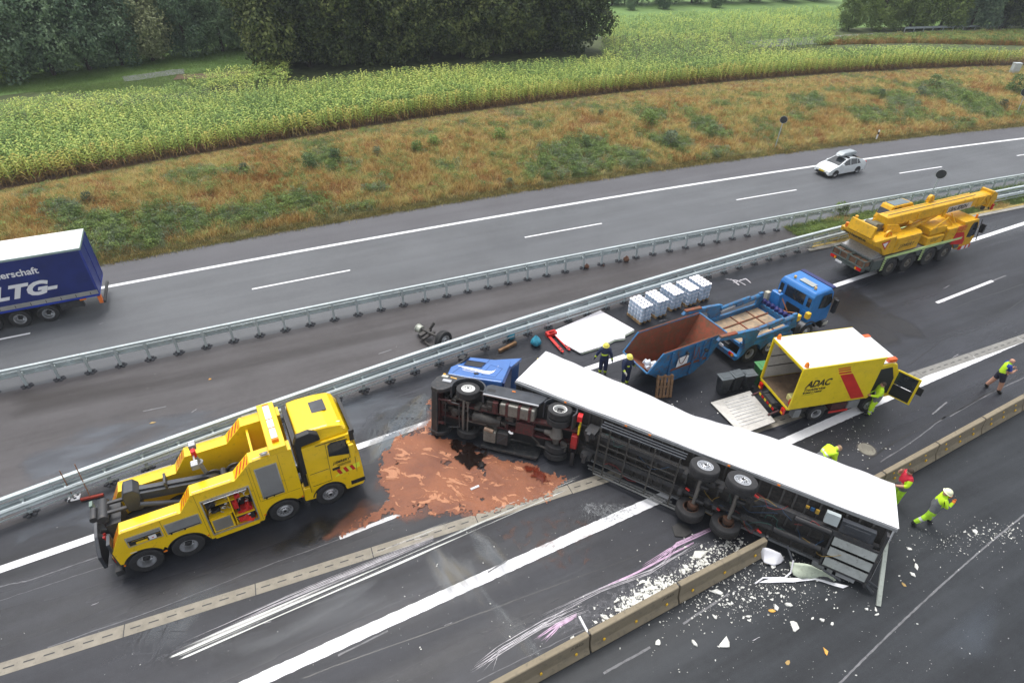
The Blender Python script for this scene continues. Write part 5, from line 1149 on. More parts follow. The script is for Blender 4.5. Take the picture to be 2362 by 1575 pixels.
for dz, m, nm in ((0, BLUES, 'floor_outside'), (.035, RUST, 'floor_inside')):
    MB().sheet([row(-.757, 1.37 + dz * .5, .93), row(.75, .18 + dz, .85), row(2.35, .18 + dz, .85), row(3.2, .80 + dz, .89), row(3.985 - dz, 2.28, .965)]).build(nm, m, ct)
for x_, z_ in ((-.757, 1.37), (3.985, 2.28)):
    b = MB(); b.tube([(x_, -.96, z_), (x_, .96, z_)], .045, 8); b.build('end_rim', BLUES, ct)
for (x, z, w) in ((.2, .72, .8),):
    for k in range(2):
        b = MB(); b.box(x - .02, x + .02, -.7 + k * .9, -.5 + k * .9, z, z + .2)
b = MB(); yv = -(wb + (wy - wb) * .5) - .115; b.prism([(.95, 1.18), (1.62, 1.25), (1.66, 1.78), (1.0, 1.72)], yv - .005, yv, 'y'); b.build('paper_notice', WHITE, ct)
for (x0, x1, z0) in ((.9, 1.5, 2.1), (1.9, 2.2, 2.1), (2.2, 2.75, 2.0)):
    b = MB(); pts = [(x0 + (x1 - x0) * t, -1.06, z0 - .75 * math.sin(math.pi * t * .9)) for t in [i / 10 for i in range(11)]]; b.tube(pts, .018, 5); b.build('hanging_chain', RUST, ct)
rg = random.Random(4)
fp = RZ(R(28.59)).to_3x3()
for k in range(8):
    b = MB(); b.lathe([(0, 0), (.125, 0), (.145, .24), (.155, .25), (.155, .27), (0, .27)], 14); o = b.build('paint_bucket', mat('bucket_white', (.70, .74, .80), .35, var=.04, dirt=.1), None, smooth=True)
    l = Vector((-.50 + .17 * (k % 4) + .05 * rg.random(), -.72 + .13 * (k // 2) * .9 + .1 * rg.random(), 1.42 - .12 * (k % 4) + .14 * (k // 4)))
    o.location = Vector((6.655, 23.563, 0)) + fp @ l; o.rotation_euler = (rg.uniform(-1.5, 1.5), rg.uniform(-1.5, 1.5), rg.uniform(0, 6)); o.scale = (.9,) * 3
    tag(o, 'white bucket thrown into the rusty skip, %s' % ['at the tip', 'next to the tip', 'in the middle', 'nearest the side wall', 'on top at the tip', 'on top next to the tip', 'topmost of the heap', 'last towards the floor'][k], 'bucket', 'buckets thrown into the skip')
# pallet leaning against the skip
WOODM = [WOOD, mat('old_pallet_wood', (.23, .13, .065), .85, var=.3, dirt=.35, scale=5, bump=.4)]
def pallet(name, loc, yaw, label, grp=None, m=0, M=None, full=True):
    r = empty(name, loc, yaw, label, 'pallet', grp)
    if M is not None: r.matrix_world = M
    L_, W_ = 1.2, .8
    for k in range(5):
        b = ('plk', m)
        if b not in WM:
            q = MB(); q.box(-L_ / 2, L_ / 2, -.055, .055, -.011, .011); WM[b] = q.mesh('board', WOODM[m])
            q = MB(); q.box(-.07, .07, -.05, .05, -.045, .045); WM[('blk', m)] = q.mesh('block', WOODM[m])
            q = MB(); q.box(-.06, .06, -W_ / 2, W_ / 2, -.011, .011); WM[('crs', m)] = q.mesh('cross_board', WOODM[m])
        link('board', WM[b], r, T(0, -W_ / 2 + .055 + k * .1725, .133))
    for x in (-.53, 0, .53):
        link('cross_board', WM[('crs', m)], r, T(x, 0, .111))
        for y in (-.34, 0, .34): link('block', WM[('blk', m)], r, T(x, y, .06))
    for y in (-.34, 0, .34): link('board', WM[('plk', m)], r, T(0, y, .011))
    return r
Mp = T(7.36, 22.42, .62) @ RZ(R(8)) @ RX(R(78)) @ RZ(R(90))
pallet('leaning_pallet', (0, 0, 0), 0, 'brown wooden pallet leaning upright against the blue skip container', m=1, M=Mp)
# pallets of buckets
BK = MB(); BK.m = 0
BK.lathe([(0, 0), (.118, 0), (.130, .225)], 12, RX(R(90))); BK.mat(1).lathe([(.134, .22), (.134, .245), (.125, .248), (.06, .242), (0, .242)], 12, RX(R(90)))
BKM = BK.mesh('bucket', [mat('bucket_body', (.55, .66, .78), .4, var=.12, scale=6, dirt=.12, dirtcol=(.25, .35, .42)), mat('bucket_lid', (.84, .82, .88), .4, var=.02)], True)
PB = [((7.39, 29.42), 0), ((8.86, 30.0), 1), ((9.95, 30.75), 2), ((10.95, 31.45), 3), ((11.95, 32.15), 4)]
ordn = ['stack nearest the white sheet', 'second stack from the white sheet', 'middle stack of the five', 'fourth stack from the white sheet', 'stack farthest from the white sheet']
yawp = math.atan2(28.41 - 29.57, 7.23 - 6.55)
bott = [at(*Z) for Z in ()]
def Z2(x, y): return (1220 + x / 4.126, 580 + y / 4.126)
PC = []
nr = [at(*Z2(1055, 700)), at(*Z2(1205, 645)), at(*Z2(1350, 575)), at(*Z2(1497, 535)), at(*Z2(1618, 490))]
for i in range(5):
    dv = Vector((math.cos(yawp), math.sin(yawp), 0)); dn = Vector((-math.sin(yawp), math.cos(yawp), 0))
    c = nr[i] - dv * .60 + dn * .40
    pallet('pallet', c, yawp, 'pale wooden pallet carrying white buckets, under the ' + ordn[i], 'pallets under the bucket stacks')
    lay = 4
    for lz in range(lay):
        for ix in range(5):
            for iy in range(3):
                if lz < lay - 1 and 0 < ix < 4 and iy == 1: continue
                o = bpy.data.objects.new('bucket', BKM); COL.objects.link(o)
                j = Vector((random.uniform(-.01, .01), random.uniform(-.01, .01), 0))
                o.location = c + dv * (-.50 + ix * .25) + dn * (-.265 + iy * .265) + Vector((0, 0, .146 + lz * .247)) + j; o.rotation_euler = (0, 0, random.uniform(0, 6))
                tag(o, 'white bucket, %s layer, %s row, %s column, %s' % (['bottom', 'second', 'third', 'top'][lz], ['rear', 'fourth', 'third', 'second', 'front'][ix], ['left', 'middle', 'right'][iy], ordn[i]), 'bucket', 'white buckets stacked on pallets')

# ================================================================ yellow service truck
adc = empty('service_truck', (12.297, 21.537, 0), R(13.7), 'yellow box truck with white roof, open back and lowered tail lift, lettered ADAC TruckService', 'truck')
L_, W2, Z0, Z1_ = 4.10, 1.166, 1.04, 3.366
b = MB(); b.box(.0, L_, -W2, -W2 + .05, Z0, Z1_); b.build('box_side', YELA, adc)
b = MB(); b.box(.0, L_, W2 - .05, W2, Z0, Z1_); b.build('box_side', YELA, adc)
b = MB(); b.box(.04, L_ - .04, W2 - .058, W2 - .052, Z0 + .06, Z1_ - .05); b.box(.04, L_ - .04, -W2 + .052, -W2 + .058, Z0 + .06, Z1_ - .05); b.build('inner_lining', mat('inner_lining', (.52, .50, .46), .6, var=.1, dirt=.2), adc)
b = MB(); b.box(L_ - .05, L_, -W2 + .051, W2 - .051, Z0, Z1_); b.build('box_front', YELA, adc)
b = MB(); b.box(L_ - .062, L_ - .055, -W2 + .06, W2 - .06, Z0 + .05, Z1_ - .05); b.build('inner_front', mat('inner_red', (.35, .03, .02), .6), adc)
b = MB(); b.box(-.02, L_ + .02, -W2 + .02, W2 - .02, Z1_ + .002, Z1_ + .05); b.build('box_roof', WHITE, adc)
b = MB()
for y in (-W2, W2): b.tube([(-.02, y, Z1_ + .015), (L_ + .02, y, Z1_ + .015)], .04, 8)
b.tube([(L_, -W2, Z1_ + .015), (L_, W2, Z1_ + .015)], .035, 8); b.build('roof_edge', YELA, adc)
b = MB(); b.box(-.05, .06, -W2 - .01, -W2 + .07, Z0, Z1_); b.box(-.05, .06, W2 - .07, W2 + .01, Z0, Z1_); b.box(-.05, .06, -W2 + .07, W2 - .07, Z1_ - .09, Z1_ + .03); b.box(-.05, .06, -W2 + .07, W2 - .07, Z0 - .08, Z0 + .02); b.build('rear_frame', YELA, adc)
b = MB(); b.box(.0, L_ - .06, -W2 + .06, W2 - .06, Z0, Z0 + .04); b.build('box_floor', mat('box_floor_wood', (.17, .11, .065), .7, var=.3, scale=2, dirt=.4, bump=.3), adc)
for z in (1.75, 2.35):
    b = MB(); b.box(.1, L_ - .1, W2 - .085, W2 - .06, z, z + .05); b.build('lashing_rail', mat('lashing_rail', (.12, .11, .10), .5), adc)
b = MB(); b.lathe([(.08, -.05), (.18, -.05), (.18, .05), (.08, .05), (.08, -.05)], 14, T(.5, W2 - .12, 2.95)); b.build('red_cable_reel', RED, adc)
b = MB(); b.box(2.3, 2.9, -.6, .0, Z0 + .04, Z0 + .6); b.box(.25, .75, -.95, -.45, Z0 + .04, Z0 + .35); b.build('yellow_crate', mat('pale_yellow_crate', (.62, .58, .22), .6, var=.2), adc, bevel=.05)
b = MB(); b.box(.15, .5, -1.0, -.8, Z0 + .04, Z0 + .3); b.build('red_box', RED, adc)
for (x, y) in ((.15, -W2 + .12), (.15, W2 - .12)):
    b = MB(); b.tube([(x, y, Z1_ + .05), (x, y, Z1_ + .18), (x, y, Z1_ + .28)], [.10, .09, .05], 12); b.build('amber_beacon', ORANGE, adc, smooth=True)
yy = -W2 - .003
text('ADAC', .52, BLACK, adc, T(.40, yy, 2.27) @ RX(R(90)), shear=.22, bold=.018, ext=.002, ax=.86, spacing=.95)
text('TruckService', .21, BLACK, adc, T(.36, yy, 2.06) @ RX(R(90)), shear=.22, bold=.007, ext=.002, ax=.98)
text('\u260e 0800 5 248000'.replace('\u260e ', ''), .15, BLACK, adc, T(.50, yy, 1.90) @ RX(R(90)), shear=.22, bold=.005, ext=.002, ax=.90)
b = MB(); b.lathe([(0, -.004), (.05, -.004), (.05, .0), (0, 0)], 14, T(.43, yy, 1.95)); b.box(.36, .50, yy - .004, yy, 1.985, 2.01); b.build('telephone_symbol', BLACK, adc)
b = MB(); b.box(.36, .95, yy - .002, yy, 1.83, 1.845); b.build('small_print', BLACK, adc)
st = [(1.72, 3.16, 3.10), (1.78, 3.04, 2.97), (1.85, 2.90, 2.80)]
for x, za, zb in st:
    b = MB(); b.prism([(x - (za - 3.1) * .0, za), (x + .62, za), (x + .62 + (za - zb) * .75, zb), (x + (za - zb) * .75, zb)], yy - .004, yy, 'y'); b.build('red_stripe', RED, adc)
b = MB(); b.prism([(1.98, 2.74), (2.62, 2.74), (3.86, 1.14), (3.16, 1.14)], yy - .004, yy, 'y'); b.build('red_stripe', RED, adc)
# running gear
b = MB(); b.box(-.3, 5.6, -.42, -.32, .62, .84); b.box(-.3, 5.6, .32, .42, .62, .84); b.box(-.3, 5.4, -.32, .32, .66, .8); b.box(.1, L_, -1.0, 1.0, .88, 1.03); b.build('chassis', DARK, adc)
for x, k in ((1.65, 'rear'), (4.47, 'front')):
    for y, s_ in ((-.98, -1), (.98, 1)): wheel(adc, x, y, .43, .43, .26, k, side=s_)
b = MB(); b.box(2.4, 3.2, -1.05, -.6, .45, .85); b.build('side_locker', REDF, adc)
b = MB(); b.box(3.25, 3.85, -1.10, -.6, .42, .9); b.build('fuel_tank', GREY, adc, bevel=.04)
b = MB(); b.box(2.3, 3.3, -1.12, -1.09, .35, .45); b.build('red_side_guard', RED, adc)
b = MB(); b.box(.4, .75, -1.1, -.8, .4, .85); b.build('tail_lift_motor', GREY, adc)
for y in (-1.0, .82):
    b = MB(); b.box(-.12, -.02, y, y + .2, .60, .92); b.build('tail_lamp', LENSR, adc)
    b = MB(); b.box(-.13, -.12, y + .02, y + .18, .62, .72); b.build('indicator_lamp', LENSA, adc)
b = MB(); b.box(-.3, -.18, -.62, .62, .52, .68); b.build('rear_guard_bar', BLACK, adc)
for k in range(6):
    b = MB(); b.box(-.315, -.30, -.6 + k * .21, -.45 + k * .21, .54, .66); b.build('reflector_strip', PLATEY if k % 2 else LENSR, adc)
b = MB(); b.tube([(-.1, -.7, .6), (-.6, -.7, .42)], .05); b.tube([(-.1, .7, .6), (-.6, .7, .42)], .05); b.build('tail_lift_arm', REDF, adc)
b = MB(); b.add([(-.50, -1.16, .42), (-.50, 1.02, .42), (-2.55, .95, .10), (-2.20, -1.30, .10)], [(0, 1, 2, 3)])
o = b.build('tail_lift_platform', mat('tail_lift_alu', (.36, .35, .33), .4, metal=.45, var=.12, scale=2, dirt=.25, dirtcol=(.2, .19, .17)), adc); s = o.modifiers.new('t', 'SOLIDIFY'); s.thickness = .06; s.offset = -1
for k in range(9):
    t0 = .10 + k * .088; p = Vector((-.62, 0, .404)).lerp(Vector((-2.20, 0, .15)), 0); b = MB()
    ya = .75 - k * .20; b.tube([(-.75, ya, .392), (-2.0, ya - .02, .198)], .010, 4); b.build('platform_rib', CHROME, adc)
# cab
b = MB(); b.prism([(4.22, .75), (4.22, 2.75), (4.85, 2.82), (5.15, 2.70), (5.62, 1.75), (5.68, .75), (5.05, .7)] + arc(4.47, .43, .5, 30, 100, 5), -1.0, 1.06, 'y'); b.build('cab', YELA, adc, bevel=.05)
b = MB(); b.prism([(4.30, 1.0), (4.30, 2.55), (4.9, 2.60), (5.25, 1.9), (5.3, 1.0)], -1.012, -.995, 'y'); b.build('door_opening', mat('cab_interior', (.02, .025, .025), .7), adc)
b = MB(); b.add([(5.66, -.95, 1.72), (5.66, 1.0, 1.72), (5.19, .95, 2.66), (5.19, -.9, 2.66)], [(0, 1, 2, 3)], T(.01, 0, 0)); b.build('windscreen', GLASS, adc)
b = MB(); b.box(4.25, 5.0, -.95, 1.0, 2.80, 2.85); b.build('cab_roof', WHITE, adc)
b = MB(); b.box(4.62, 4.98, -.78, .78, 2.86, 3.02); b.build('light_bar', mat('clear_lens', (.85, .85, .85)), adc, bevel=.03)
for y0, y1 in ((-.98, -.78), (.78, .98)):
    b = MB(); b.box(4.6, 5.0, y0, y1, 2.86, 3.03); b.build('amber_beacon', mat('beacon_red_orange', (.8, .12, .02), .3), adc)
# open door: swung out towards the camera side
D = Matrix.Translation((5.28, -1.02, 0)) @ RZ(R(-62))
b = MB(); b.box(0, 1.02, -.05, .0, .95, 1.0, D); b.box(0, 1.02, -.05, .0, 2.35, 2.42, D); b.box(0, .07, -.05, 0, 1.0, 2.35, D); b.box(.93, 1.02, -.05, 0, 1.0, 2.35, D); b.build('door', YELA, adc)
b = MB(); b.box(.07, .93, -.04, -.01, 1.0, 1.62, D); b.build('door_lining', BLACK, adc)
b = MB(); b.box(.07, .93, -.03, -.02, 1.66, 2.35, D); b.build('door_window', GLASS, adc)
b = MB(); b.box(.9, 1.25, .02, .1, 1.6, 2.0, D); b.tube([(.3, .05, 2.2), (.9, .2, 2.2)], .02, 6, D); b.build('wing_mirror', BLACK, adc)

# ================================================================ blue curtain trailer passing on the far carriageway
ltg = empty('passing_trailer', (-23.731, 29.802, 0), R(205.97), 'dark blue curtain-sided trailer with white roof driving out at the left frame edge', 'trailer')
# x forward (to the left of the picture), +y is the side facing the camera
b = MB(); b.box(.02, 13.5, 1.22, 1.26, 1.42, 3.92); b.build('curtain', BLUEL, ltg)
b = MB(); b.box(.02, 13.5, -1.26, -1.22, 1.2, 3.92); b.build('curtain', BLUEL, ltg)
b = MB(); b.box(-.02, 13.5, -1.25, 1.25, 3.93, 4.0); b.build('roof', WHITE, ltg)
b = MB(); b.box(-.04, 13.5, 1.20, 1.29, 3.88, 3.99); b.box(-.05, .02, -1.27, 1.27, 3.86, 3.99); b.build('roof_rail', mat('rail_pale_green', (.35, .45, .42), .4, metal=.3), ltg)
b = MB(); b.box(-.03, .02, -1.18, 1.18, 1.2, 3.86); b.build('rear_doors', mat('rear_blue', (.02, .04, .22), .4, var=.2), ltg)
b = MB(); b.box(-.05, .06, 1.18, 1.27, 1.15, 3.88); b.box(-.05, .06, -1.27, -1.18, 1.15, 3.88); b.box(-.06, -.03, -.04, .04, 1.2, 3.86); b.build('rear_post', mat('post_blue', (.03, .05, .28), .4), ltg)
b = MB(); b.box(.0, 13.5, 1.24, 1.275, 1.17, 1.42); b.build('drop_side', mat('drop_side_grey', (.36, .36, .34), .5, metal=.3, var=.1), ltg)
b = MB(); b.box(-.02, 13.5, -1.25, 1.265, 1.03, 1.16); b.build('chassis_rail', mat('rail_blue', (.01, .04, .35), .4), ltg)
k = 0
while k * .7 < 13:
    b = MB(); b.box(.35 + k * .7, .38 + k * .7, 1.275, 1.29, 1.20, 1.36); b.build('curtain_buckle', DARK, ltg); k += 1
b = MB(); b.box(.2, 13, -.5, .5, .75, 1.03); b.build('chassis_beam', DARK, ltg)
for x in (2.65, 3.96, 5.27):
    for y, s_ in ((1.08, 1), (-1.08, -1)): wheel(ltg, x, y, .5, .5, .38, 'rear', side=s_)
    MB().tube([(x, -1, .5), (x, 1, .5)], .07).build('axle', DARK, ltg)
b = MB(); b.box(-.03, .15, 1.0, 1.26, .55, .98); b.build('tail_lamp', mat('tail_orange', (.75, .18, .03), .3), ltg)
b = MB(); b.box(.9, 2.0, .95, 1.15, .5, .95); b.build('underbody_box', DARK, ltg)
b = MB(); b.box(.7, 1.0, 1.16, 1.24, .92, 1.0); b.build('amber_marker', ORANGE, ltg)
def ytext(s, size, x, z, **k): return text(s, size, WHITE, ltg, T(x, 1.268, z) @ RZ(R(180)) @ RX(R(90)), ext=.003, **k)
ytext('Partnerschaft', .52, 4.95, 2.98, shear=.05, bold=.012)
ytext('-LTG-', 1.05, 5.05, 1.78, shear=.35, bold=.05, ax=1.25)
b = MB(); b.box(-.15, -.03, -1.2, 1.2, .5, .65); b.build('underrun_bar', DARK, ltg)

# ================================================================ silver car with roof box
car = empty('car', (30.088, 53.821, 0), R(205.61), 'silver hatchback with grey roof box driving on the far carriageway', 'car')
# x forward, origin between the rear wheels
prof_c = [(-.92, .35), (-.95, .85), (-.80, 1.02), (-.45, 1.20), (.3, 1.42), (1.05, 1.48), (1.55, 1.40), (2.45, .98), (3.15, .82), (3.50, .62), (3.55, .32), (3.1, .22), (-.6, .24)]
rows = []
def carw(x, z):
    w = .86 - .10 * max(0, (abs(x - 1.3) - 1.6)) ; w -= max(0, z - .88) * .42; return max(.3, w)
cent = (1.3, .62)
up = [(-.92, .40), (-.96, .86), (-.80, 1.04), (-.40, 1.22), (.30, 1.42), (.75, 1.47), (1.10, 1.46), (1.55, 1.38), (2.0, 1.18), (2.45, .99), (2.85, .90), (3.2, .78), (3.48, .60), (3.55, .34)]
b = MB()
for x, z in up:
    w = .84 - .16 * max(0, abs(x - 1.3) - 1.75); wt_ = w - max(0, z - .9) * .40
    rows.append([(x, -w, .26), (x, -w - .01, min(z, .60)), (x, -w, min(z, .88)), (x, -wt_, z), (x, -wt_ * .5, z + .025), (x, 0, z + .035), (x, wt_ * .5, z + .025), (x, wt_, z), (x, w, min(z, .88)), (x, w + .01, min(z, .60)), (x, w, .26)])
b.sheet(rows); b.build('body', SILVER, car, smooth=True)
b = MB(); b.box(-.8, 3.4, -.78, .78, .2, .3); b.build('floor_pan', BLACK, car)
def glass_strip(name, ia, ib, inset):
    b = MB(); r = []
    for i in (ia, ib):
        x, z = up[i]; w = .84 - .16 * max(0, abs(x - 1.3) - 1.75); w = (w - max(0, z - .9) * .40) * inset
        r.append([(x, -w, z + .012), (x, -w * .5, z + .034), (x, 0, z + .043), (x, w * .5, z + .034), (x, w, z + .012)])
    b.sheet(r); return b
b = MB()
for ia, ib in ((7, 8), (8, 9)):
    g = glass_strip('w', ia, ib, .90); b.add(g.v, g.f)
b.build('windscreen', GLASS, car, smooth=True)
b = MB(); g = glass_strip('w', 3, 4, .86); b.add(g.v, g.f); b.build('rear_window', GLASS, car)
for s_ in (-1, 1):
    def sw_(x, z): w = .84 - .16 * max(0, abs(x - 1.3) - 1.75); return s_ * (w - max(0, z - .88) * .40 + .012)
    for pts in ([(-.15, .95), (.25, .94), (.25, 1.34), (.05, 1.27)], [(.30, .94), (1.05, .93), (1.05, 1.42), (.30, 1.36)], [(1.12, .93), (2.15, .95), (1.60, 1.30), (1.12, 1.40)]):
        b = MB(); b.add([(x, sw_(x, z), z) for x, z in pts], [tuple(range(len(pts)))]); b.build('side_window', GLASS, car)
    b = MB(); b.box(1.95, 2.15, s_ * .88 - .06, s_ * .88 + .06, .95, 1.07); b.build('wing_mirror', SILVER, car)
    for x in (0, 2.7): wheel(car, x, s_ * .76, .32, .32, .20, 'front', side=s_)
    for x in (0, 2.7):
        b = MB(); b.prism(arc(x, .32, .36, 0, 180, 10), s_ * .835 - .03, s_ * .835 + .03, 'y'); b.build('wheel_arch', BLACK, car)
    b = MB(); b.add([(3.05, s_ * .58, .84), (3.42, s_ * .50, .66), (3.38, s_ * .74, .62), (3.0, s_ * .80, .80)], [(0, 1, 2, 3)], T(.03, s_ * .01, .01)); b.build('headlight', mat('headlight_pale', (.6, .63, .65), .1), car)
    b = MB(); b.box(-.96, -.86, s_ * .65 - .1, s_ * .65 + .1, .75, 1.0); b.build('tail_lamp', LENSR, car)
b = MB(); b.box(3.50, 3.57, -.55, .55, .30, .46); b.build('lower_grille', BLACK, car)
b = MB(); b.box(3.56, 3.585, -.26, .26, .47, .58); b.build('number_plate', PLATEY, car)
b = MB(); b.prism([(0, 1.58), (.15, 1.55), (1.75, 1.56), (1.95, 1.66), (1.5, 1.86), (.3, 1.90), (.0, 1.78)], -.42, .30, 'y'); b.build('roof_box', mat('roof_box_grey', (.36, .40, .42), .35, metal=.2), car, bevel=.09)
b = MB(); b.box(.35, .42, -.62, .62, 1.46, 1.56); b.box(1.25, 1.32, -.62, .62, 1.46, 1.56); b.build('roof_bars', BLACK, car)
# ================================================================ people
SKIN = mat('skin', (.50, .27, .19), .6, var=.08)
NAVY = mat('navy_uniform', (.012, .022, .065), .75, var=.3, scale=6, bump=.4, bscale=18)
BOOT = mat('black_boots', (.015, .015, .015), .5)
HAIRD = mat('dark_hair', (.04, .025, .015), .8); HAIRL = mat('light_hair', (.30, .20, .12), .8)
TROUS = mat('hi_vis_trousers', (.42, .75, .03), .7, var=.2, scale=7, bump=.4, bscale=16, dirt=.2, dirtcol=(.2, .35, .04))
GREYW = mat('grey_workwear', (.16, .17, .18), .75, var=.2, scale=7, bump=.3, bscale=15)
REDV = mat('red_vest', (.55, .015, .04), .7, var=.1, scale=8, bump=.3, bscale=16)
SHORTS = mat('navy_shorts', (.02, .02, .04), .8); TEE = mat('blue_tee', (.02, .05, .28), .8)
GLOVO = mat('orange_gloves', (.75, .20, .03), .7); GLOVG = mat('pale_gloves', (.50, .48, .42), .7)
BAND = mat('reflective_band', (.62, .78, .05), .4); BANDS = mat('silver_band', (.62, .64, .62), .3)
BASEJ = dict(pel=(0, 0, .96), spi=(0, 0, 1.14), che=(0, 0, 1.34), nek=(.0, 0, 1.50), hd0=(.015, 0, 1.57), hd1=(.02, 0, 1.66), hd2=(.01, 0, 1.745))
for s_, y in (('l', 1), ('r', -1)):
    BASEJ.update({'sh' + s_: (0, .17 * y, 1.43), 'el' + s_: (-.02, .25 * y, 1.14), 'wr' + s_: (.06, .27 * y, .90), 'pa' + s_: (.08, .27 * y, .82),
                  'hi' + s_: (0, .09 * y, .92), 'kn' + s_: (.02, .11 * y, .50), 'an' + s_: (0, .12 * y, .09), 'to' + s_: (.17, .13 * y, .035)})
RAD = dict(pel=(.20, .17), spi=(.20, .16), che=(.22, .18), nek=(.075, .075), hd0=(.085, .09), hd1=(.105, .11), hd2=(.08, .085), sh=(.105, .105), el=(.075, .075), wr=(.048, .045), pa=(.055, .035), hi=(.145, .145), kn=(.10, .10), an=(.075, .075), to=(.06, .045))
def person(loc, yaw, label, pose, cloth, scale=1.0, hat=None, hair=None, lean=0.0, head_turn=0.0, z=0.0):
    r = empty('person', (loc[0], loc[1], z), yaw, label, 'person')
    r.scale = (scale,) * 3
    J = dict(BASEJ); J.update(pose)
    names = list(J); vs = []; rad = []; idx = {}
    for n in names:
        idx[n] = len(vs); vs.append(J[n]); rad.append(RAD[n] if n in RAD else RAD[n[:2]])
    ed = [('pel', 'spi'), ('spi', 'che'), ('che', 'nek'), ('nek', 'hd0'), ('hd0', 'hd1'), ('hd1', 'hd2')]
    for s_ in 'lr': ed += [('che', 'sh' + s_), ('sh' + s_, 'el' + s_), ('el' + s_, 'wr' + s_), ('wr' + s_, 'pa' + s_), ('pel', 'hi' + s_), ('hi' + s_, 'kn' + s_), ('kn' + s_, 'an' + s_), ('an' + s_, 'to' + s_)]
    E = [(idx[a], idx[c]) for a, c in ed]
    me = bpy.data.meshes.new('body'); me.from_pydata(vs, E, [])
    o = bpy.data.objects.new('tmp_body', me); COL.objects.link(o)
    sk = o.modifiers.new('s', 'SKIN'); sk.use_smooth_shade = True
    for i, rr in enumerate(rad): me.skin_vertices[0].data[i].radius = rr; me.skin_vertices[0].data[i].use_root = (i == 0)
    su = o.modifiers.new('u', 'SUBSURF'); su.levels = 2; su.render_levels = 2
    bpy.context.view_layer.update()
    m2 = bpy.data.meshes.new_from_object(o.evaluated_get(bpy.context.evaluated_depsgraph_get())); bpy.data.objects.remove(o)
    ms = []; m2.materials.clear()
    def mi(m):
        if m not in ms: ms.append(m); m2.materials.append(m)
        return ms.index(m)
    segs = [(a, c, Vector(J[a]), Vector(J[c])) for a, c in ed]
    for p in m2.polygons:
        c = p.center; best = None
        for a, b_, A_, B_ in segs:
            d = B_ - A_; t = max(0, min(1, (c - A_).dot(d) / d.length_squared)); q = (c - A_ - d * t).length / (1.4 if a in ('pel', 'spi', 'che') else 1)
            if best is None or q < best[0]: best = (q, a, b_, t)
        p.material_index = mi(cloth(best[1], best[2], best[3], c)); p.use_smooth = True
    link('body', m2, r)
    # fingers and thumbs rooted in the palms
    for s_, y in (('l', 1), ('r', -1)):
        w = Vector(J['wr' + s_]); pa = Vector(J['pa' + s_]); d = (pa - w).normalized(); side = d.cross(Vector((0, 1, 0) if abs(d.y) < .8 else (0, 0, 1))).normalized(); dn = d.cross(side) * -y
        b = MB()
        for k in range(4):
            l = (.07, .082, .078, .062)[k]; o_ = side * (.027 - .018 * k); p0 = pa + o_ - d * .005
            b.tube([p0, p0 + d * l * .55 + dn * .008, p0 + d * l * .8 + dn * .03], [.0105, .0095, .007], 6)
        p0 = w.lerp(pa, .5) + side * .03; b.tube([p0, p0 + side * .03 + d * .02, p0 + side * .035 + d * .05 + dn * .015], [.013, .011, .008], 6)
        b.build('fingers', cloth('pa', 'pa', 1, pa), r, smooth=True)['kind'] = 'stuff'
    h0 = Vector(J['hd0']); h2 = Vector(J['hd2']); up = (h2 - h0).normalized(); hc = Vector(J['hd1'])
    fw = Vector((math.cos(head_turn), math.sin(head_turn), 0)); fw = (fw - up * fw.dot(up)).normalized(); sd_ = up.cross(fw)
    HM = Matrix((( *fw, 0), (*sd_, 0), (*up, 0), (0, 0, 0, 1))).transposed(); HM = Matrix.Translation(hc) @ HM
    b = MB(); b.tube([(.085, 0, .015), (.115, 0, -.015), (.09, 0, -.022)], [.010, .014, .008], 6, HM); b.build('nose', SKIN, r)
    b = MB(); b.box(.084, .094, -.022, .022, -.052, -.044, HM); b.build('mouth', mat('lips', (.30, .09, .08), .6), r)
    for y in (-.032, .032):
        b = MB(); b.box(.082, .092, y - .012, y + .012, .014, .026, HM); b.build('eye', BLACK, r)
        b = MB(); b.tube([(-.005, y * 2.75, .02), (-.01, y * 2.85, -.03)], .016, 6, HM); b.build('ear', SKIN, r)
    if hair:
        b = MB(); b.lathe([(.104, -.02), (.103, .02), (.085, .06), (.05, .088), (.0, .098)], 16, HM @ T(-.022, 0, .015) @ RX(R(90)))
        b.build('hair', hair, r, smooth=True)
    if hat:
        b = MB(); b.lathe([(.150, -.012), (.125, .0), (.122, .03), (.11, .075), (.07, .115), (0, .128)], 20, HM @ T(0, 0, .03) @ RX(R(90)) @ Matrix.Diagonal((1.12, 1, 1, 1)))
        h = b.build('helmet', hat, r, smooth=True)
        b = MB(); b.tube([(.0, -.1, .06), (.02, -.095, -.06), (.05, 0, -.09), (.02, .095, -.06), (.0, .1, .06)], .006, 5, HM); b.build('chin_strap', BLACK, h)
    return r
def thw(a, b_, t, c):
    k = a[:2]
    if k in ('he', 'hd', 'ne'): return SKIN if a != 'nek' else NAVY
    if k in ('wr', 'pa'): return BOOT
    if a == 'spi' and .35 < t < .75: return BAND
    if k in ('el',) and .45 < t < .8: return BAND
    if k == 'kn' and .55 < t < .85: return BAND
    if k == 'an' : return BOOT
    return NAVY
def hv(a, b_, t, c):
    k = a[:2]
    if k in ('hd',): return SKIN
    if k in ('wr', 'pa'): return SKIN
    if k == 'an': return BOOT
    if a == 'spi' and .2 < t < .4: return BANDS
    if k == 'kn' and .5 < t < .7: return BANDS
    if k == 'pe': return GREYW
    return HIVIS
def ffc(a, b_, t, c):
    k = a[:2]
    if k == 'hd': return SKIN
    if k in ('wr', 'pa'): return GLOVO
    if k == 'an' or (k == 'kn' and t > .8): return BOOT
    if k == 'pe' or a == 'spi' and t < .5 or (k == 'hi' and t < .35): return GREYW
    if k == 'kn' and .25 < t < .45 or (a == 'spi' and t > .8): return BANDS
    if k in ('hi', 'kn'): return TROUS
    if k == 'el': return GREYW if t < .4 else HIVIS
    return HIVIS
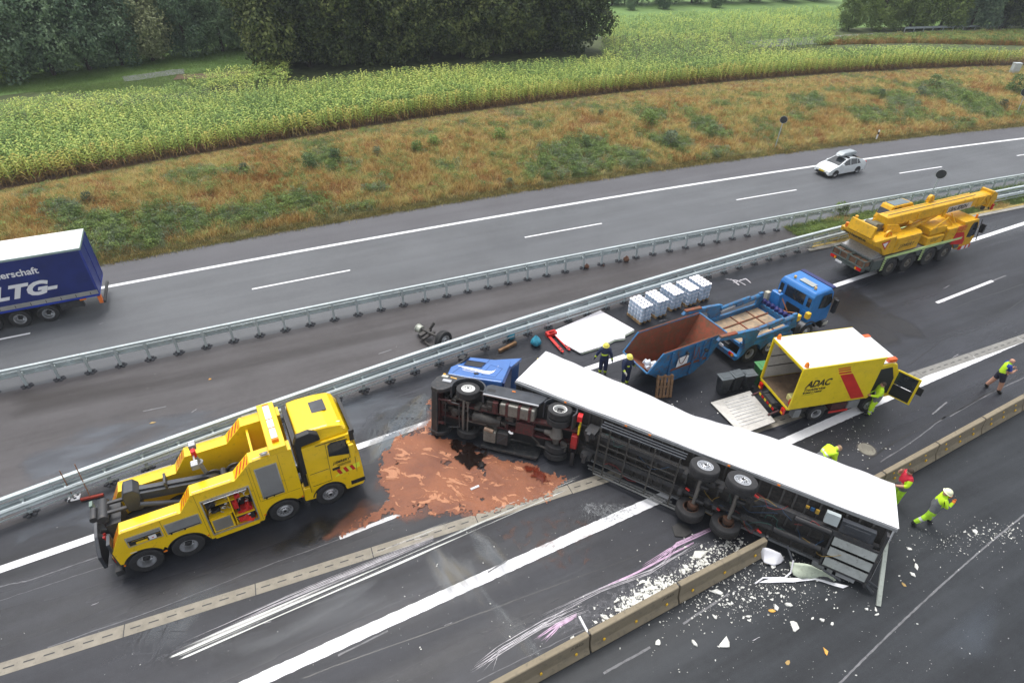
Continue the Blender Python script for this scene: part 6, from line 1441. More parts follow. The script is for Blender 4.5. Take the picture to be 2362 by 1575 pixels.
def shortsman(a, b_, t, c):
    k = a[:2]
    if k == 'hd' or a == 'nek': return SKIN
    if k in ('wr', 'pa', 'el'): return SKIN
    if k == 'sh': return TEE if t < .6 else SKIN
    if k == 'an': return BOOT
    if k == 'kn': return SKIN if t < .8 else BOOT
    if k == 'hi': return SHORTS if t < .75 else SKIN
    if a == 'pel' and b_ != 'spi' or (a == 'pel' and t < .3): return SHORTS
    if a == 'che' and b_[:2] == 'sh' and t > .8: return TEE
    return HIVIS
def redman(a, b_, t, c):
    k = a[:2]
    if k in ('hd', 'wr', 'pa'): return SKIN
    if k == 'el': return SKIN if t > .3 else HIVIS
    if k == 'sh': return HIVIS
    if k in ('hi', 'kn'): return TROUS
    if k == 'an': return BOOT
    if a == 'pel': return GREYW
    return REDV
YELH = mat('yellow_helmet', (.80, .70, .12), .35); WHH = mat('pale_helmet', (.78, .80, .55), .35)
person((4.62, 23.95), R(262), 'person in navy firefighter uniform and yellow helmet, standing by the white panel, arms hanging',
       {'ell': (.02, .30, 1.16), 'wrl': (.10, .36, .92), 'pal': (.12, .37, .84), 'elr': (.0, -.32, 1.16), 'wrr': (.04, -.42, .93), 'par': (.06, -.45, .85), 'hd1': (.035, 0, 1.65), 'hd2': (.05, 0, 1.735)}, thw, 1.1, YELH, HAIRD)
person((5.62, 23.1), R(300), 'person in navy firefighter uniform and yellow helmet, nearer the skip, with pale gloves',
       {'ell': (.0, .30, 1.16), 'wrl': (.06, .42, .96), 'pal': (.08, .46, .90), 'elr': (.06, -.30, 1.15), 'wrr': (.24, -.28, 1.0), 'par': (.31, -.27, .95), 'hd1': (.05, 0, 1.64), 'hd2': (.08, 0, 1.72), 'nek': (.02, 0, 1.5), 'hd0': (.03, 0, 1.56)},
       lambda a, b_, t, c: GLOVG if a[:2] in ('wr', 'pa') or (a[:2] == 'el' and t > .8) else thw(a, b_, t, c), 1.1, YELH, HAIRD)
person((17.02, 21.40), R(165), 'person in full neon yellow workwear standing at the open cab door of the service truck',
       {'ell': (.12, .24, 1.16), 'wrl': (.34, .18, 1.12), 'pal': (.41, .16, 1.12), 'elr': (.12, -.24, 1.16), 'wrr': (.32, -.10, 1.06), 'par': (.38, -.05, 1.05), 'knl': (.10, .11, .52), 'anl': (.06, .13, .09), 'tol': (.23, .14, .035), 'anr': (-.12, -.12, .09), 'tor': (.05, -.13, .035), 'knr': (.0, -.11, .5)}, hv, 1.1, None, HAIRD)
person((24.08, 23.36), R(-12), 'person in neon vest and dark shorts looking at a phone, walking on the empty lane',
       {'ell': (.10, .24, 1.16), 'wrl': (.30, .14, 1.22), 'pal': (.37, .11, 1.25), 'elr': (.10, -.24, 1.16), 'wrr': (.28, -.12, 1.20), 'par': (.35, -.07, 1.23), 'hd1': (.07, 0, 1.64), 'hd2': (.09, 0, 1.72), 'hd0': (.045, 0, 1.56), 'nek': (.02, 0, 1.49),
        'knl': (-.10, .12, .52), 'anl': (-.24, .16, .09), 'tol': (-.08, .18, .035), 'knr': (.12, -.12, .50), 'anr': (.14, -.17, .09), 'tor': (.30, -.20, .035)}, shortsman, 1.14, None, None)
b = MB(); b.box(-.04, .04, -.035, .035, -.006, .006); ph = b.build('phone', BLACK, None); ph.location = (24.50, 23.25, 1.45); tag(ph, 'small dark phone held by the person in shorts', 'phone')
person((16.25, 15.10), R(-20), 'person in neon and grey workwear with pale helmet and orange gloves, striding over the debris',
       {'ell': (.16, .24, 1.20), 'wrl': (.24, .10, 1.42), 'pal': (.24, .06, 1.50), 'elr': (.18, -.24, 1.20), 'wrr': (.30, -.12, 1.40), 'par': (.32, -.08, 1.48), 'hd1': (.06, 0, 1.65), 'hd2': (.08, 0, 1.73),
        'knl': (.12, .12, .54), 'anl': (.10, .14, .12), 'tol': (.27, .15, .05), 'knr': (-.12, -.14, .52), 'anr': (-.42, -.20, .12), 'tor': (-.27, -.22, .04), 'pel': (0, 0, .94), 'che': (.05, 0, 1.33), 'nek': (.05, 0, 1.49), 'shl': (.06, .17, 1.42), 'shr': (.06, -.17, 1.42)}, ffc, 1.16, WHH, HAIRD)
person((15.52, 16.12), R(185), 'person in red vest over neon shirt standing behind the rear end of the trailer',
       {'ell': (.10, .26, 1.17), 'wrl': (.30, .10, 1.05), 'pal': (.36, .06, 1.03), 'elr': (.08, -.30, 1.22), 'wrr': (.14, -.22, 1.46), 'par': (.13, -.18, 1.54), 'hd1': (.04, 0, 1.65), 'hd2': (.05, 0, 1.73)}, redman, 1.14, None, HAIRD)
q = at(1902, 1052, 1.15)
person((q.x, q.y + .02), R(10), 'person in neon yellow jacket bending down behind the white side of the trailer',
       {'pel': (-.22, 0, .92), 'spi': (-.08, 0, 1.06), 'che': (.12, 0, 1.20), 'nek': (.28, 0, 1.24), 'hd0': (.35, 0, 1.25), 'hd1': (.42, 0, 1.26), 'hd2': (.50, 0, 1.27), 'shl': (.17, .17, 1.22), 'shr': (.17, -.17, 1.22), 'ell': (.24, .24, .96), 'wrl': (.34, .18, .74), 'pal': (.37, .16, .67), 'elr': (.24, -.24, .96), 'wrr': (.36, -.18, .76), 'par': (.40, -.16, .69),
        'hil': (-.20, .10, .88), 'hir': (-.20, -.10, .88)}, hv, 1.2, None, HAIRL)
# ================================================================ things standing about
def kerb_points(): pass
KERB = Curve([(1866, 580), (1933, 562), (2255, 500), (2362, 477)], 1)
k0 = KERB.s_of(at(1868, 580))
strip('median_grass', lambda s: KERB.n(s) + .45, lambda s: RAIL1.n(s) + .25, VERGE, k0 + 1.0, S1, z=.03)
b = sweep(KERB, boxp(-.15, .18, 0, .06), k0, 80, 30); o = b.build('gutter_kerb', mat('kerb_grey', (.30, .29, .26), .8, var=.2, dirt=.3, space='pos')); o['kind'] = 'structure'
b = sweep(KERB, boxp(.20, .42, 0, .07), k0 + .4, 80, 30); o = b.build('yellow_kerb', mat('kerb_yellow', (.42, .31, .10), .8, var=.2, dirt=.3, space='pos')); o['kind'] = 'structure'
# white sheet
pts = [(215, 762), (680, 560), (1005, 742), (915, 790), (915, 822), (815, 836), (680, 905), (490, 963), (340, 880)]
sh = []
for x, y in pts: sh.append(at(*Z2(x, y), .16))
c = sum(sh, Vector()) / len(sh); c.z = 0
b = MB(); b.prism([((p - c).x, (p - c).y) for p in sh], .10, .16, 'z')
o = b.build('white_sheet', mat('sheet_white', (.80, .77, .80), .5, var=.02), None, bevel=.01); o.location = c; tag(o, 'large flat white panel lying on the asphalt beside the red pallet jack', 'panel')
b = MB(); b.prism([((p - c).x * .97 + .05, (p - c).y * .96 - .05) for p in sh], .03, .095, 'z'); b.build('lower_layer', mat('sheet_edge', (.45, .50, .40), .6, var=.15), o)
for p, q in (((490, 955), (680, 900)), ((690, 900), (830, 832))):
    A_ = at(*Z2(*p), .1) - c; B_ = at(*Z2(*q), .1) - c; b = MB(); b.tube([A_, B_], .04, 6); b.build('torn_edge', mat('sheet_edge', (.45, .50, .40)), o)
# red pallet jack
J0 = at(*Z2(205, 800)); J1 = at(*Z2(355, 965)); d = (J1 - J0); d.normalize()
jk = empty('pallet_jack', J0, math.atan2(d.y, d.x), 'bright red hand pallet jack lying next to the white panel', 'pallet jack')
b = MB(); b.box(-.10, .22, -.30, .30, .06, .30); b.prism([(-.16, .08), (.1, .42), (.16, .42), (.16, .08)], -.16, .16, 'y'); b.build('body', RED, jk, bevel=.03)
for y in (-.20, .20):
    b = MB(); b.prism([(.2, y - .08), (1.55, y - .08), (1.75, y - .05), (1.75, y + .05), (1.55, y + .08), (.2, y + .08)], .09, .15, 'z'); b.build('fork', RED, jk, bevel=.01)
    for x in (1.25, 1.5):
        b = MB(); b.box(x, x + .14, y - .04, y + .04, .151, .156); b.build('fork_slot', BLACK, jk)
    b = MB(); b.tube([(1.52, y - .05, .06), (1.52, y + .05, .06)], .045, 8); b.build('load_roller', WHITE, jk)
# blue bags
def blob(name, loc, s, m, label, cat, seed=0, sq=1.0):
    b = MB(); n = 14; rows = []
    for i in range(9):
        t = i / 8; rr = (math.sin(math.pi * min(1, t * .9 + .08))) ** .6 * (1 - .72 * t ** 2.2)
        r = []
        for k in range(n + 1):
            a = 2 * math.pi * (k % n) / n; p = Vector((math.cos(a) * rr, math.sin(a) * rr * sq, t * 1.15)); f = 1 + .28 * mnoise.noise(p * 2.2 + Vector((seed, 0, 0)))
            r.append((p.x * s * f, p.y * s * f, p.z * s * 1.7 * (1 + .12 * mnoise.noise(p * 2 + Vector((0, seed, 0))))))
        rows.append(r)
    b.sheet(rows); o = b.build(name, m, None, smooth=True); o.location = loc; return tag(o, label, cat)
BAG = mat('bag_turquoise', (.03, .25, .36), .3, var=.3, scale=6, bump=.8, bscale=9)
blob('rubbish_bag', at(1236, 800) + Vector((0, .15, 0)), .33, BAG, 'full turquoise rubbish bag standing free between wreck and red pallet jack', 'bag', 1)
blob('rubbish_bag', at(1177, 787) + Vector((0, .25, 0)), .28, BAG, 'turquoise rubbish bag behind the guardrail rails, next to the wooden beam', 'bag', 5, 1.3)
A_ = at(1151, 810, .1); B_ = at(1190, 790, .1); b = MB(); d = B_ - A_; b.box(0, d.length, -.08, .08, -.08, .08, Matrix.Translation(A_) @ d.to_track_quat('X', 'Z').to_matrix().to_4x4()); o = b.build('wooden_beam', mat('brown_beam', (.20, .11, .05), .8, var=.3, bump=.4), None, bevel=.01); tag(o, 'short brown wooden beam lying beside the guardrail above the blue cab', 'beam')
p = at(1245, 830, .05); b = MB(); b.box(-.14, .14, -.09, .09, 0, .05); o = b.build('yellow_block', mat('cream_yellow', (.62, .50, .15), .6), None, bevel=.01); o.location = p; tag(o, 'small cream yellow block lying at the front corner of the trailer', 'block')
# bins
def bin_(loc, yaw, m, mlid, label, s=1.0, grp=None):
    r = empty('wheelie_bin', loc, yaw, label, 'bin', grp)
    b = MB(); b.taper((-.20 * s, .20 * s, -.19 * s, .19 * s), .03, (-.29 * s, .29 * s, -.25 * s, .25 * s), .95 * s); b.build('body', m, r, bevel=.02)
    b = MB(); b.box(-.33 * s, .32 * s, -.27 * s, .27 * s, .955 * s, 1.0 * s); b.box(-.2 * s, .2 * s, -.16 * s, .16 * s, 1.0 * s, 1.02 * s); b.build('lid', mlid, r, bevel=.02)
    b = MB(); b.tube([(.34 * s, -.24 * s, .93 * s), (.34 * s, .24 * s, .93 * s)], .02); b.build('handle', mlid, r)
    for y in (-.2, .2):
        b = MB(); b.tube([(.24 * s, y * s - .03, .10), (.24 * s, y * s + .03, .10)], .10, 12); b.build('wheel', RUBBER, r)
    return r
BING = mat('bin_anthracite', (.035, .04, .045), .45, var=.25, dirt=.3, dirtcol=(.10, .10, .10)); BINL = mat('bin_lid_grey', (.085, .10, .11), .35, var=.15)
GRB = mat('bin_green', (.02, .12, .03), .45, var=.25, dirt=.2); GRL = mat('bin_lid_green', (.05, .22, .07), .35)
bin_((10.36, 22.75, 0), R(15), BING, BINL, 'dark grey wheelie bin standing alone at the left end of the row', 1.02, 'wheelie bins beside the service truck')
bin_((11.02, 23.02, 0), R(22), BING, BINL, 'dark grey wheelie bin in the middle of the three grey ones', 1.0, 'wheelie bins beside the service truck')
bin_((11.62, 23.08, 0), R(12), BING, BINL, 'dark grey wheelie bin right next to the green one', 1.0, 'wheelie bins beside the service truck')
bin_((12.42, 23.45, 0), R(12), GRB, GRL, 'large green wheelie bin close to the corner of the service truck', 1.22, 'wheelie bins beside the service truck')
p = (at(1979, 1031) + at(2019, 1040)) / 2 + Vector((0, 0, .004))
b = MB(); b.lathe([(0, .012), (.36, .012), (.36, .0)], 26, RX(R(90))); b.mat(1).lathe([(.36, .008), (.42, .006), (.42, 0)], 26, RX(R(90)))
o = b.build('manhole_cover', [mat('manhole_concrete', (.20, .19, .155), .8, var=.2, dirt=.3), mat('manhole_frame', (.06, .055, .05), .7)], None); o.location = at(1999, 1036) + Vector((0, 0, .004)); tag(o, 'round pale manhole cover in the asphalt beyond the trailer', 'manhole cover')
# broom and shovel resting on the guardrail behind the tow truck
for (px0, px1, zt, lab, nm) in (((168, 1143), (137, 1085), 1.5, 'long-handled shovel with white blade leaning on the guardrail behind the tow truck', 'shovel'), ((208, 1145), (172, 1070), 1.5, 'broom with long red head leaning beside the white shovel', 'broom')):
    p = at(*px0, .15); q = at(*px1, 1.55); r = empty(nm, Vector((p.x, p.y, 0)), 0, lab, nm)
    O = Vector((p.x, p.y, 0)); b = MB(); b.tube([p - O, q - O], .018, 6); b.build('handle', mat('brown_handle', (.25, .11, .05), .6), r)
    if nm == 'shovel':
        b = MB(); b.taper((-.22, .22, -.16, .16), .02, (-.20, .20, -.14, .14), .06, RZ(.35)); b.build('blade', WHITE, r, bevel=.01)
    else:
        b = MB(); b.box(-.35, .45, -.05, .05, .05, .16, RZ(.35)); b.build('head', mat('broom_red', (.35, .04, .02), .6, dirt=.2), r, bevel=.015)
        b = MB()
        for k in range(26): b.box(-.34 + k * .03, -.325 + k * .03, -.045, .045, .0, .05, RZ(.35))
        b.build('bristles', DARK, r)['kind'] = 'stuff'
# mud guard torn off near the lower wheels
b = MB(); b.prism([(.0, .0), (.4, -.12), (.75, .02), (.72, .35), (.45, .55), (.1, .45)], .01, .05, 'z'); o = b.build('torn_mudguard', mat('mudguard_black', (.025, .024, .024), .6, var=.3, bump=.3), None, bevel=.02); o.location = at(1556, 1238); o.rotation_euler = (0, 0, .25); tag(o, 'torn black mudguard lying flat beside the lower trailer wheels', 'mudguard')
# signs seen from behind
def round_sign(base, h, r_, label, tilt=0, face=R(200)):
    r = empty('road_sign', base, face, label, 'road sign')
    b = MB(); b.tube([(0, 0, 0), (tilt * h, 0, h)], .04, 8); b.build('pole', GALV, r)
    b = MB(); b.lathe([(0, -.02), (r_, -.02), (r_ + .02, 0), (r_, .02), (0, .02)], 28, T(tilt * h, 0.06, h - r_ * .7)); b.build('sign_back', mat('sign_back_dark', (.06, .065, .07), .4, metal=.4), r)
    b = MB(); b.lathe([(r_ - .005, -.022), (r_ + .012, -.022), (r_ + .012, .022), (r_ - .005, .022)], 28, T(tilt * h, 0.06, h - r_ * .7)); b.build('sign_rim', mat('sign_rim_pale', (.62, .66, .66), .4), r)
    return r
s1b = on(1787, 343); round_sign(s1b, 3.0, .33, 'round road sign seen from behind on the grass verge left of the car', -.03, R(160))
round_sign(Vector((33.3, 46.63, 0)), 2.75, .36, 'round road sign seen from behind, standing in the median behind the crane boom', -.03, R(160))
round_sign(on(2345, 262), 2.6, .42, 'road sign on two grey poles cut by the right frame edge', .05, R(130))
dp = empty('delineator_post', on(2020, 323), R(20), 'white delineator post with black slanted band at the verge', 'delineator post')
b = MB(); b.prism([(-.06, -.06), (.06, -.06), (.0, .07)], 0, 1.0, 'z'); b.build('post_body', WHITE, dp); b = MB(); b.prism([(-.064, -.064), (.064, -.064), (.0, .075)], .55, .80, 'z'); b.build('black_band', BLACK, dp)
cb = on(2337, 170); b = MB(); b.box(-.45, .45, -.3, .3, 0, 1.25); b.box(-.48, .48, -.33, .33, 1.25, 1.3); o = b.build('roadside_cabinet', mat('cabinet_grey', (.50, .54, .55), .5), None, bevel=.02); o.location = cb; tag(o, 'pale grey roadside cabinet at the edge of the maize field', 'cabinet')
# brown clods by the far rail
for i, (x, y, s_) in enumerate(((1444, 603, .22), (1353, 619, .18), (1392, 614, .06), (1345, 612, .05))):
    blob('clod', at(x, y), s_, mat('clod_brown', (.13, .06, .035), .9, var=.4, bump=.6, bscale=10), ['reddish brown clod by the third footing of the far guardrail', 'flat brown clod left of the reddish one at the far guardrail', 'small dark stone between the two brown clods', 'tiny dark stone left of the brown clods'][i], 'clod', i * 3)
# ---------------------------------------------------------------- films, stains and painted sheen on the road
def film(name, pxs, col, rough, strength, nscale, edge=.5, stretch=None, z=.006, cell=.12, contrast=(.4, .6), label=None, amp=1.0, lo=0.0, spec=.5):
    """thin film of dust, liquid, paint or painted sheen on the asphalt; ragged and patchy through noise"""
    P_ = [at(*p) for p in pxs]; X = [p.x for p in P_]; Y = [p.y for p in P_]
    nx = int((max(X) - min(X)) / cell) + 2; ny = int((max(Y) - min(Y)) / cell) + 2
    gx = min(X) + np.arange(nx) * cell; gy = min(Y) + np.arange(ny) * cell; GX, GY = np.meshgrid(gx, gy, indexing='ij')
    inside = np.zeros(GX.shape, bool); dist = np.full(GX.shape, 1e9); n = len(P_)
    for i in range(n):
        x0, y0, x1, y1 = X[i], Y[i], X[(i + 1) % n], Y[(i + 1) % n]
        with np.errstate(divide='ignore', invalid='ignore'):
            cond = ((y0 > GY) != (y1 > GY)) & (GX < (x1 - x0) * (GY - y0) / (y1 - y0 + 1e-12) + x0)
        inside ^= cond
        dx, dy = x1 - x0, y1 - y0; t = np.clip(((GX - x0) * dx + (GY - y0) * dy) / (dx * dx + dy * dy), 0, 1)
        dist = np.minimum(dist, np.hypot(GX - x0 - t * dx, GY - y0 - t * dy))
    f = np.where(inside, np.clip(dist / edge, 0, 1), 0)
    idx = -np.ones(GX.shape, int); keep = f > 0; keep2 = keep.copy(); keep2[1:] |= keep[:-1]; keep2[:-1] |= keep[1:]; keep2[:, 1:] |= keep[:, :-1]; keep2[:, :-1] |= keep[:, 1:]
    ids = np.argwhere(keep2); idx[keep2] = np.arange(len(ids))
    vs = [(float(gx[i]), float(gy[j]), z) for i, j in ids]; fv = [float(f[i, j]) for i, j in ids]; fs = []
    for i in range(nx - 1):
        for j in range(ny - 1):
            q = (idx[i, j], idx[i + 1, j], idx[i + 1, j + 1], idx[i, j + 1])
            if min(q) >= 0: fs.append(tuple(int(a) for a in q))
    me = bpy.data.meshes.new(name); me.from_pydata(vs, [], fs); at_ = me.attributes.new('cover', 'FLOAT', 'POINT'); at_.data.foreach_set('value', fv)
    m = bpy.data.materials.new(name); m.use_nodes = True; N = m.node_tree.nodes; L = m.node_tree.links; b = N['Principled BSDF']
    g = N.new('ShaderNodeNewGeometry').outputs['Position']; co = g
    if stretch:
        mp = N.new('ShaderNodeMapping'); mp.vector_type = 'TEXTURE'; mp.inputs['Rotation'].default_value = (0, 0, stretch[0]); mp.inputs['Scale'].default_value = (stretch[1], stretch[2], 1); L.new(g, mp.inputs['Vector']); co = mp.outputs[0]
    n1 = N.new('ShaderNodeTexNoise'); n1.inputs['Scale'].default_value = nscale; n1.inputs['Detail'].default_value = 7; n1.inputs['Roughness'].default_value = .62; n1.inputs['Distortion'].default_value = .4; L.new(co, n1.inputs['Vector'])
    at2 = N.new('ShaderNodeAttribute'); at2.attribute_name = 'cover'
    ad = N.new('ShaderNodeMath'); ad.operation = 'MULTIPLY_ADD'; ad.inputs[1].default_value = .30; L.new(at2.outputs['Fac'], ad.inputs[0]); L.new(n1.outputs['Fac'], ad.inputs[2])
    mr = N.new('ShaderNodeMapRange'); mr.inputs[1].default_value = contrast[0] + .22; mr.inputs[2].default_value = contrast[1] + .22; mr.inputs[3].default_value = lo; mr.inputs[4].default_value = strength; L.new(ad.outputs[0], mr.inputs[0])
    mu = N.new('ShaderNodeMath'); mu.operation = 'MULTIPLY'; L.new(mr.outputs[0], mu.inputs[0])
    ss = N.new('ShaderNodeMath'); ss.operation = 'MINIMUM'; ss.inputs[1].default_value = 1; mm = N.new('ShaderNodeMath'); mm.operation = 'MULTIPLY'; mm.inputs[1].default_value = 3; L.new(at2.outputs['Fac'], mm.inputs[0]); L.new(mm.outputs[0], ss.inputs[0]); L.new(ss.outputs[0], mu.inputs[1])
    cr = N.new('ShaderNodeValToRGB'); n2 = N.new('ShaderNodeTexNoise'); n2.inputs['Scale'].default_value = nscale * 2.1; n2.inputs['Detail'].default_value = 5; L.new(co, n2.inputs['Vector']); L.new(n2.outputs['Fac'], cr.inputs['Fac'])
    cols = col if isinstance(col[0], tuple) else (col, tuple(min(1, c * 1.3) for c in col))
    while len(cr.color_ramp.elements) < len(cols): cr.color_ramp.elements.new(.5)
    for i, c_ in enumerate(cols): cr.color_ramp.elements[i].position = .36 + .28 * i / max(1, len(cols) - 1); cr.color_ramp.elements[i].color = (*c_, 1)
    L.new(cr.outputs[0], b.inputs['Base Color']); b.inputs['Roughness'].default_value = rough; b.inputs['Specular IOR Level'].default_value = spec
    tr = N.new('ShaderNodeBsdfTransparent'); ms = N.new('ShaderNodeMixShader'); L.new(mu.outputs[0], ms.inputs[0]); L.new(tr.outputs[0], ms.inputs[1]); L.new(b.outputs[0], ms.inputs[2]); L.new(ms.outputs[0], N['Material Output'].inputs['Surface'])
    me.materials.append(m); o = bpy.data.objects.new(name, me); COL.objects.link(o)
    if o.data.polygons and o.data.polygons[0].normal.z < 0: o.data.flip_normals()
    o['kind'] = 'stuff'
    if label: o['label'] = label
    return o
AL = math.atan2((at(1360, 1100) - at(355, 1515)).y, (at(1360, 1100) - at(355, 1515)).x)
film('painted_wet_sheen', [(0, 1050), (260, 950), (860, 890), (1000, 890), (1000, 960), (830, 1030), (840, 1110), (700, 1200), (500, 1290), (200, 1290), (120, 1240), (0, 1300)], ((.09, .10, .12), (.15, .17, .20)), .26, .5, .7, 1.2, stretch=(TH, 2.5, 1), contrast=(.42, .62))  # wet film; the sheen of the road is painted in as paler colour
film('painted_wet_sheen', [(820, 1010), (860, 950), (980, 900), (1010, 905), (1010, 960), (900, 1050), (850, 1080)], ((.11, .14, .17), (.17, .19, .20), (.16, .13, .08)), .28, .65, .9, .5, stretch=(1.2, 3, 1), contrast=(.38, .6))
film('painted_wet_sheen', [(470, 1300), (540, 1290), (600, 1330), (560, 1400), (440, 1530), (180, 1575), (200, 1470), (330, 1380)][:7], ((.10, .12, .14), (.15, .17, .19)), .3, .40, .35, 1.2, stretch=(1.1, 3, 1), contrast=(.42, .65))
film('painted_wet_sheen', [(930, 1270), (1110, 1195), (1220, 1240), (1190, 1350), (1250, 1410), (1300, 1520), (1220, 1570), (1080, 1440), (970, 1350)], ((.09, .11, .13), (.15, .16, .17), (.15, .13, .08)), .3, .5, .9, 1.6, stretch=(2.2, 4, .8), contrast=(.38, .6))
film('painted_wet_sheen', [(60, 1575), (250, 1450), (620, 1400), (700, 1330), (880, 1290), (1060, 1430), (900, 1480), (700, 1575)], ((.07, .075, .09), (.13, .15, .18)), .28, .5, .5, 1.5, stretch=(.6, 5, 1), contrast=(.45, .7))
film('painted_wet_sheen', [(2362, 1290), (2362, 1575), (1750, 1575), (1950, 1500), (2150, 1360)], ((.10, .12, .15), (.12, .14, .17)), .4, .45, .16, 2.5, stretch=(.75, 9, 1.2), contrast=(.46, .62))
film('dark_wet_patch', [(700, 1200), (860, 1130), (900, 1190), (760, 1250), (620, 1290), (560, 1285)], (.012, .012, .014), .22, .75, .6, .6, contrast=(.36, .6), z=.0065)
film('dark_wet_patch', [(1860, 690), (1960, 650), (2110, 740), (2150, 780), (1990, 830), (1930, 740)], (.02, .018, .018), .25, .65, .4, .8, contrast=(.36, .6), z=.0065)
film('tyre_track', [(0, 893), (400, 845), (760, 770), (1400, 650), (1860, 555), (1860, 580), (1400, 690), (900, 800), (500, 900), (0, 985)], ((.035, .028, .026), (.05, .042, .04)), .4, .6, .25, 1.6, stretch=(TH, 16, 1), contrast=(.40, .62), z=.0065)
film('red_dust_film', [(700, 1262), (815, 1150), (880, 1060), (1000, 920), (1030, 920), (1020, 1000), (1300, 1090), (1330, 1110), (1100, 1205), (900, 1220), (780, 1250), (700, 1290)], ((.22, .07, .03), (.14, .05, .03)), .5, .6, .9, .5, z=.008, contrast=(.46, .66))
film('red_spots', [(1130, 1190), (1300, 1160), (1400, 1200), (1380, 1330), (1250, 1340), (1120, 1240)], (.12, .055, .035), .6, .35, 3.0, .5, z=.008, contrast=(.60, .70))
film('white_scrapes', [(352, 1520), (560, 1420), (880, 1295), (1090, 1200), (1330, 1105), (1372, 1100), (1290, 1145), (1100, 1225), (900, 1320), (640, 1430), (430, 1530)], (.62, .63, .60), .6, .95, 1.0, .22, stretch=(AL + .02, 26, .11), z=.018, cell=.08, contrast=(.53, .62))
film('white_scrapes', [(760, 1312), (980, 1215), (1330, 1088), (1375, 1083), (1330, 1120), (1090, 1212), (900, 1285), (800, 1325)], (.60, .60, .57), .6, .9, 1.0, .3, stretch=(AL, 16, .16), z=.0205, cell=.08, contrast=(.50, .62))
film('white_dust', [(1330, 1140), (1480, 1150), (1500, 1190), (1400, 1230), (1310, 1200)], (.25, .26, .27), .7, .5, 8, .5, z=.008, contrast=(.48, .70))
film('white_dust', [(1240, 1420), (1640, 1220), (1740, 1250), (1560, 1370), (1340, 1480), (1180, 1530)], (.22, .22, .24), .7, .4, 7, .5, z=.008, contrast=(.52, .72))
PK = mat('pink_scrape', (.50, .34, .48), .5, var=.25, space='pos', scale=5); PKW = mat('white_scrape', (.50, .48, .51), .5, var=.2, space='pos', scale=5)
rg = random.Random(8); b = MB()
def streak(b, pts, w, z):
    P_ = [at(*p) for p in pts]; Q = []
    for i in range(len(P_) - 1):
        for k in range(8): Q.append(P_[i].lerp(P_[i + 1], k / 8))
    Q.append(P_[-1]); rows = []; n = len(Q)
    for i, q in enumerate(Q):
        d = (Q[min(i + 1, n - 1)] - Q[max(i - 1, 0)]).normalized(); nn = Vector((-d.y, d.x, 0)); ww = w * min(1, 4 * i / n + .1, 4 * (1 - i / n) + .1) * rg.uniform(.4, 1.2); e = rg.uniform(-.006, .006)
        rows.append([(q.x + nn.x * (e - ww / 2), q.y + nn.y * (e - ww / 2), z), (q.x + nn.x * (e + ww / 2), q.y + nn.y * (e + ww / 2), z)])
    b.sheet(rows)
for k in range(9):
    o_ = rg.uniform(-9, 9); streak(b, [(1470 + rg.uniform(0, 60), 1308 + o_), (1560, 1258 + o_ * .8), (1640, 1222 + o_ * .7)], rg.uniform(.012, .034), .009 + k * .0004)
for k in range(5):
    o_ = rg.uniform(-4, 4); streak(b, [(1380, 1358 + o_), (1470, 1318 + o_), (1560, 1270 + o_), (1600, 1250 + o_)], rg.uniform(.012, .034), .013 + k * .0004)
for k in range(8):
    o_ = rg.uniform(-8, 8); streak(b, [(1230 + rg.uniform(0, 30), 1475 + o_), (1290, 1440 + o_), (1330, 1418 + o_ * .7)], rg.uniform(.012, .04), .009 + k * .0004)
b.build('pink_scrapes', PK)['kind'] = 'stuff'
b = MB()
for k in range(10):
    o_ = rg.uniform(-12, 12); streak(b, [(1080 + rg.uniform(0, 60), 1540 + o_), (1150, 1500 + o_), (1250, 1440 + o_ * .8), (1300 + rg.uniform(0, 60), 1400 + o_)], rg.uniform(.01, .025), .012 + k * .0004)
for k in range(6):
    o_ = rg.uniform(-10, 10); streak(b, [(1250, 1425 + o_), (1385, 1360 + o_ * .5), (1500, 1318 + o_ * .5), (1620 + rg.uniform(-40, 20), 1252)], rg.uniform(.008, .02), .014 + k * .0004)
for k in range(12):
    o_ = rg.uniform(-12, 16); x0_ = 355 + rg.uniform(0, 240); t_ = (x0_ - 355) / 645; streak(b, [(x0_, 1516 - 271 * t_ + o_), (.6 * x0_ + 400, 1516 - 271 * (.6 * x0_ + 45) / 645 - 6 + o_ * .7), (1000, 1240 + o_ * .5)], rg.uniform(.01, .03), .019 + k * .0003)
for pts in ([(1640, 640), (1672, 645), (1690, 655)], [(1660, 650), (1690, 640), (1702, 650)], [(1655, 640), (1675, 655)]): streak(b, [(p[0] + 30, p[1] + 3) for p in pts], .10, .012)
for k in range(26):
    x, y = rg.uniform(0, 2300), rg.uniform(620, 1500); q = (x, y); streak(b, [q, (x + rg.uniform(6, 20), y - rg.uniform(2, 9))], .02, .012)
b.build('white_scratches', PKW)['kind'] = 'stuff'
# red absorbent spread over the spill: a low crust with its own ragged outline
spx = [(868, 1062), (905, 1012), (955, 985), (985, 960), (992, 925), (1012, 918), (1020, 1000), (1100, 1030), (1290, 1090), (1318, 1096), (1290, 1128), (1235, 1160), (1150, 1182), (1095, 1195), (1050, 1200), (985, 1197), (925, 1195), (880, 1200), (840, 1222), (783, 1240), (812, 1212), (868, 1182), (888, 1150), (868, 1120), (862, 1090)]
SP = [at(*p) for p in spx]; cx0 = min(p.x for p in SP); cx1 = max(p.x for p in SP); cy0 = min(p.y for p in SP); cy1 = max(p.y for p in SP)
cell = .045; nx = int((cx1 - cx0) / cell) + 6; ny = int((cy1 - cy0) / cell) + 6
GX, GY = np.meshgrid(cx0 - .1 + np.arange(nx) * cell, cy0 - .1 + np.arange(ny) * cell, indexing='ij'); ins = np.zeros(GX.shape, bool); dist = np.full(GX.shape, 1e9)
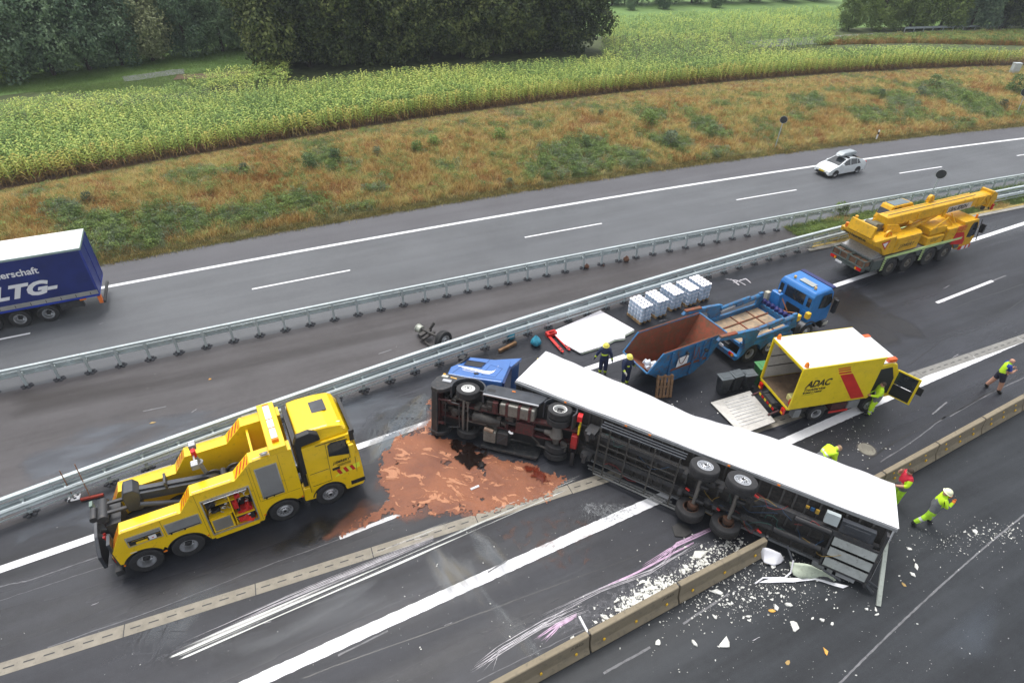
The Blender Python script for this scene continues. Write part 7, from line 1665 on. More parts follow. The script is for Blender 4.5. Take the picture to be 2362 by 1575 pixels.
for i in range(len(SP)):
    x0, y0 = SP[i].x, SP[i].y; x1, y1 = SP[(i + 1) % len(SP)].x, SP[(i + 1) % len(SP)].y
    ins ^= ((y0 > GY) != (y1 > GY)) & (GX < (x1 - x0) * (GY - y0) / (y1 - y0 + 1e-12) + x0)
    dx, dy = x1 - x0, y1 - y0; t = np.clip(((GX - x0) * dx + (GY - y0) * dy) / (dx * dx + dy * dy), 0, 1); dist = np.minimum(dist, np.hypot(GX - x0 - t * dx, GY - y0 - t * dy))
sd2 = np.where(ins, dist, -dist); vs = []; idm = {}; fs = []; kv = []
def hn(x, y):
    v = Vector((x, y, 0)); return mnoise.noise(v * .9) * .5 + mnoise.noise(v * 2.3) * .3 + mnoise.noise(v * 6) * .2
HN = {}
for i in range(nx):
    for j in range(ny):
        if sd2[i, j] > -.45:
            h = hn(GX[i, j], GY[i, j]) + .35 * mnoise.noise(Vector((GX[i, j] * 14, GY[i, j] * 14, 1))); c = sd2[i, j] + h * .8 - .05
            if c > 0: idm[i, j] = len(vs); vs.append((GX[i, j], GY[i, j], .012 + min(.03, c * .04) + .02 * max(0, mnoise.noise(Vector((GX[i, j] * 5, GY[i, j] * 5, 3)))))); kv.append(min(1, c))
for (i, j) in list(idm):
    q = [(i, j), (i + 1, j), (i + 1, j + 1), (i, j + 1)]
    if all(a in idm for a in q) and not (hn(GX[i, j] + 40, GY[i, j] * 1.0) > .23 and sd2[i, j] < 1.6 and GX[i, j] < -1): fs.append(tuple(idm[a] for a in q))
me = bpy.data.meshes.new('red_absorbent'); me.from_pydata(vs, [], fs); me.polygons.foreach_set('use_smooth', [True] * len(me.polygons))
m = bpy.data.materials.new('red_absorbent'); m.use_nodes = True; N = m.node_tree.nodes; L = m.node_tree.links; b_ = N['Principled BSDF']; g = N.new('ShaderNodeNewGeometry').outputs['Position']
mp = N.new('ShaderNodeMapping'); mp.vector_type = 'TEXTURE'; mp.inputs['Rotation'].default_value = (0, 0, -.25); mp.inputs['Scale'].default_value = (1.7, 1, 1); L.new(g, mp.inputs['Vector'])
n1 = N.new('ShaderNodeTexNoise'); n1.inputs['Scale'].default_value = 1.9; n1.inputs['Detail'].default_value = 7; n1.inputs['Roughness'].default_value = .60; n1.inputs['Distortion'].default_value = 1.0; L.new(mp.outputs[0], n1.inputs['Vector'])
n2 = N.new('ShaderNodeTexNoise'); n2.inputs['Scale'].default_value = .6; n2.inputs['Detail'].default_value = 8; L.new(g, n2.inputs['Vector'])
r1 = N.new('ShaderNodeValToRGB'); e = r1.color_ramp.elements; e[0].position = .38; e[0].color = (.17, .05, .02, 1); e[1].position = .62; e[1].color = (.26, .085, .032, 1); L.new(n2.outputs['Fac'], r1.inputs['Fac'])
r2 = N.new('ShaderNodeValToRGB'); e = r2.color_ramp.elements; e[0].position = .575; e[0].color = (0, 0, 0, 1); e[1].position = .592; e[1].color = (1, 1, 1, 1); L.new(n1.outputs['Fac'], r2.inputs['Fac'])
mx = N.new('ShaderNodeMix'); mx.data_type = 'RGBA'; mx.inputs[7].default_value = (.46, .20, .10, 1); L.new(r2.outputs[0], mx.inputs[0]); L.new(r1.outputs[0], mx.inputs[6]); n3 = N.new('ShaderNodeTexNoise'); n3.inputs['Scale'].default_value = 26; n3.inputs['Detail'].default_value = 6; n3.inputs['Roughness'].default_value = .8; L.new(g, n3.inputs['Vector']); mr3 = N.new('ShaderNodeMapRange'); mr3.inputs[1].default_value = .3; mr3.inputs[2].default_value = .7; mr3.inputs[3].default_value = .55; mr3.inputs[4].default_value = 1.4; L.new(n3.outputs['Fac'], mr3.inputs[0]); mx3 = N.new('ShaderNodeMix'); mx3.data_type = 'RGBA'; mx3.blend_type = 'MULTIPLY'; mx3.inputs[0].default_value = 1; L.new(mx.outputs[2], mx3.inputs[6]); L.new(mr3.outputs[0], mx3.inputs[7]); L.new(mx3.outputs[2], b_.inputs['Base Color'])
bm_ = N.new('ShaderNodeBump'); bm_.inputs['Distance'].default_value = .03; bm_.inputs['Strength'].default_value = .6; ad = N.new('ShaderNodeMath'); ad.operation = 'MULTIPLY_ADD'; ad.inputs[1].default_value = .5; L.new(r2.outputs[0], ad.inputs[0]); L.new(n2.outputs['Fac'], ad.inputs[2]); L.new(ad.outputs[0], bm_.inputs['Height']); L.new(bm_.outputs[0], b_.inputs['Normal']); b_.inputs['Roughness'].default_value = .62
me.materials.append(m); o = bpy.data.objects.new('red_absorbent', me); COL.objects.link(o); tag(o, 'orange red absorbent granules spread over the spill in front of the overturned tractor', kind='stuff')
if me.polygons[0].normal.z < 0: me.flip_normals()
film('black_fluid', [(1040, 1008), (1090, 1020), (1140, 1030), (1125, 1060), (1140, 1082), (1080, 1090), (1045, 1060), (1030, 1030)], (.008, .004, .003), .12, 1.0, 2.6, .35, z=.085, cell=.05, contrast=(.47, .49))
film('dark_red_fluid', [(1180, 1060), (1240, 1075), (1290, 1100), (1250, 1140), (1225, 1110)], (.10, .015, .006), .15, .9, 2.6, .4, z=.085, cell=.05, contrast=(.46, .52))
# ---------------------------------------------------------------- white foam debris
FOAM = mat('white_foam', (.66, .66, .62), .8, var=.25, scale=9, space='pos', dirt=.2, dirtcol=(.35, .34, .31))
rg = random.Random(21); b = MB()
def chip(b, p, s, rg, th=None):
    n = rg.randint(4, 6); a0 = rg.uniform(0, 6.28); el = rg.uniform(1, 2.2); ca, sa = math.cos(a0), math.sin(a0); pts = []
    for k in range(n):
        a = 2 * math.pi * (k + rg.uniform(-.3, .3)) / n; x, y = math.cos(a) * s * el * rg.uniform(.5, 1), math.sin(a) * s * rg.uniform(.5, 1); pts.append((p.x + x * ca - y * sa, p.y + x * sa + y * ca))
    t = th or s * rg.uniform(.15, .5); z0 = .006; tl = rg.uniform(-.3, .3) * s
    v = [(x, y, z0) for x, y in pts] + [(x, y, z0 + t + abs(tl) * (k % 2)) for k, (x, y) in enumerate(pts)]
    b.add(v, [tuple(range(n - 1, -1, -1)), tuple(range(n, 2 * n))] + [(k, (k + 1) % n, n + (k + 1) % n, n + k) for k in range(n)])
def scatter_chips(n, gen, s0, s1):
    for _ in range(n): chip(b, at(*gen()), s0 * (s1 / s0) ** (rg.random() ** 2.4), rg)
def lerp2(p, q, t, w): return (p[0] + (q[0] - p[0]) * t + rg.gauss(0, w[0]), p[1] + (q[1] - p[1]) * t + rg.gauss(0, w[1]))
scatter_chips(1000, lambda: lerp2((1385, 1440), (1700, 1245), rg.random() ** .9, (16, 13)), .009, .075)
scatter_chips(340, lambda: lerp2((1440, 1405), (1530, 1345), rg.random(), (14, 12)), .015, .10)
scatter_chips(620, lambda: lerp2((1600, 1400), (1850, 1310), rg.random(), (60, 30)), .008, .045)
scatter_chips(300, lambda: (rg.gauss(1780, 110), rg.gauss(1370, 40)), .008, .06)
scatter_chips(230, lambda: (rg.gauss(2200, 60), rg.gauss(1245, 26)), .006, .032)
scatter_chips(170, lambda: (rg.gauss(2310, 40), rg.gauss(1230, 14)), .006, .04)
scatter_chips(170, lambda: (rg.uniform(1500, 2350), rg.uniform(1240, 1560)), .006, .03)
scatter_chips(120, lambda: (rg.gauss(1960, 60), rg.gauss(1010, 30)), .008, .04)
scatter_chips(90, lambda: (rg.uniform(900, 1600), rg.uniform(1200, 1500)), .008, .04)
scatter_chips(60, lambda: (rg.gauss(1560, 60), rg.gauss(940, 20)), .008, .05)
scatter_chips(420, lambda: (rg.uniform(0, 2360), rg.uniform(640, 1575)), .004, .014)
b.build('foam_debris', FOAM)['kind'] = 'stuff'
big = [(1671, 1484, .22, 'large white fragment with a tail, lowest at the bottom middle'), (1518, 1482, .17, 'tall white fragment below the concrete barrier, near its lower joint'), (1601, 1483, .10, 'small triangular white fragment between two larger ones at the bottom'),
       (1832, 1445, .19, 'long pointed white fragment right of the debris field'), (1820, 1396, .14, 'slanted white fragment above the long pointed one'), (1895, 1430, .10, 'left of two small white fragments below the hanging bumper bar'),
       (1919, 1439, .10, 'right of two small white fragments below the hanging bumper bar'), (2097, 1266, .12, 'white fragment alone to the right of the trailer rear'), (2249, 1227, .13, 'white fragment by the worn line right of the striding worker'), (1321, 1473, .11, 'single white fragment left of the foam heap by the barrier'),
       (1783, 1306, .14, 'white fragment under the torn green tarpaulin'), (2113, 1307, .12, 'flat white fragment right of the bumper bar top'), (2105, 1325, .09, 'small white fragment just below the flat one'), (1654, 1365, .22, 'widest white fragment just below the barrier'),
       (1790, 1402, .13, 'white fragment touching the yellow leaf'), (1998, 1405, .09, 'white fragment at the foot of the bumper bar'), (2022, 1418, .08, 'tiny white fragment right of the bumper bar foot'), (1611, 1280, .25, 'large white foam piece nearest the lower trailer wheel'), (1580, 1310, .20, 'white foam piece in the middle of the heap behind the barrier'),
       (1465, 1395, .22, 'white foam piece at the lower end of the heap behind the barrier'), (1395, 1425, .16, 'white foam piece beside the bent white strip')]
for x, y, s_, lab in big:
    b = MB(); r2 = random.Random(x); chip(b, Vector((0, 0, 0)), s_ * .8, r2, .03 + .02 * r2.random()); o = b.build('foam_fragment', FOAM, None); o.location = at(x, y); tag(o, lab, 'foam fragment', 'larger fragments among the white debris')
b = MB(); b.tube([at(1336, 1421, .04), at(1358, 1463, .04)], .05, 4); b.tube([at(1360, 1465, .05), at(1385, 1450, .08), at(1430, 1440, .04)], [.07, .05, .03], 6); o = b.build('bent_strip', TARP, None); tag(o, 'bent white strip shaped like a hook beside the concrete barrier', 'strip')
b = MB()
b.tube([at(905, 1120, .06) + Vector((.0, 0, 0)), at(925, 1112, .06)], .05, 6); o = b.build('white_rag', TARP, None); o.location = (3.2, -.1, 0); tag(o, 'white rag lying in the red absorbent in front of the tractor', 'rag')
for x, y, s_, lab in ((1905, 1504, .10, 'orange yellow leaf at the bottom right'), (1817, 1529, .09, 'brown yellow leaf lower left of the orange one'), (1780, 1409, .09, 'bright yellow leaf beside a white fragment'), (2084, 1348, .08, 'ochre leaf right of the hanging bumper bar'), (485, 875, .09, 'yellow leaf on the middle lane above the tow truck'), (353, 975, .10, 'pale leaf on the middle lane left of the tow truck cab'), (1765, 1297, .08, 'yellow leaf on the torn white tarpaulin')):
    b = MB(); r2 = random.Random(x); chip(b, Vector((0, 0, 0)), s_, r2, .012); o = b.build('fallen_leaf', mat('leaf_%s' % ('y' if x in (1905, 1780, 485) else 'b'), (.75, .40, .08) if x in (1905, 1780, 485) else (.42, .28, .10), .7), None); o.location = at(x, y); tag(o, lab, 'leaf', 'fallen leaves on the asphalt')
# ================================================================ vegetation
def scatter(name, pts, protos, label=None):
    """one object: instances of the prototype meshes on points, geometry nodes; pts = (x, y, z, yaw, scale, index, tilt)"""
    me = bpy.data.meshes.new(name); me.from_pydata([p[:3] for p in pts], [], [])
    a = me.attributes.new('rot', 'FLOAT_VECTOR', 'POINT'); a.data.foreach_set('vector', [v for p in pts for v in (p[6], p[6] * .5, p[3])])
    a = me.attributes.new('scl', 'FLOAT', 'POINT'); a.data.foreach_set('value', [p[4] for p in pts])
    a = me.attributes.new('idx', 'INT', 'POINT'); a.data.foreach_set('value', [p[5] for p in pts])
    o = bpy.data.objects.new(name, me); COL.objects.link(o)
    ng = bpy.data.node_groups.new(name, 'GeometryNodeTree'); ng.interface.new_socket('Geometry', in_out='INPUT', socket_type='NodeSocketGeometry'); ng.interface.new_socket('Geometry', in_out='OUTPUT', socket_type='NodeSocketGeometry')
    N = ng.nodes; L = ng.links; gi = N.new('NodeGroupInput'); go = N.new('NodeGroupOutput')
    def na(n, t):
        x = N.new('GeometryNodeInputNamedAttribute'); x.data_type = t; x.inputs['Name'].default_value = n; return [s for s in x.outputs if s.enabled and s.name == 'Attribute'][0]
    last = None; jn = N.new('GeometryNodeJoinGeometry')
    rot = na('rot', 'FLOAT_VECTOR'); scl = na('scl', 'FLOAT'); ix = na('idx', 'INT')
    for k, pm_ in enumerate(protos):
        po = bpy.data.objects.new('proto', pm_); oi = N.new('GeometryNodeObjectInfo'); oi.inputs['Object'].default_value = po; oi.inputs['As Instance'].default_value = True
        ip = N.new('GeometryNodeInstanceOnPoints'); cmp_ = N.new('FunctionNodeCompare'); cmp_.data_type = 'INT'; cmp_.operation = 'EQUAL'
        ii = [s for s in cmp_.inputs if s.enabled]; L.new(ix, ii[0]); ii[1].default_value = k
        L.new(gi.outputs[0], ip.inputs['Points']); L.new(cmp_.outputs[0], ip.inputs['Selection']); L.new(oi.outputs['Geometry'], ip.inputs['Instance'])
        L.new(rot, ip.inputs['Rotation']); L.new(scl, ip.inputs['Scale']); L.new(ip.outputs[0], jn.inputs[0])
    L.new(jn.outputs[0], go.inputs[0])
    md = o.modifiers.new('scatter', 'NODES'); md.node_group = ng; o['kind'] = 'stuff'
    if label: o['label'] = label
    return o
rg = random.Random(99)
def blade(b, x, y, h, w, lean, a, z=0, segs=3, droop=0.0):
    """one curved leaf strip"""
    c, s = math.cos(a), math.sin(a); rows = []
    for i in range(segs + 1):
        t = i / segs; r = lean * t ** 1.6; zz = z + h * (t - droop * t * t); ww = w * (1 - t * .85) * (.6 + .8 * math.sin(math.pi * min(1, t + .25)) * .7)
        rows.append([(x + c * r - s * ww, y + s * r + c * ww, zz), (x + c * r + s * ww, y + s * r - c * ww, zz)])
    b.sheet(rows)
C_GRN = leafmat('maize_green', [(0.135, 0.232, 0.061), (0.243, 0.378, 0.088), (0.405, 0.525, 0.121), (0.567, 0.610, 0.143)], scale=.09, rnd=.35)
C_YEL = leafmat('maize_edge', [(0.264, 0.384, 0.072), (0.432, 0.504, 0.096), (0.528, 0.456, 0.108)], scale=.3, rnd=.5)
C_STK = leafmat('maize_stalk', [(.20, .10, .045), (.30, .17, .06), (.26, .20, .06)], scale=.5, rnd=.4, trans=0)
C_STG = leafmat('maize_stalk_green', [(.10, .13, .05), (.18, .20, .07)], scale=.5, trans=0)
def corn(seed, edge=False):
    r = random.Random(seed); b = MB(); H = 2.1; b.mat(1).tube([(0, 0, 0), (.03, 0, H * .9)], [.022, .012], 4)
    n = 12; a = r.uniform(0, 6)
    for k in range(n):
        t = (k + .8) / n; z = H * (.18 + .80 * t) if not edge else H * (.12 + .84 * t); a += math.pi + r.uniform(-.5, .5)
        b.mat(1 if (edge and k < 3) else 0); h = .42 * (1.15 - .3 * t); blade(b, 0, 0, h * .8, .085, .85 * (1.1 - .5 * t), a, z, 4, 1.1 + .6 * r.random())
    b.mat(1)
    for k in range(3): blade(b, .03, 0, .25, .008, .08, k * 2.1 + a, H * .9, 1)
    return b.mesh('maize_plant', [C_YEL if edge else C_GRN, C_STK if edge else C_STG])
def corn_lo(seed):
    r = random.Random(seed); b = MB(); a = r.uniform(0, 6)
    for k in range(18):
        a += math.pi + r.uniform(-.6, .6); blade(b, r.uniform(-.4, .4), r.uniform(-.4, .4), .38, .055, .5, a, 1.2 + .04 * k, 2, 1.0)
    b.mat(1).tube([(0, 0, 0), (.03, 0, 1.8)], [.025, .012], 3)
    return b.mesh('maize_plant_far', [C_GRN, C_STG])
CP = [corn(1), corn(2), corn(3), corn(4, True), corn_lo(5), corn_lo(6)]
def inpoly(x, y, poly):
    c = False; j = len(poly) - 1
    for i in range(len(poly)):
        xi, yi = poly[i]; xj, yj = poly[j]
        if (yi > y) != (yj > y) and x < (xj - xi) * (y - yi) / (yj - yi) + xi: c = not c
        j = i
    return c
def wpoly(px, dz): return [(on(x, y, dz).x, on(x, y, dz).y) for x, y in px]
pA = wpoly([(-300, 255), (0, 212), (300, 187), (400, 180), (480, 187), (600, 172), (655, 168), (900, 150), (1200, 130), (1400, 117), (1580, 116), (1720, 107), (1900, 103), (2100, 97), (2362, 106), (2700, 112)], 2.1)
frontA = [tuple(CORN.p(s)[:2]) for s in (95, 80, 60, 40, 20, 0, -20, -40, -60)]
PA = pA + [tuple(CORN.p(s)[:2]) for s in (180, 150, 130, 110, 90, 70, 50, 30, 10, -10, -30, -50, -70, -90)]
PB = wpoly([(1390, 120), (1390, 27), (1560, 20), (1740, 12), (1945, 6), (1930, 82), (1720, 104), (1580, 113)], 2.1)
PC_ = wpoly([(408, 165), (560, 140), (662, 128), (662, 166), (480, 184)], 2.1)
cpts = []
def visible(x, y, z, m=60):
    v = Vector((x, y, z)) - Vector((0, 0, CAM_H)); d = v.dot(_F)
    if d < 1: return False
    px = 1181 + CAM_F * v.dot(_R) / d; py = 787.5 - CAM_F * v.dot(_U) / d
    return -m < px < 2362 + m and -m < py < 1575 + m
# front part in rows 0.75 m apart, thinning with distance
u = .45
while u < 150:
    step = .24 if u < 6 else (.32 if u < 14 else (.50 if u < 26 else (.70 if u < 60 else 1.0)))
    s = -75.0
    while s < 190:
        n = CORN.n(s) + u + rg.uniform(-.06, .06); q = TX * s + TN * n; s += step * rg.uniform(.8, 1.25)
        if not visible(q.x, q.y, BANK_H + 2): continue
        if not (inpoly(q.x, q.y, PA)): continue
        edge = u < 1.2 or (u < 2.4 and rg.random() < .3)
        k = 3 if edge else (rg.randint(0, 2) if u < 16 else rg.randint(4, 5))
        cpts.append((q.x, q.y, hgt(s, n), rg.uniform(0, 6.28), rg.uniform(.76, 1.0) * (.92 + .16 * mnoise.noise(Vector((q.x * .06, q.y * .06, 2)))) * (1 if u < 26 else 1.15), k, rg.uniform(-.12, .12)))
    u += .66 if u < 26 else (.85 if u < 60 else 1.1)
scatter('maize_field', cpts, CP, 'green maize field standing above the grass embankment')
cp2 = []
for poly, sp in ((PB, .85), (PC_, .7)):
    xs = [p[0] for p in poly]; ys = [p[1] for p in poly]; x = min(xs)
    while x < max(xs):
        y = min(ys)
        while y < max(ys):
            xx, yy_ = x + rg.uniform(-.4, .4), y + rg.uniform(-.4, .4)
            if inpoly(xx, yy_, poly): s, n = sn(Vector((xx, yy_, 0))); cp2.append((xx, yy_, hgt(s, n), rg.uniform(0, 6.28), rg.uniform(.75, 1.0), rg.randint(4, 5), 0))
            y += sp
        x += sp
scatter('far_maize_field', cp2, CP, 'second maize field beyond the clump of trees')
# grass of the embankment
G_DRY = leafmat('dry_grass', [(0.322, 0.163, 0.051), (0.529, 0.350, 0.109), (0.713, 0.575, 0.246), (0.391, 0.400, 0.131)], scale=.22, rnd=.35)
G_GRN = leafmat('green_weeds', [(0.108, 0.176, 0.052), (0.189, 0.270, 0.072), (0.284, 0.378, 0.104)], scale=.4, rnd=.4)
G_BLU = leafmat('grey_green_weeds', [(0.143, 0.195, 0.111), (0.208, 0.260, 0.156), (0.286, 0.338, 0.182)], scale=.4, rnd=.3)
G_RUS = leafmat('rusty_grass', [(0.286, 0.131, 0.053), (0.390, 0.203, 0.075), (0.494, 0.304, 0.105)], scale=.5, rnd=.3)
def tuft(seed, n, h, w, lean, m, spread=.22, seg=2):
    r = random.Random(seed); b = MB(); a0 = r.uniform(0, 6.28)
    for _ in range(n):
        a = r.gauss(a0, 1.3); blade(b, r.gauss(0, spread), r.gauss(0, spread), h * r.uniform(.5, 1.1), w, lean * r.uniform(.4, 1.3), a, 0, seg, .15)
    return b.mesh('tuft', m)
def weed(seed, n, h, R0, ls, m):
    r = random.Random(seed); b = MB()
    for _ in range(n):
        z = h * r.random() ** .7; rr = R0 * math.sqrt(r.random()) * (1 - .5 * z / h); a = r.uniform(0, 6.28); x, y = rr * math.cos(a), rr * math.sin(a); l = ls * r.uniform(.6, 1.4)
        M_ = T(x, y, z) @ Euler((r.uniform(-.9, .9), r.uniform(-.9, .9), r.uniform(0, 6.28))).to_matrix().to_4x4(); b.add([(-l, 0, 0), (0, -l * .45, 0), (l, 0, 0), (0, l * .45, 0)], [(0, 1, 2, 3)], M_)
    return b.mesh('weed', m)
TP = [tuft(1, 26, .66, .013, .38, G_DRY), tuft(2, 24, .56, .013, .45, G_DRY), tuft(3, 20, .42, .010, .3, G_RUS, .25), weed(4, 90, .55, .45, .045, G_GRN), weed(5, 85, .50, .45, .042, G_BLU), tuft(6, 24, .38, .012, .2, G_GRN, .22), weed(7, 60, .35, .3, .05, G_RUS)]
gp = []
GREENPX = [((235, 550), 110, 60), ((420, 510), 120, 45), ((560, 500), 90, 30), ((700, 470), 60, 22), ((740, 375), 55, 28), ((150, 490), 60, 30), ((1330, 370), 110, 55), ((1270, 400), 70, 30), ((1450, 370), 80, 35), ((1560, 330), 60, 22), ((1500, 275), 50, 22), ((1640, 300), 60, 30), ((1660, 350), 50, 20), ((2080, 240), 70, 26), ((2200, 220), 90, 30), ((2260, 250), 60, 22), ((2000, 270), 50, 18), ((1870, 240), 70, 22), ((860, 440), 50, 20), ((330, 560), 90, 25), ((1180, 260), 40, 18)]
GREEN = [(on(c[0], c[1]), on(c[0] + rx, c[1]), on(c[0], c[1] - ry)) for c, rx, ry in GREENPX]
GREEN = [(g[0], (g[1] - g[0]).length, max(1.0, (g[2] - g[0]).length)) for g in GREEN]
area = 0
for _ in range(60000):
    s = rg.uniform(-68, 128); e0 = EDGE.n(s); w = CORN.n(s) - e0; uu = rg.random(); n = e0 + 1.2 + uu * (w - 1.5); q = TX * s + TN * n
    if not visible(q.x, q.y, 1, 30): continue
    dist = (q - Vector((0, 0, 0))).length
    if dist > 60 and rg.random() < .25: continue
    g = 0
    for c, rx, ry in GREEN:
        dx, dy = sn(q)[0] - sn(c)[0], sn(q)[1] - sn(c)[1]; g = max(g, 1 - math.hypot(dx / rx, dy / ry))
    nn = mnoise.noise(Vector((q.x * .22, q.y * .3, 0))) + .6 * mnoise.noise(Vector((q.x * .7, q.y * .8, 7)))
    v = g * 1.5 + nn * 1.0
    if rg.random() < max(0, min(.9, (v - .05) / .75)) ** 1.3: k = rg.choice((3, 3, 4, 5)) if nn > -.1 else rg.choice((4, 4, 3))
    elif nn < -.42: k = rg.choice((2, 2, 6, 1))
    elif v > .22 and rg.random() < .4: k = 5
    else: k = rg.choice((0, 0, 1, 1, 0, 2)) if rg.random() < .93 else 3
    sc = rg.uniform(.7, 1.25) * (1 if uu < .6 else 1 - 1.5 * (uu - .6))
    gp.append((q.x, q.y, hgt(s, n) - .02, rg.uniform(0, 6.28), sc, k, rg.uniform(-.2, .2)))
scatter('embankment_grass', gp, TP, 'dry golden grass and green weeds covering the embankment')
LOW = [tuft(11, 26, .12, .010, .08, leafmat('verge_grass', [(.13, .10, .035), (.17, .15, .045), (.12, .14, .04)], scale=1.5, rnd=.3), .20, 1), tuft(12, 22, .16, .010, .1, G_DRY, .2, 1)]
vp = []
for _ in range(26000):
    s = rg.uniform(-68, 128); n = EDGE.n(s) + rg.uniform(.26, 1.6) + .1 * mnoise.noise(Vector((s * .9, 0, 0))); q = TX * s + TN * n
    if visible(q.x, q.y, 0, 20): vp.append((q.x, q.y, .0, rg.uniform(0, 6.28), rg.uniform(.6, 1.3), 1 if rg.random() < .15 else 0, 0))
scatter('verge_grass', vp, LOW, 'short mown grass strip along the far edge of the road')
mp_ = []
for _ in range(9000):
    s = rg.uniform(k0 + 1, 95); a, c = KERB.n(s) + .5, RAIL1.n(s) + .1; n = rg.uniform(a, c); q = TX * s + TN * n
    if not visible(q.x, q.y, 0, 20): continue
    z = .02; g = mnoise.noise(Vector((q.x * .4, q.y * .4, 1)))
    mp_.append((q.x, q.y, z, rg.uniform(0, 6.28), rg.uniform(.35, .75), (5 if g > -.2 else 1) if rg.random() < .8 else 3, 0))
scatter('median_grass_tufts', mp_, TP, 'grass growing in the median between the guardrails behind the crane')
# shrubs one can count on the bank
SHRUB = [weed(31, 420, 1.1, .62, .075, leafmat('shrub_green', [(0.065, 0.111, 0.046), (0.117, 0.182, 0.065), (0.182, 0.260, 0.091)], scale=1.0)), weed(32, 420, 1.0, .66, .07, leafmat('shrub_grey_green', [(.08, .12, .07), (.13, .17, .10), (.18, .23, .13)], scale=1.0)), weed(33, 420, .95, .7, .08, leafmat('shrub_bright', [(0.104, 0.169, 0.046), (0.182, 0.260, 0.065), (0.260, 0.364, 0.091)], scale=1.0))]
def shrub(px, py, s_, k, label, flat=1.0):
    r = empty('shrub', on(px, py), rg.uniform(0, 6), label, 'shrub', 'shrubs on the embankment'); r.scale = (s_, s_, s_ * flat)
    link('foliage', SHRUB[k], r)
    b = MB(); b.tube([(0, 0, -.1), (.05, .02, .6)], [.03, .015], 5); b.tube([(0, 0, 0), (-.2, .1, .6)], [.02, .01], 5); b.build('stem', WOODM[1], r)
for a in [(205, 468, .8, 1, 'round grey-green bush low on the slope above the blue trailer'), (565, 400, .8, 1, 'grey-green bush left of the wide dark one in the dry grass'), (715, 392, 1.2, 0, 'wide dark bush in the dry grass, left half'), (775, 376, 1.1, 0, 'wide dark bush in the dry grass, right half'),
          (962, 352, 1.0, 2, 'left of two small leafy bushes standing side by side'), (1000, 338, 1.0, 2, 'right of two small leafy bushes standing side by side'), (1152, 325, 1.2, 2, 'single upright leafy bush in the golden grass left of the big green patch'), (870, 360, .8, 1, 'low bush near the middle of the embankment, left of the two side by side'),
          (1350, 340, 1.0, 0, 'dark bush inside the big green patch'), (1495, 290, 1.6, 2, 'broad rounded bush high on the slope above the green patch'), (1545, 340, 1.5, 1, 'broad blue-green bush below the rounded one'), (1640, 318, 1.1, 0, 'dark bush between the broad bushes and the round sign'),
          (2150, 205, 1.5, 0, 'dark round bush just below the maize, right part of the slope'), (2120, 225, 1.2, 1, 'grey-green bush left of the dark round one'), (2225, 235, 1.2, 2, 'green bush below and right of the dark round one'), (2335, 215, 1.9, 0, 'tall bush at the right edge below the cabinet'),
          (2310, 250, 1.0, 1, 'small bush by the sign poles at the right edge'), (2030, 225, .9, 1, 'small bush above the delineator post'), (1990, 285, .9, 2, 'low green bush left of the delineator post'), (1385, 190 + 80, .7, 1, 'small bush on the upper slope near the maize edge'), (1175, 430, .7, 1, 'small bush at the lower edge, left end of the green patch'), (1935, 498, 1.1, 2, 'leafy bush growing through the guardrails left of the crane')]: shrub(*a)
# ---------------------------------------------------------------- trees
def crown_mesh(seed, m, H=14.0, Rr=4.8, z0=.1, nl=7000, nlobe=26, ls=.26):
    r = random.Random(seed); b = MB(); lobes = []
    for k in range(nlobe):
        t = (k + .5) / nlobe; z = z0 + 1.2 + (H - z0 - 2.2) * t; prof = (math.sin(math.pi * min(1, .16 + .80 * t))) ** .55; a = k * 2.4 + r.uniform(-.4, .4); rr = Rr * prof * r.uniform(.45, .8)
        lobes.append((rr * math.cos(a), rr * math.sin(a), z, r.uniform(1.1, 2.1) * (Rr / 4.6)))
    wsum = [l[3] ** 2 for l in lobes]
    vs = []; fs = []
    for i in range(nl):
        lx, ly, lz, lr = r.choices(lobes, wsum)[0]; v = Vector((r.gauss(0, 1), r.gauss(0, 1), r.gauss(0, 1))).normalized(); d = lr * r.random() ** .28
        p = Vector((lx, ly, lz)) + Vector((v.x * d, v.y * d, v.z * d * .85)); p += Vector((mnoise.noise(p * .8), mnoise.noise(p * .8 + Vector((9, 0, 0))), mnoise.noise(p * .8 + Vector((0, 9, 0))))) * .7
        if p.z < .1: continue
        nrm = (v * .7 + Vector((r.uniform(-1, 1), r.uniform(-1, 1), r.uniform(-.3, 1)))).normalized(); q = nrm.to_track_quat('Z', 'Y').to_matrix() @ Matrix.Rotation(r.uniform(0, 6.28), 3, 'Z'); l = ls * r.uniform(.6, 1.35)
        k = len(vs); vs += [p + q @ Vector((-l, 0, 0)), p + q @ Vector((0, -l * .6, l * .12)), p + q @ Vector((l, 0, 0)), p + q @ Vector((0, l * .6, l * .12))]; fs.append((k, k + 1, k + 2, k + 3))
    me = bpy.data.meshes.new('crown'); me.from_pydata([tuple(v) for v in vs], [], fs); me.materials.append(m); return me
def trunk_mesh(seed, H=12.0, r0=.28):
    r = random.Random(seed); b = MB(); pts = [(r.uniform(-.15, .15) * i, r.uniform(-.15, .15) * i, H * i / 6 - .2) for i in range(7)]; b.tube(pts, [r0 * (1 - .13 * i) for i in range(7)], 7)
    for k in range(9):
        i = 1 + k % 5; p = Vector(pts[i]); a = k * 2.4; d = Vector((math.cos(a), math.sin(a), .8)); b.tube([p, p + d * 1.6, p + d * 3.2 + Vector((0, 0, .5))], [r0 * .35, r0 * .2, .03], 5)
    return b.mesh('trunk', mat('bark', (.055, .042, .032), .9, var=.3, scale=3, bump=.5))
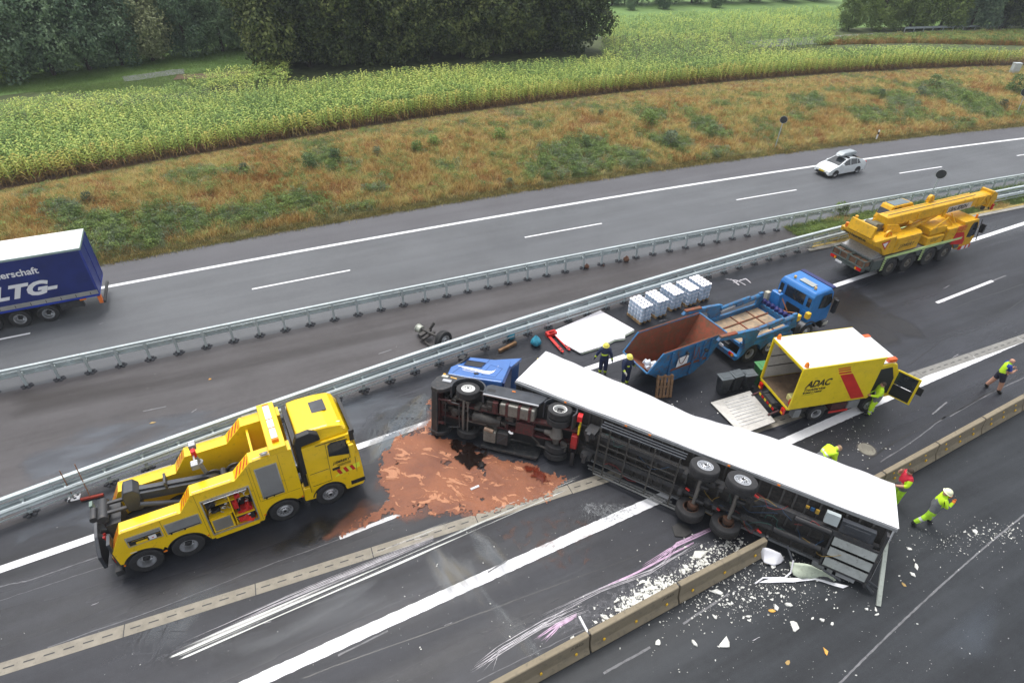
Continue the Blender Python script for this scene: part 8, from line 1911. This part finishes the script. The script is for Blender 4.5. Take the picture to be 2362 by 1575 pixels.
LM = {'dark': leafmat('tree_dark', [(0.024, 0.038, 0.016), (0.061, 0.088, 0.032), (0.135, 0.169, 0.054), (0.257, 0.284, 0.095)], scale=.5, trans=.15, rnd=.2), 'mid': leafmat('tree_mid', [(0.095, 0.162, 0.101), (0.169, 0.250, 0.142), (0.270, 0.365, 0.203)], scale=.4, trans=.15, rnd=.25),  # mid: paler and bluer, distance haze put into the leaf colour
      'olive': leafmat('tree_olive', [(0.216, 0.243, 0.121), (0.338, 0.365, 0.189), (0.459, 0.472, 0.270)], scale=.5, trans=.15, rnd=.2), 'bright': leafmat('tree_bright', [(0.095, 0.149, 0.041), (0.162, 0.230, 0.061), (0.257, 0.338, 0.088)], scale=.5, trans=.2, rnd=.25)}
CR = {}
for i, (k, sd_) in enumerate((('dark', 1), ('dark', 2), ('dark', 3), ('mid', 4), ('mid', 5), ('olive', 6), ('bright', 7), ('bright', 8))): CR[(k, i)] = crown_mesh(sd_ * 13, LM[k], nl=20000 if k == 'dark' else 15000, nlobe=34, ls=.19)
TR = [trunk_mesh(i) for i in range(3)]
def tree(px, py, kind, s_, label, grp, cat='tree', deeper=0.0, sz=1.0):
    ks = [c for c in CR if c[0] == kind]; p = on(px, py); p = p + Vector((0, deeper, 0)); s, n = sn(p); p.z = hgt(s, n)
    r = empty('tree', p, rg.uniform(0, 6.28), label, cat, grp); r.scale = (s_, s_, s_ * sz)
    link('trunk', TR[rg.randint(0, 2)], r); link('crown', CR[rg.choice(ks)], r); return r
def nth(i): return ['first', 'second', 'third', 'fourth', 'fifth', 'sixth', 'seventh', 'eighth', 'ninth', 'tenth', 'eleventh', 'twelfth', 'thirteenth', 'fourteenth', 'fifteenth', 'sixteenth'][i]
xs = [650, 715, 785, 855, 925, 995, 1065, 1135, 1200, 1262, 1325]
for i, x in enumerate(xs):
    y = 166 - (x - 640) * .062; tree(x, y - 6, 'dark', rg.uniform(.92, 1.12), nth(i) + ' tree from the left in the front row of the dark clump behind the maize', 'trees of the dark clump')
for i, x in enumerate([690, 760, 840, 920, 1000, 1080, 1160, 1230]):
    tree(x, 150 - (x - 640) * .05, 'dark', rg.uniform(1.0, 1.2), nth(i) + ' tree from the left in the rear row of the dark clump', 'trees of the dark clump', deeper=7)
xw = [-60, 20, 100, 185, 262, 335, 420, 500, 580]
kinds = ['bright', 'mid', 'mid', 'mid', 'mid', 'olive', 'mid', 'mid', 'mid']
for i, x in enumerate(xw):
    y = 200 - x * .150 if x < 300 else 155 - (x - 300) * .14
    tree(x, y, kinds[i], rg.uniform(.70, .9), nth(i) + ' tree from the left along the wood edge behind the meadow', 'trees of the left wood', deeper=2)
for i, x in enumerate([-20, 60, 140, 225, 300, 380, 460, 540, 620]):
    y = 165 - x * .13 if x < 300 else 126 - (x - 300) * .12
    tree(x, y, 'mid', rg.uniform(.85, 1.05), nth(i) + ' tree from the left in the second row of the left wood', 'trees of the left wood', deeper=8)
for i, x in enumerate([0, 110, 230, 400, 500, 600]):
    tree(x, 70, 'mid', 1.2, nth(i) + ' tree from the left in the rear row of the left wood', 'trees of the left wood', deeper=14)
xr = [1968, 2040, 2110, 2180, 2250, 2330, 2400]
for i, x in enumerate(xr):
    tree(x, 76 - i * .5, ['bright', 'bright', 'bright', 'bright', 'mid', 'dark', 'dark'][i], [.48, .72, .85, .9, .95, 1.0, 1.0][i], nth(i) + ' tree from the left beside the small road, upper right', 'trees of the right wood', deeper=2)
for i, x in enumerate([2060, 2140, 2220, 2300, 2380]):
    tree(x, 52, 'dark', 1.0, nth(i) + ' tree from the left in the rear row of the right wood', 'trees of the right wood', deeper=8)
for i, x in enumerate([1420, 1480, 1545, 1610, 1680, 1750, 1830, 1900]):
    tree(x, 22 - i * 1.6, 'mid', .8, nth(i) + ' far tree from the left at the top edge beyond the second maize field', 'far trees at the top edge', deeper=6)
for i, x in enumerate([1455, 1530, 1650]): 
    tree(x, 24 - i * 3, 'mid', [.25, .32, .3][i], nth(i) + ' small round tree from the left standing out before the far row', 'far trees at the top edge')
# small roads and rail beyond the field
FR = mat('field_road', (.17, .175, .18), .7, var=.1, space='pos')
def ribbon(name, px, w, m, z=.06):
    P_ = [on(*p) for p in px]; rows = []
    for i, p in enumerate(P_):
        d = (P_[min(i + 1, len(P_) - 1)] - P_[max(i - 1, 0)]); d.z = 0; d.normalize(); nn = Vector((-d.y, d.x, 0)) * w / 2; rows.append([tuple(p - nn + Vector((0, 0, z))), tuple(p + nn + Vector((0, 0, z)))])
    o = MB().sheet(rows).build(name, m); o['kind'] = 'structure'; return o
ribbon('field_road', [(1735, 104), (1800, 99), (1935, 91), (2080, 82), (2220, 77), (2400, 74)], 5.0, FR)
ribbon('meadow_road', [(285, 184), (320, 180), (360, 174), (400, 168), (425, 166)], 2.6, FR)
ribbon('field_path', [(405, 180), (480, 177), (560, 172), (660, 166)], 2.5, SOIL, .08)
r = empty('field_guardrail', on(2210, 71), 0, 'distant guardrail beside the small road in front of the right wood', 'guardrail'); O = r.location.copy()
pts = [on(x, y) + Vector((0, 0, .65)) for x, y in ((2085, 75), (2150, 73), (2220, 71), (2300, 69), (2390, 67))]
b = MB()
for p, q in zip(pts[:-1], pts[1:]): b.add([p - O + Vector((0, 0, -.15)), q - O + Vector((0, 0, -.15)), q - O + Vector((0, 0, .15)), p - O + Vector((0, 0, .15))], [(0, 1, 2, 3)])
o = b.build('rail_beam', GALV, r); s_ = o.modifiers.new('t', 'SOLIDIFY'); s_.thickness = .05
for p, q in zip(pts[:-1], pts[1:]):
    for k in range(3):
        c = p.lerp(q, k / 3) - O; b = MB(); b.box(c.x - .05, c.x + .05, c.y - .05, c.y + .05, c.z - .7, c.z); b.build('post', GALV, r)
# rough strip beside the field road
rp_ = []
PR = wpoly([(1880, 100), (2080, 88), (2362, 80), (2450, 84), (2450, 108), (2100, 100), (1900, 104)], 0)
xs_ = [p[0] for p in PR]; ys_ = [p[1] for p in PR]
for _ in range(9000):
    x, y = rg.uniform(min(xs_), max(xs_)), rg.uniform(min(ys_), max(ys_))
    if inpoly(x, y, PR): s, n = sn(Vector((x, y, 0))); rp_.append((x, y, hgt(s, n), rg.uniform(0, 6.28), rg.uniform(1.2, 2), rg.choice((0, 2, 3, 6)), 0))
scatter('roadside_scrub', rp_, TP, 'brown scrub strip along the small road')
mdw = []
for _ in range(16000):
    px, py = rg.uniform(-20, 640), rg.uniform(105, 215); q = on(px, py)
    if inpoly(q.x, q.y, PA) or inpoly(q.x, q.y, PC_): continue
    mdw.append((q.x, q.y, q.z, rg.uniform(0, 6.28), rg.uniform(.5, 1.0), 0, 0))
scatter('meadow_tufts', mdw, [tuft(51, 20, .16, .03, .1, leafmat('meadow_tuft', [(0.117, 0.195, 0.046), (0.156, 0.247, 0.065), (0.221, 0.312, 0.091)], scale=.12), .5, 1)], 'short grass of the meadow before the left wood')

# ---------------------------------------------------------------- damp air
b = MB(); b.box(-230, 420, -120, 460, -3, 34)
hz = bpy.data.materials.new('haze'); hz.use_nodes = True; N = hz.node_tree.nodes; N.remove(N['Principled BSDF'])
pv = N.new('ShaderNodeVolumePrincipled'); pv.inputs['Color'].default_value = (.86, .93, 1, 1); pv.inputs['Density'].default_value = HAZE; pv.inputs['Anisotropy'].default_value = 0
hz.node_tree.links.new(pv.outputs[0], N['Material Output'].inputs['Volume'])
b.build('haze', hz)['kind'] = 'stuff'
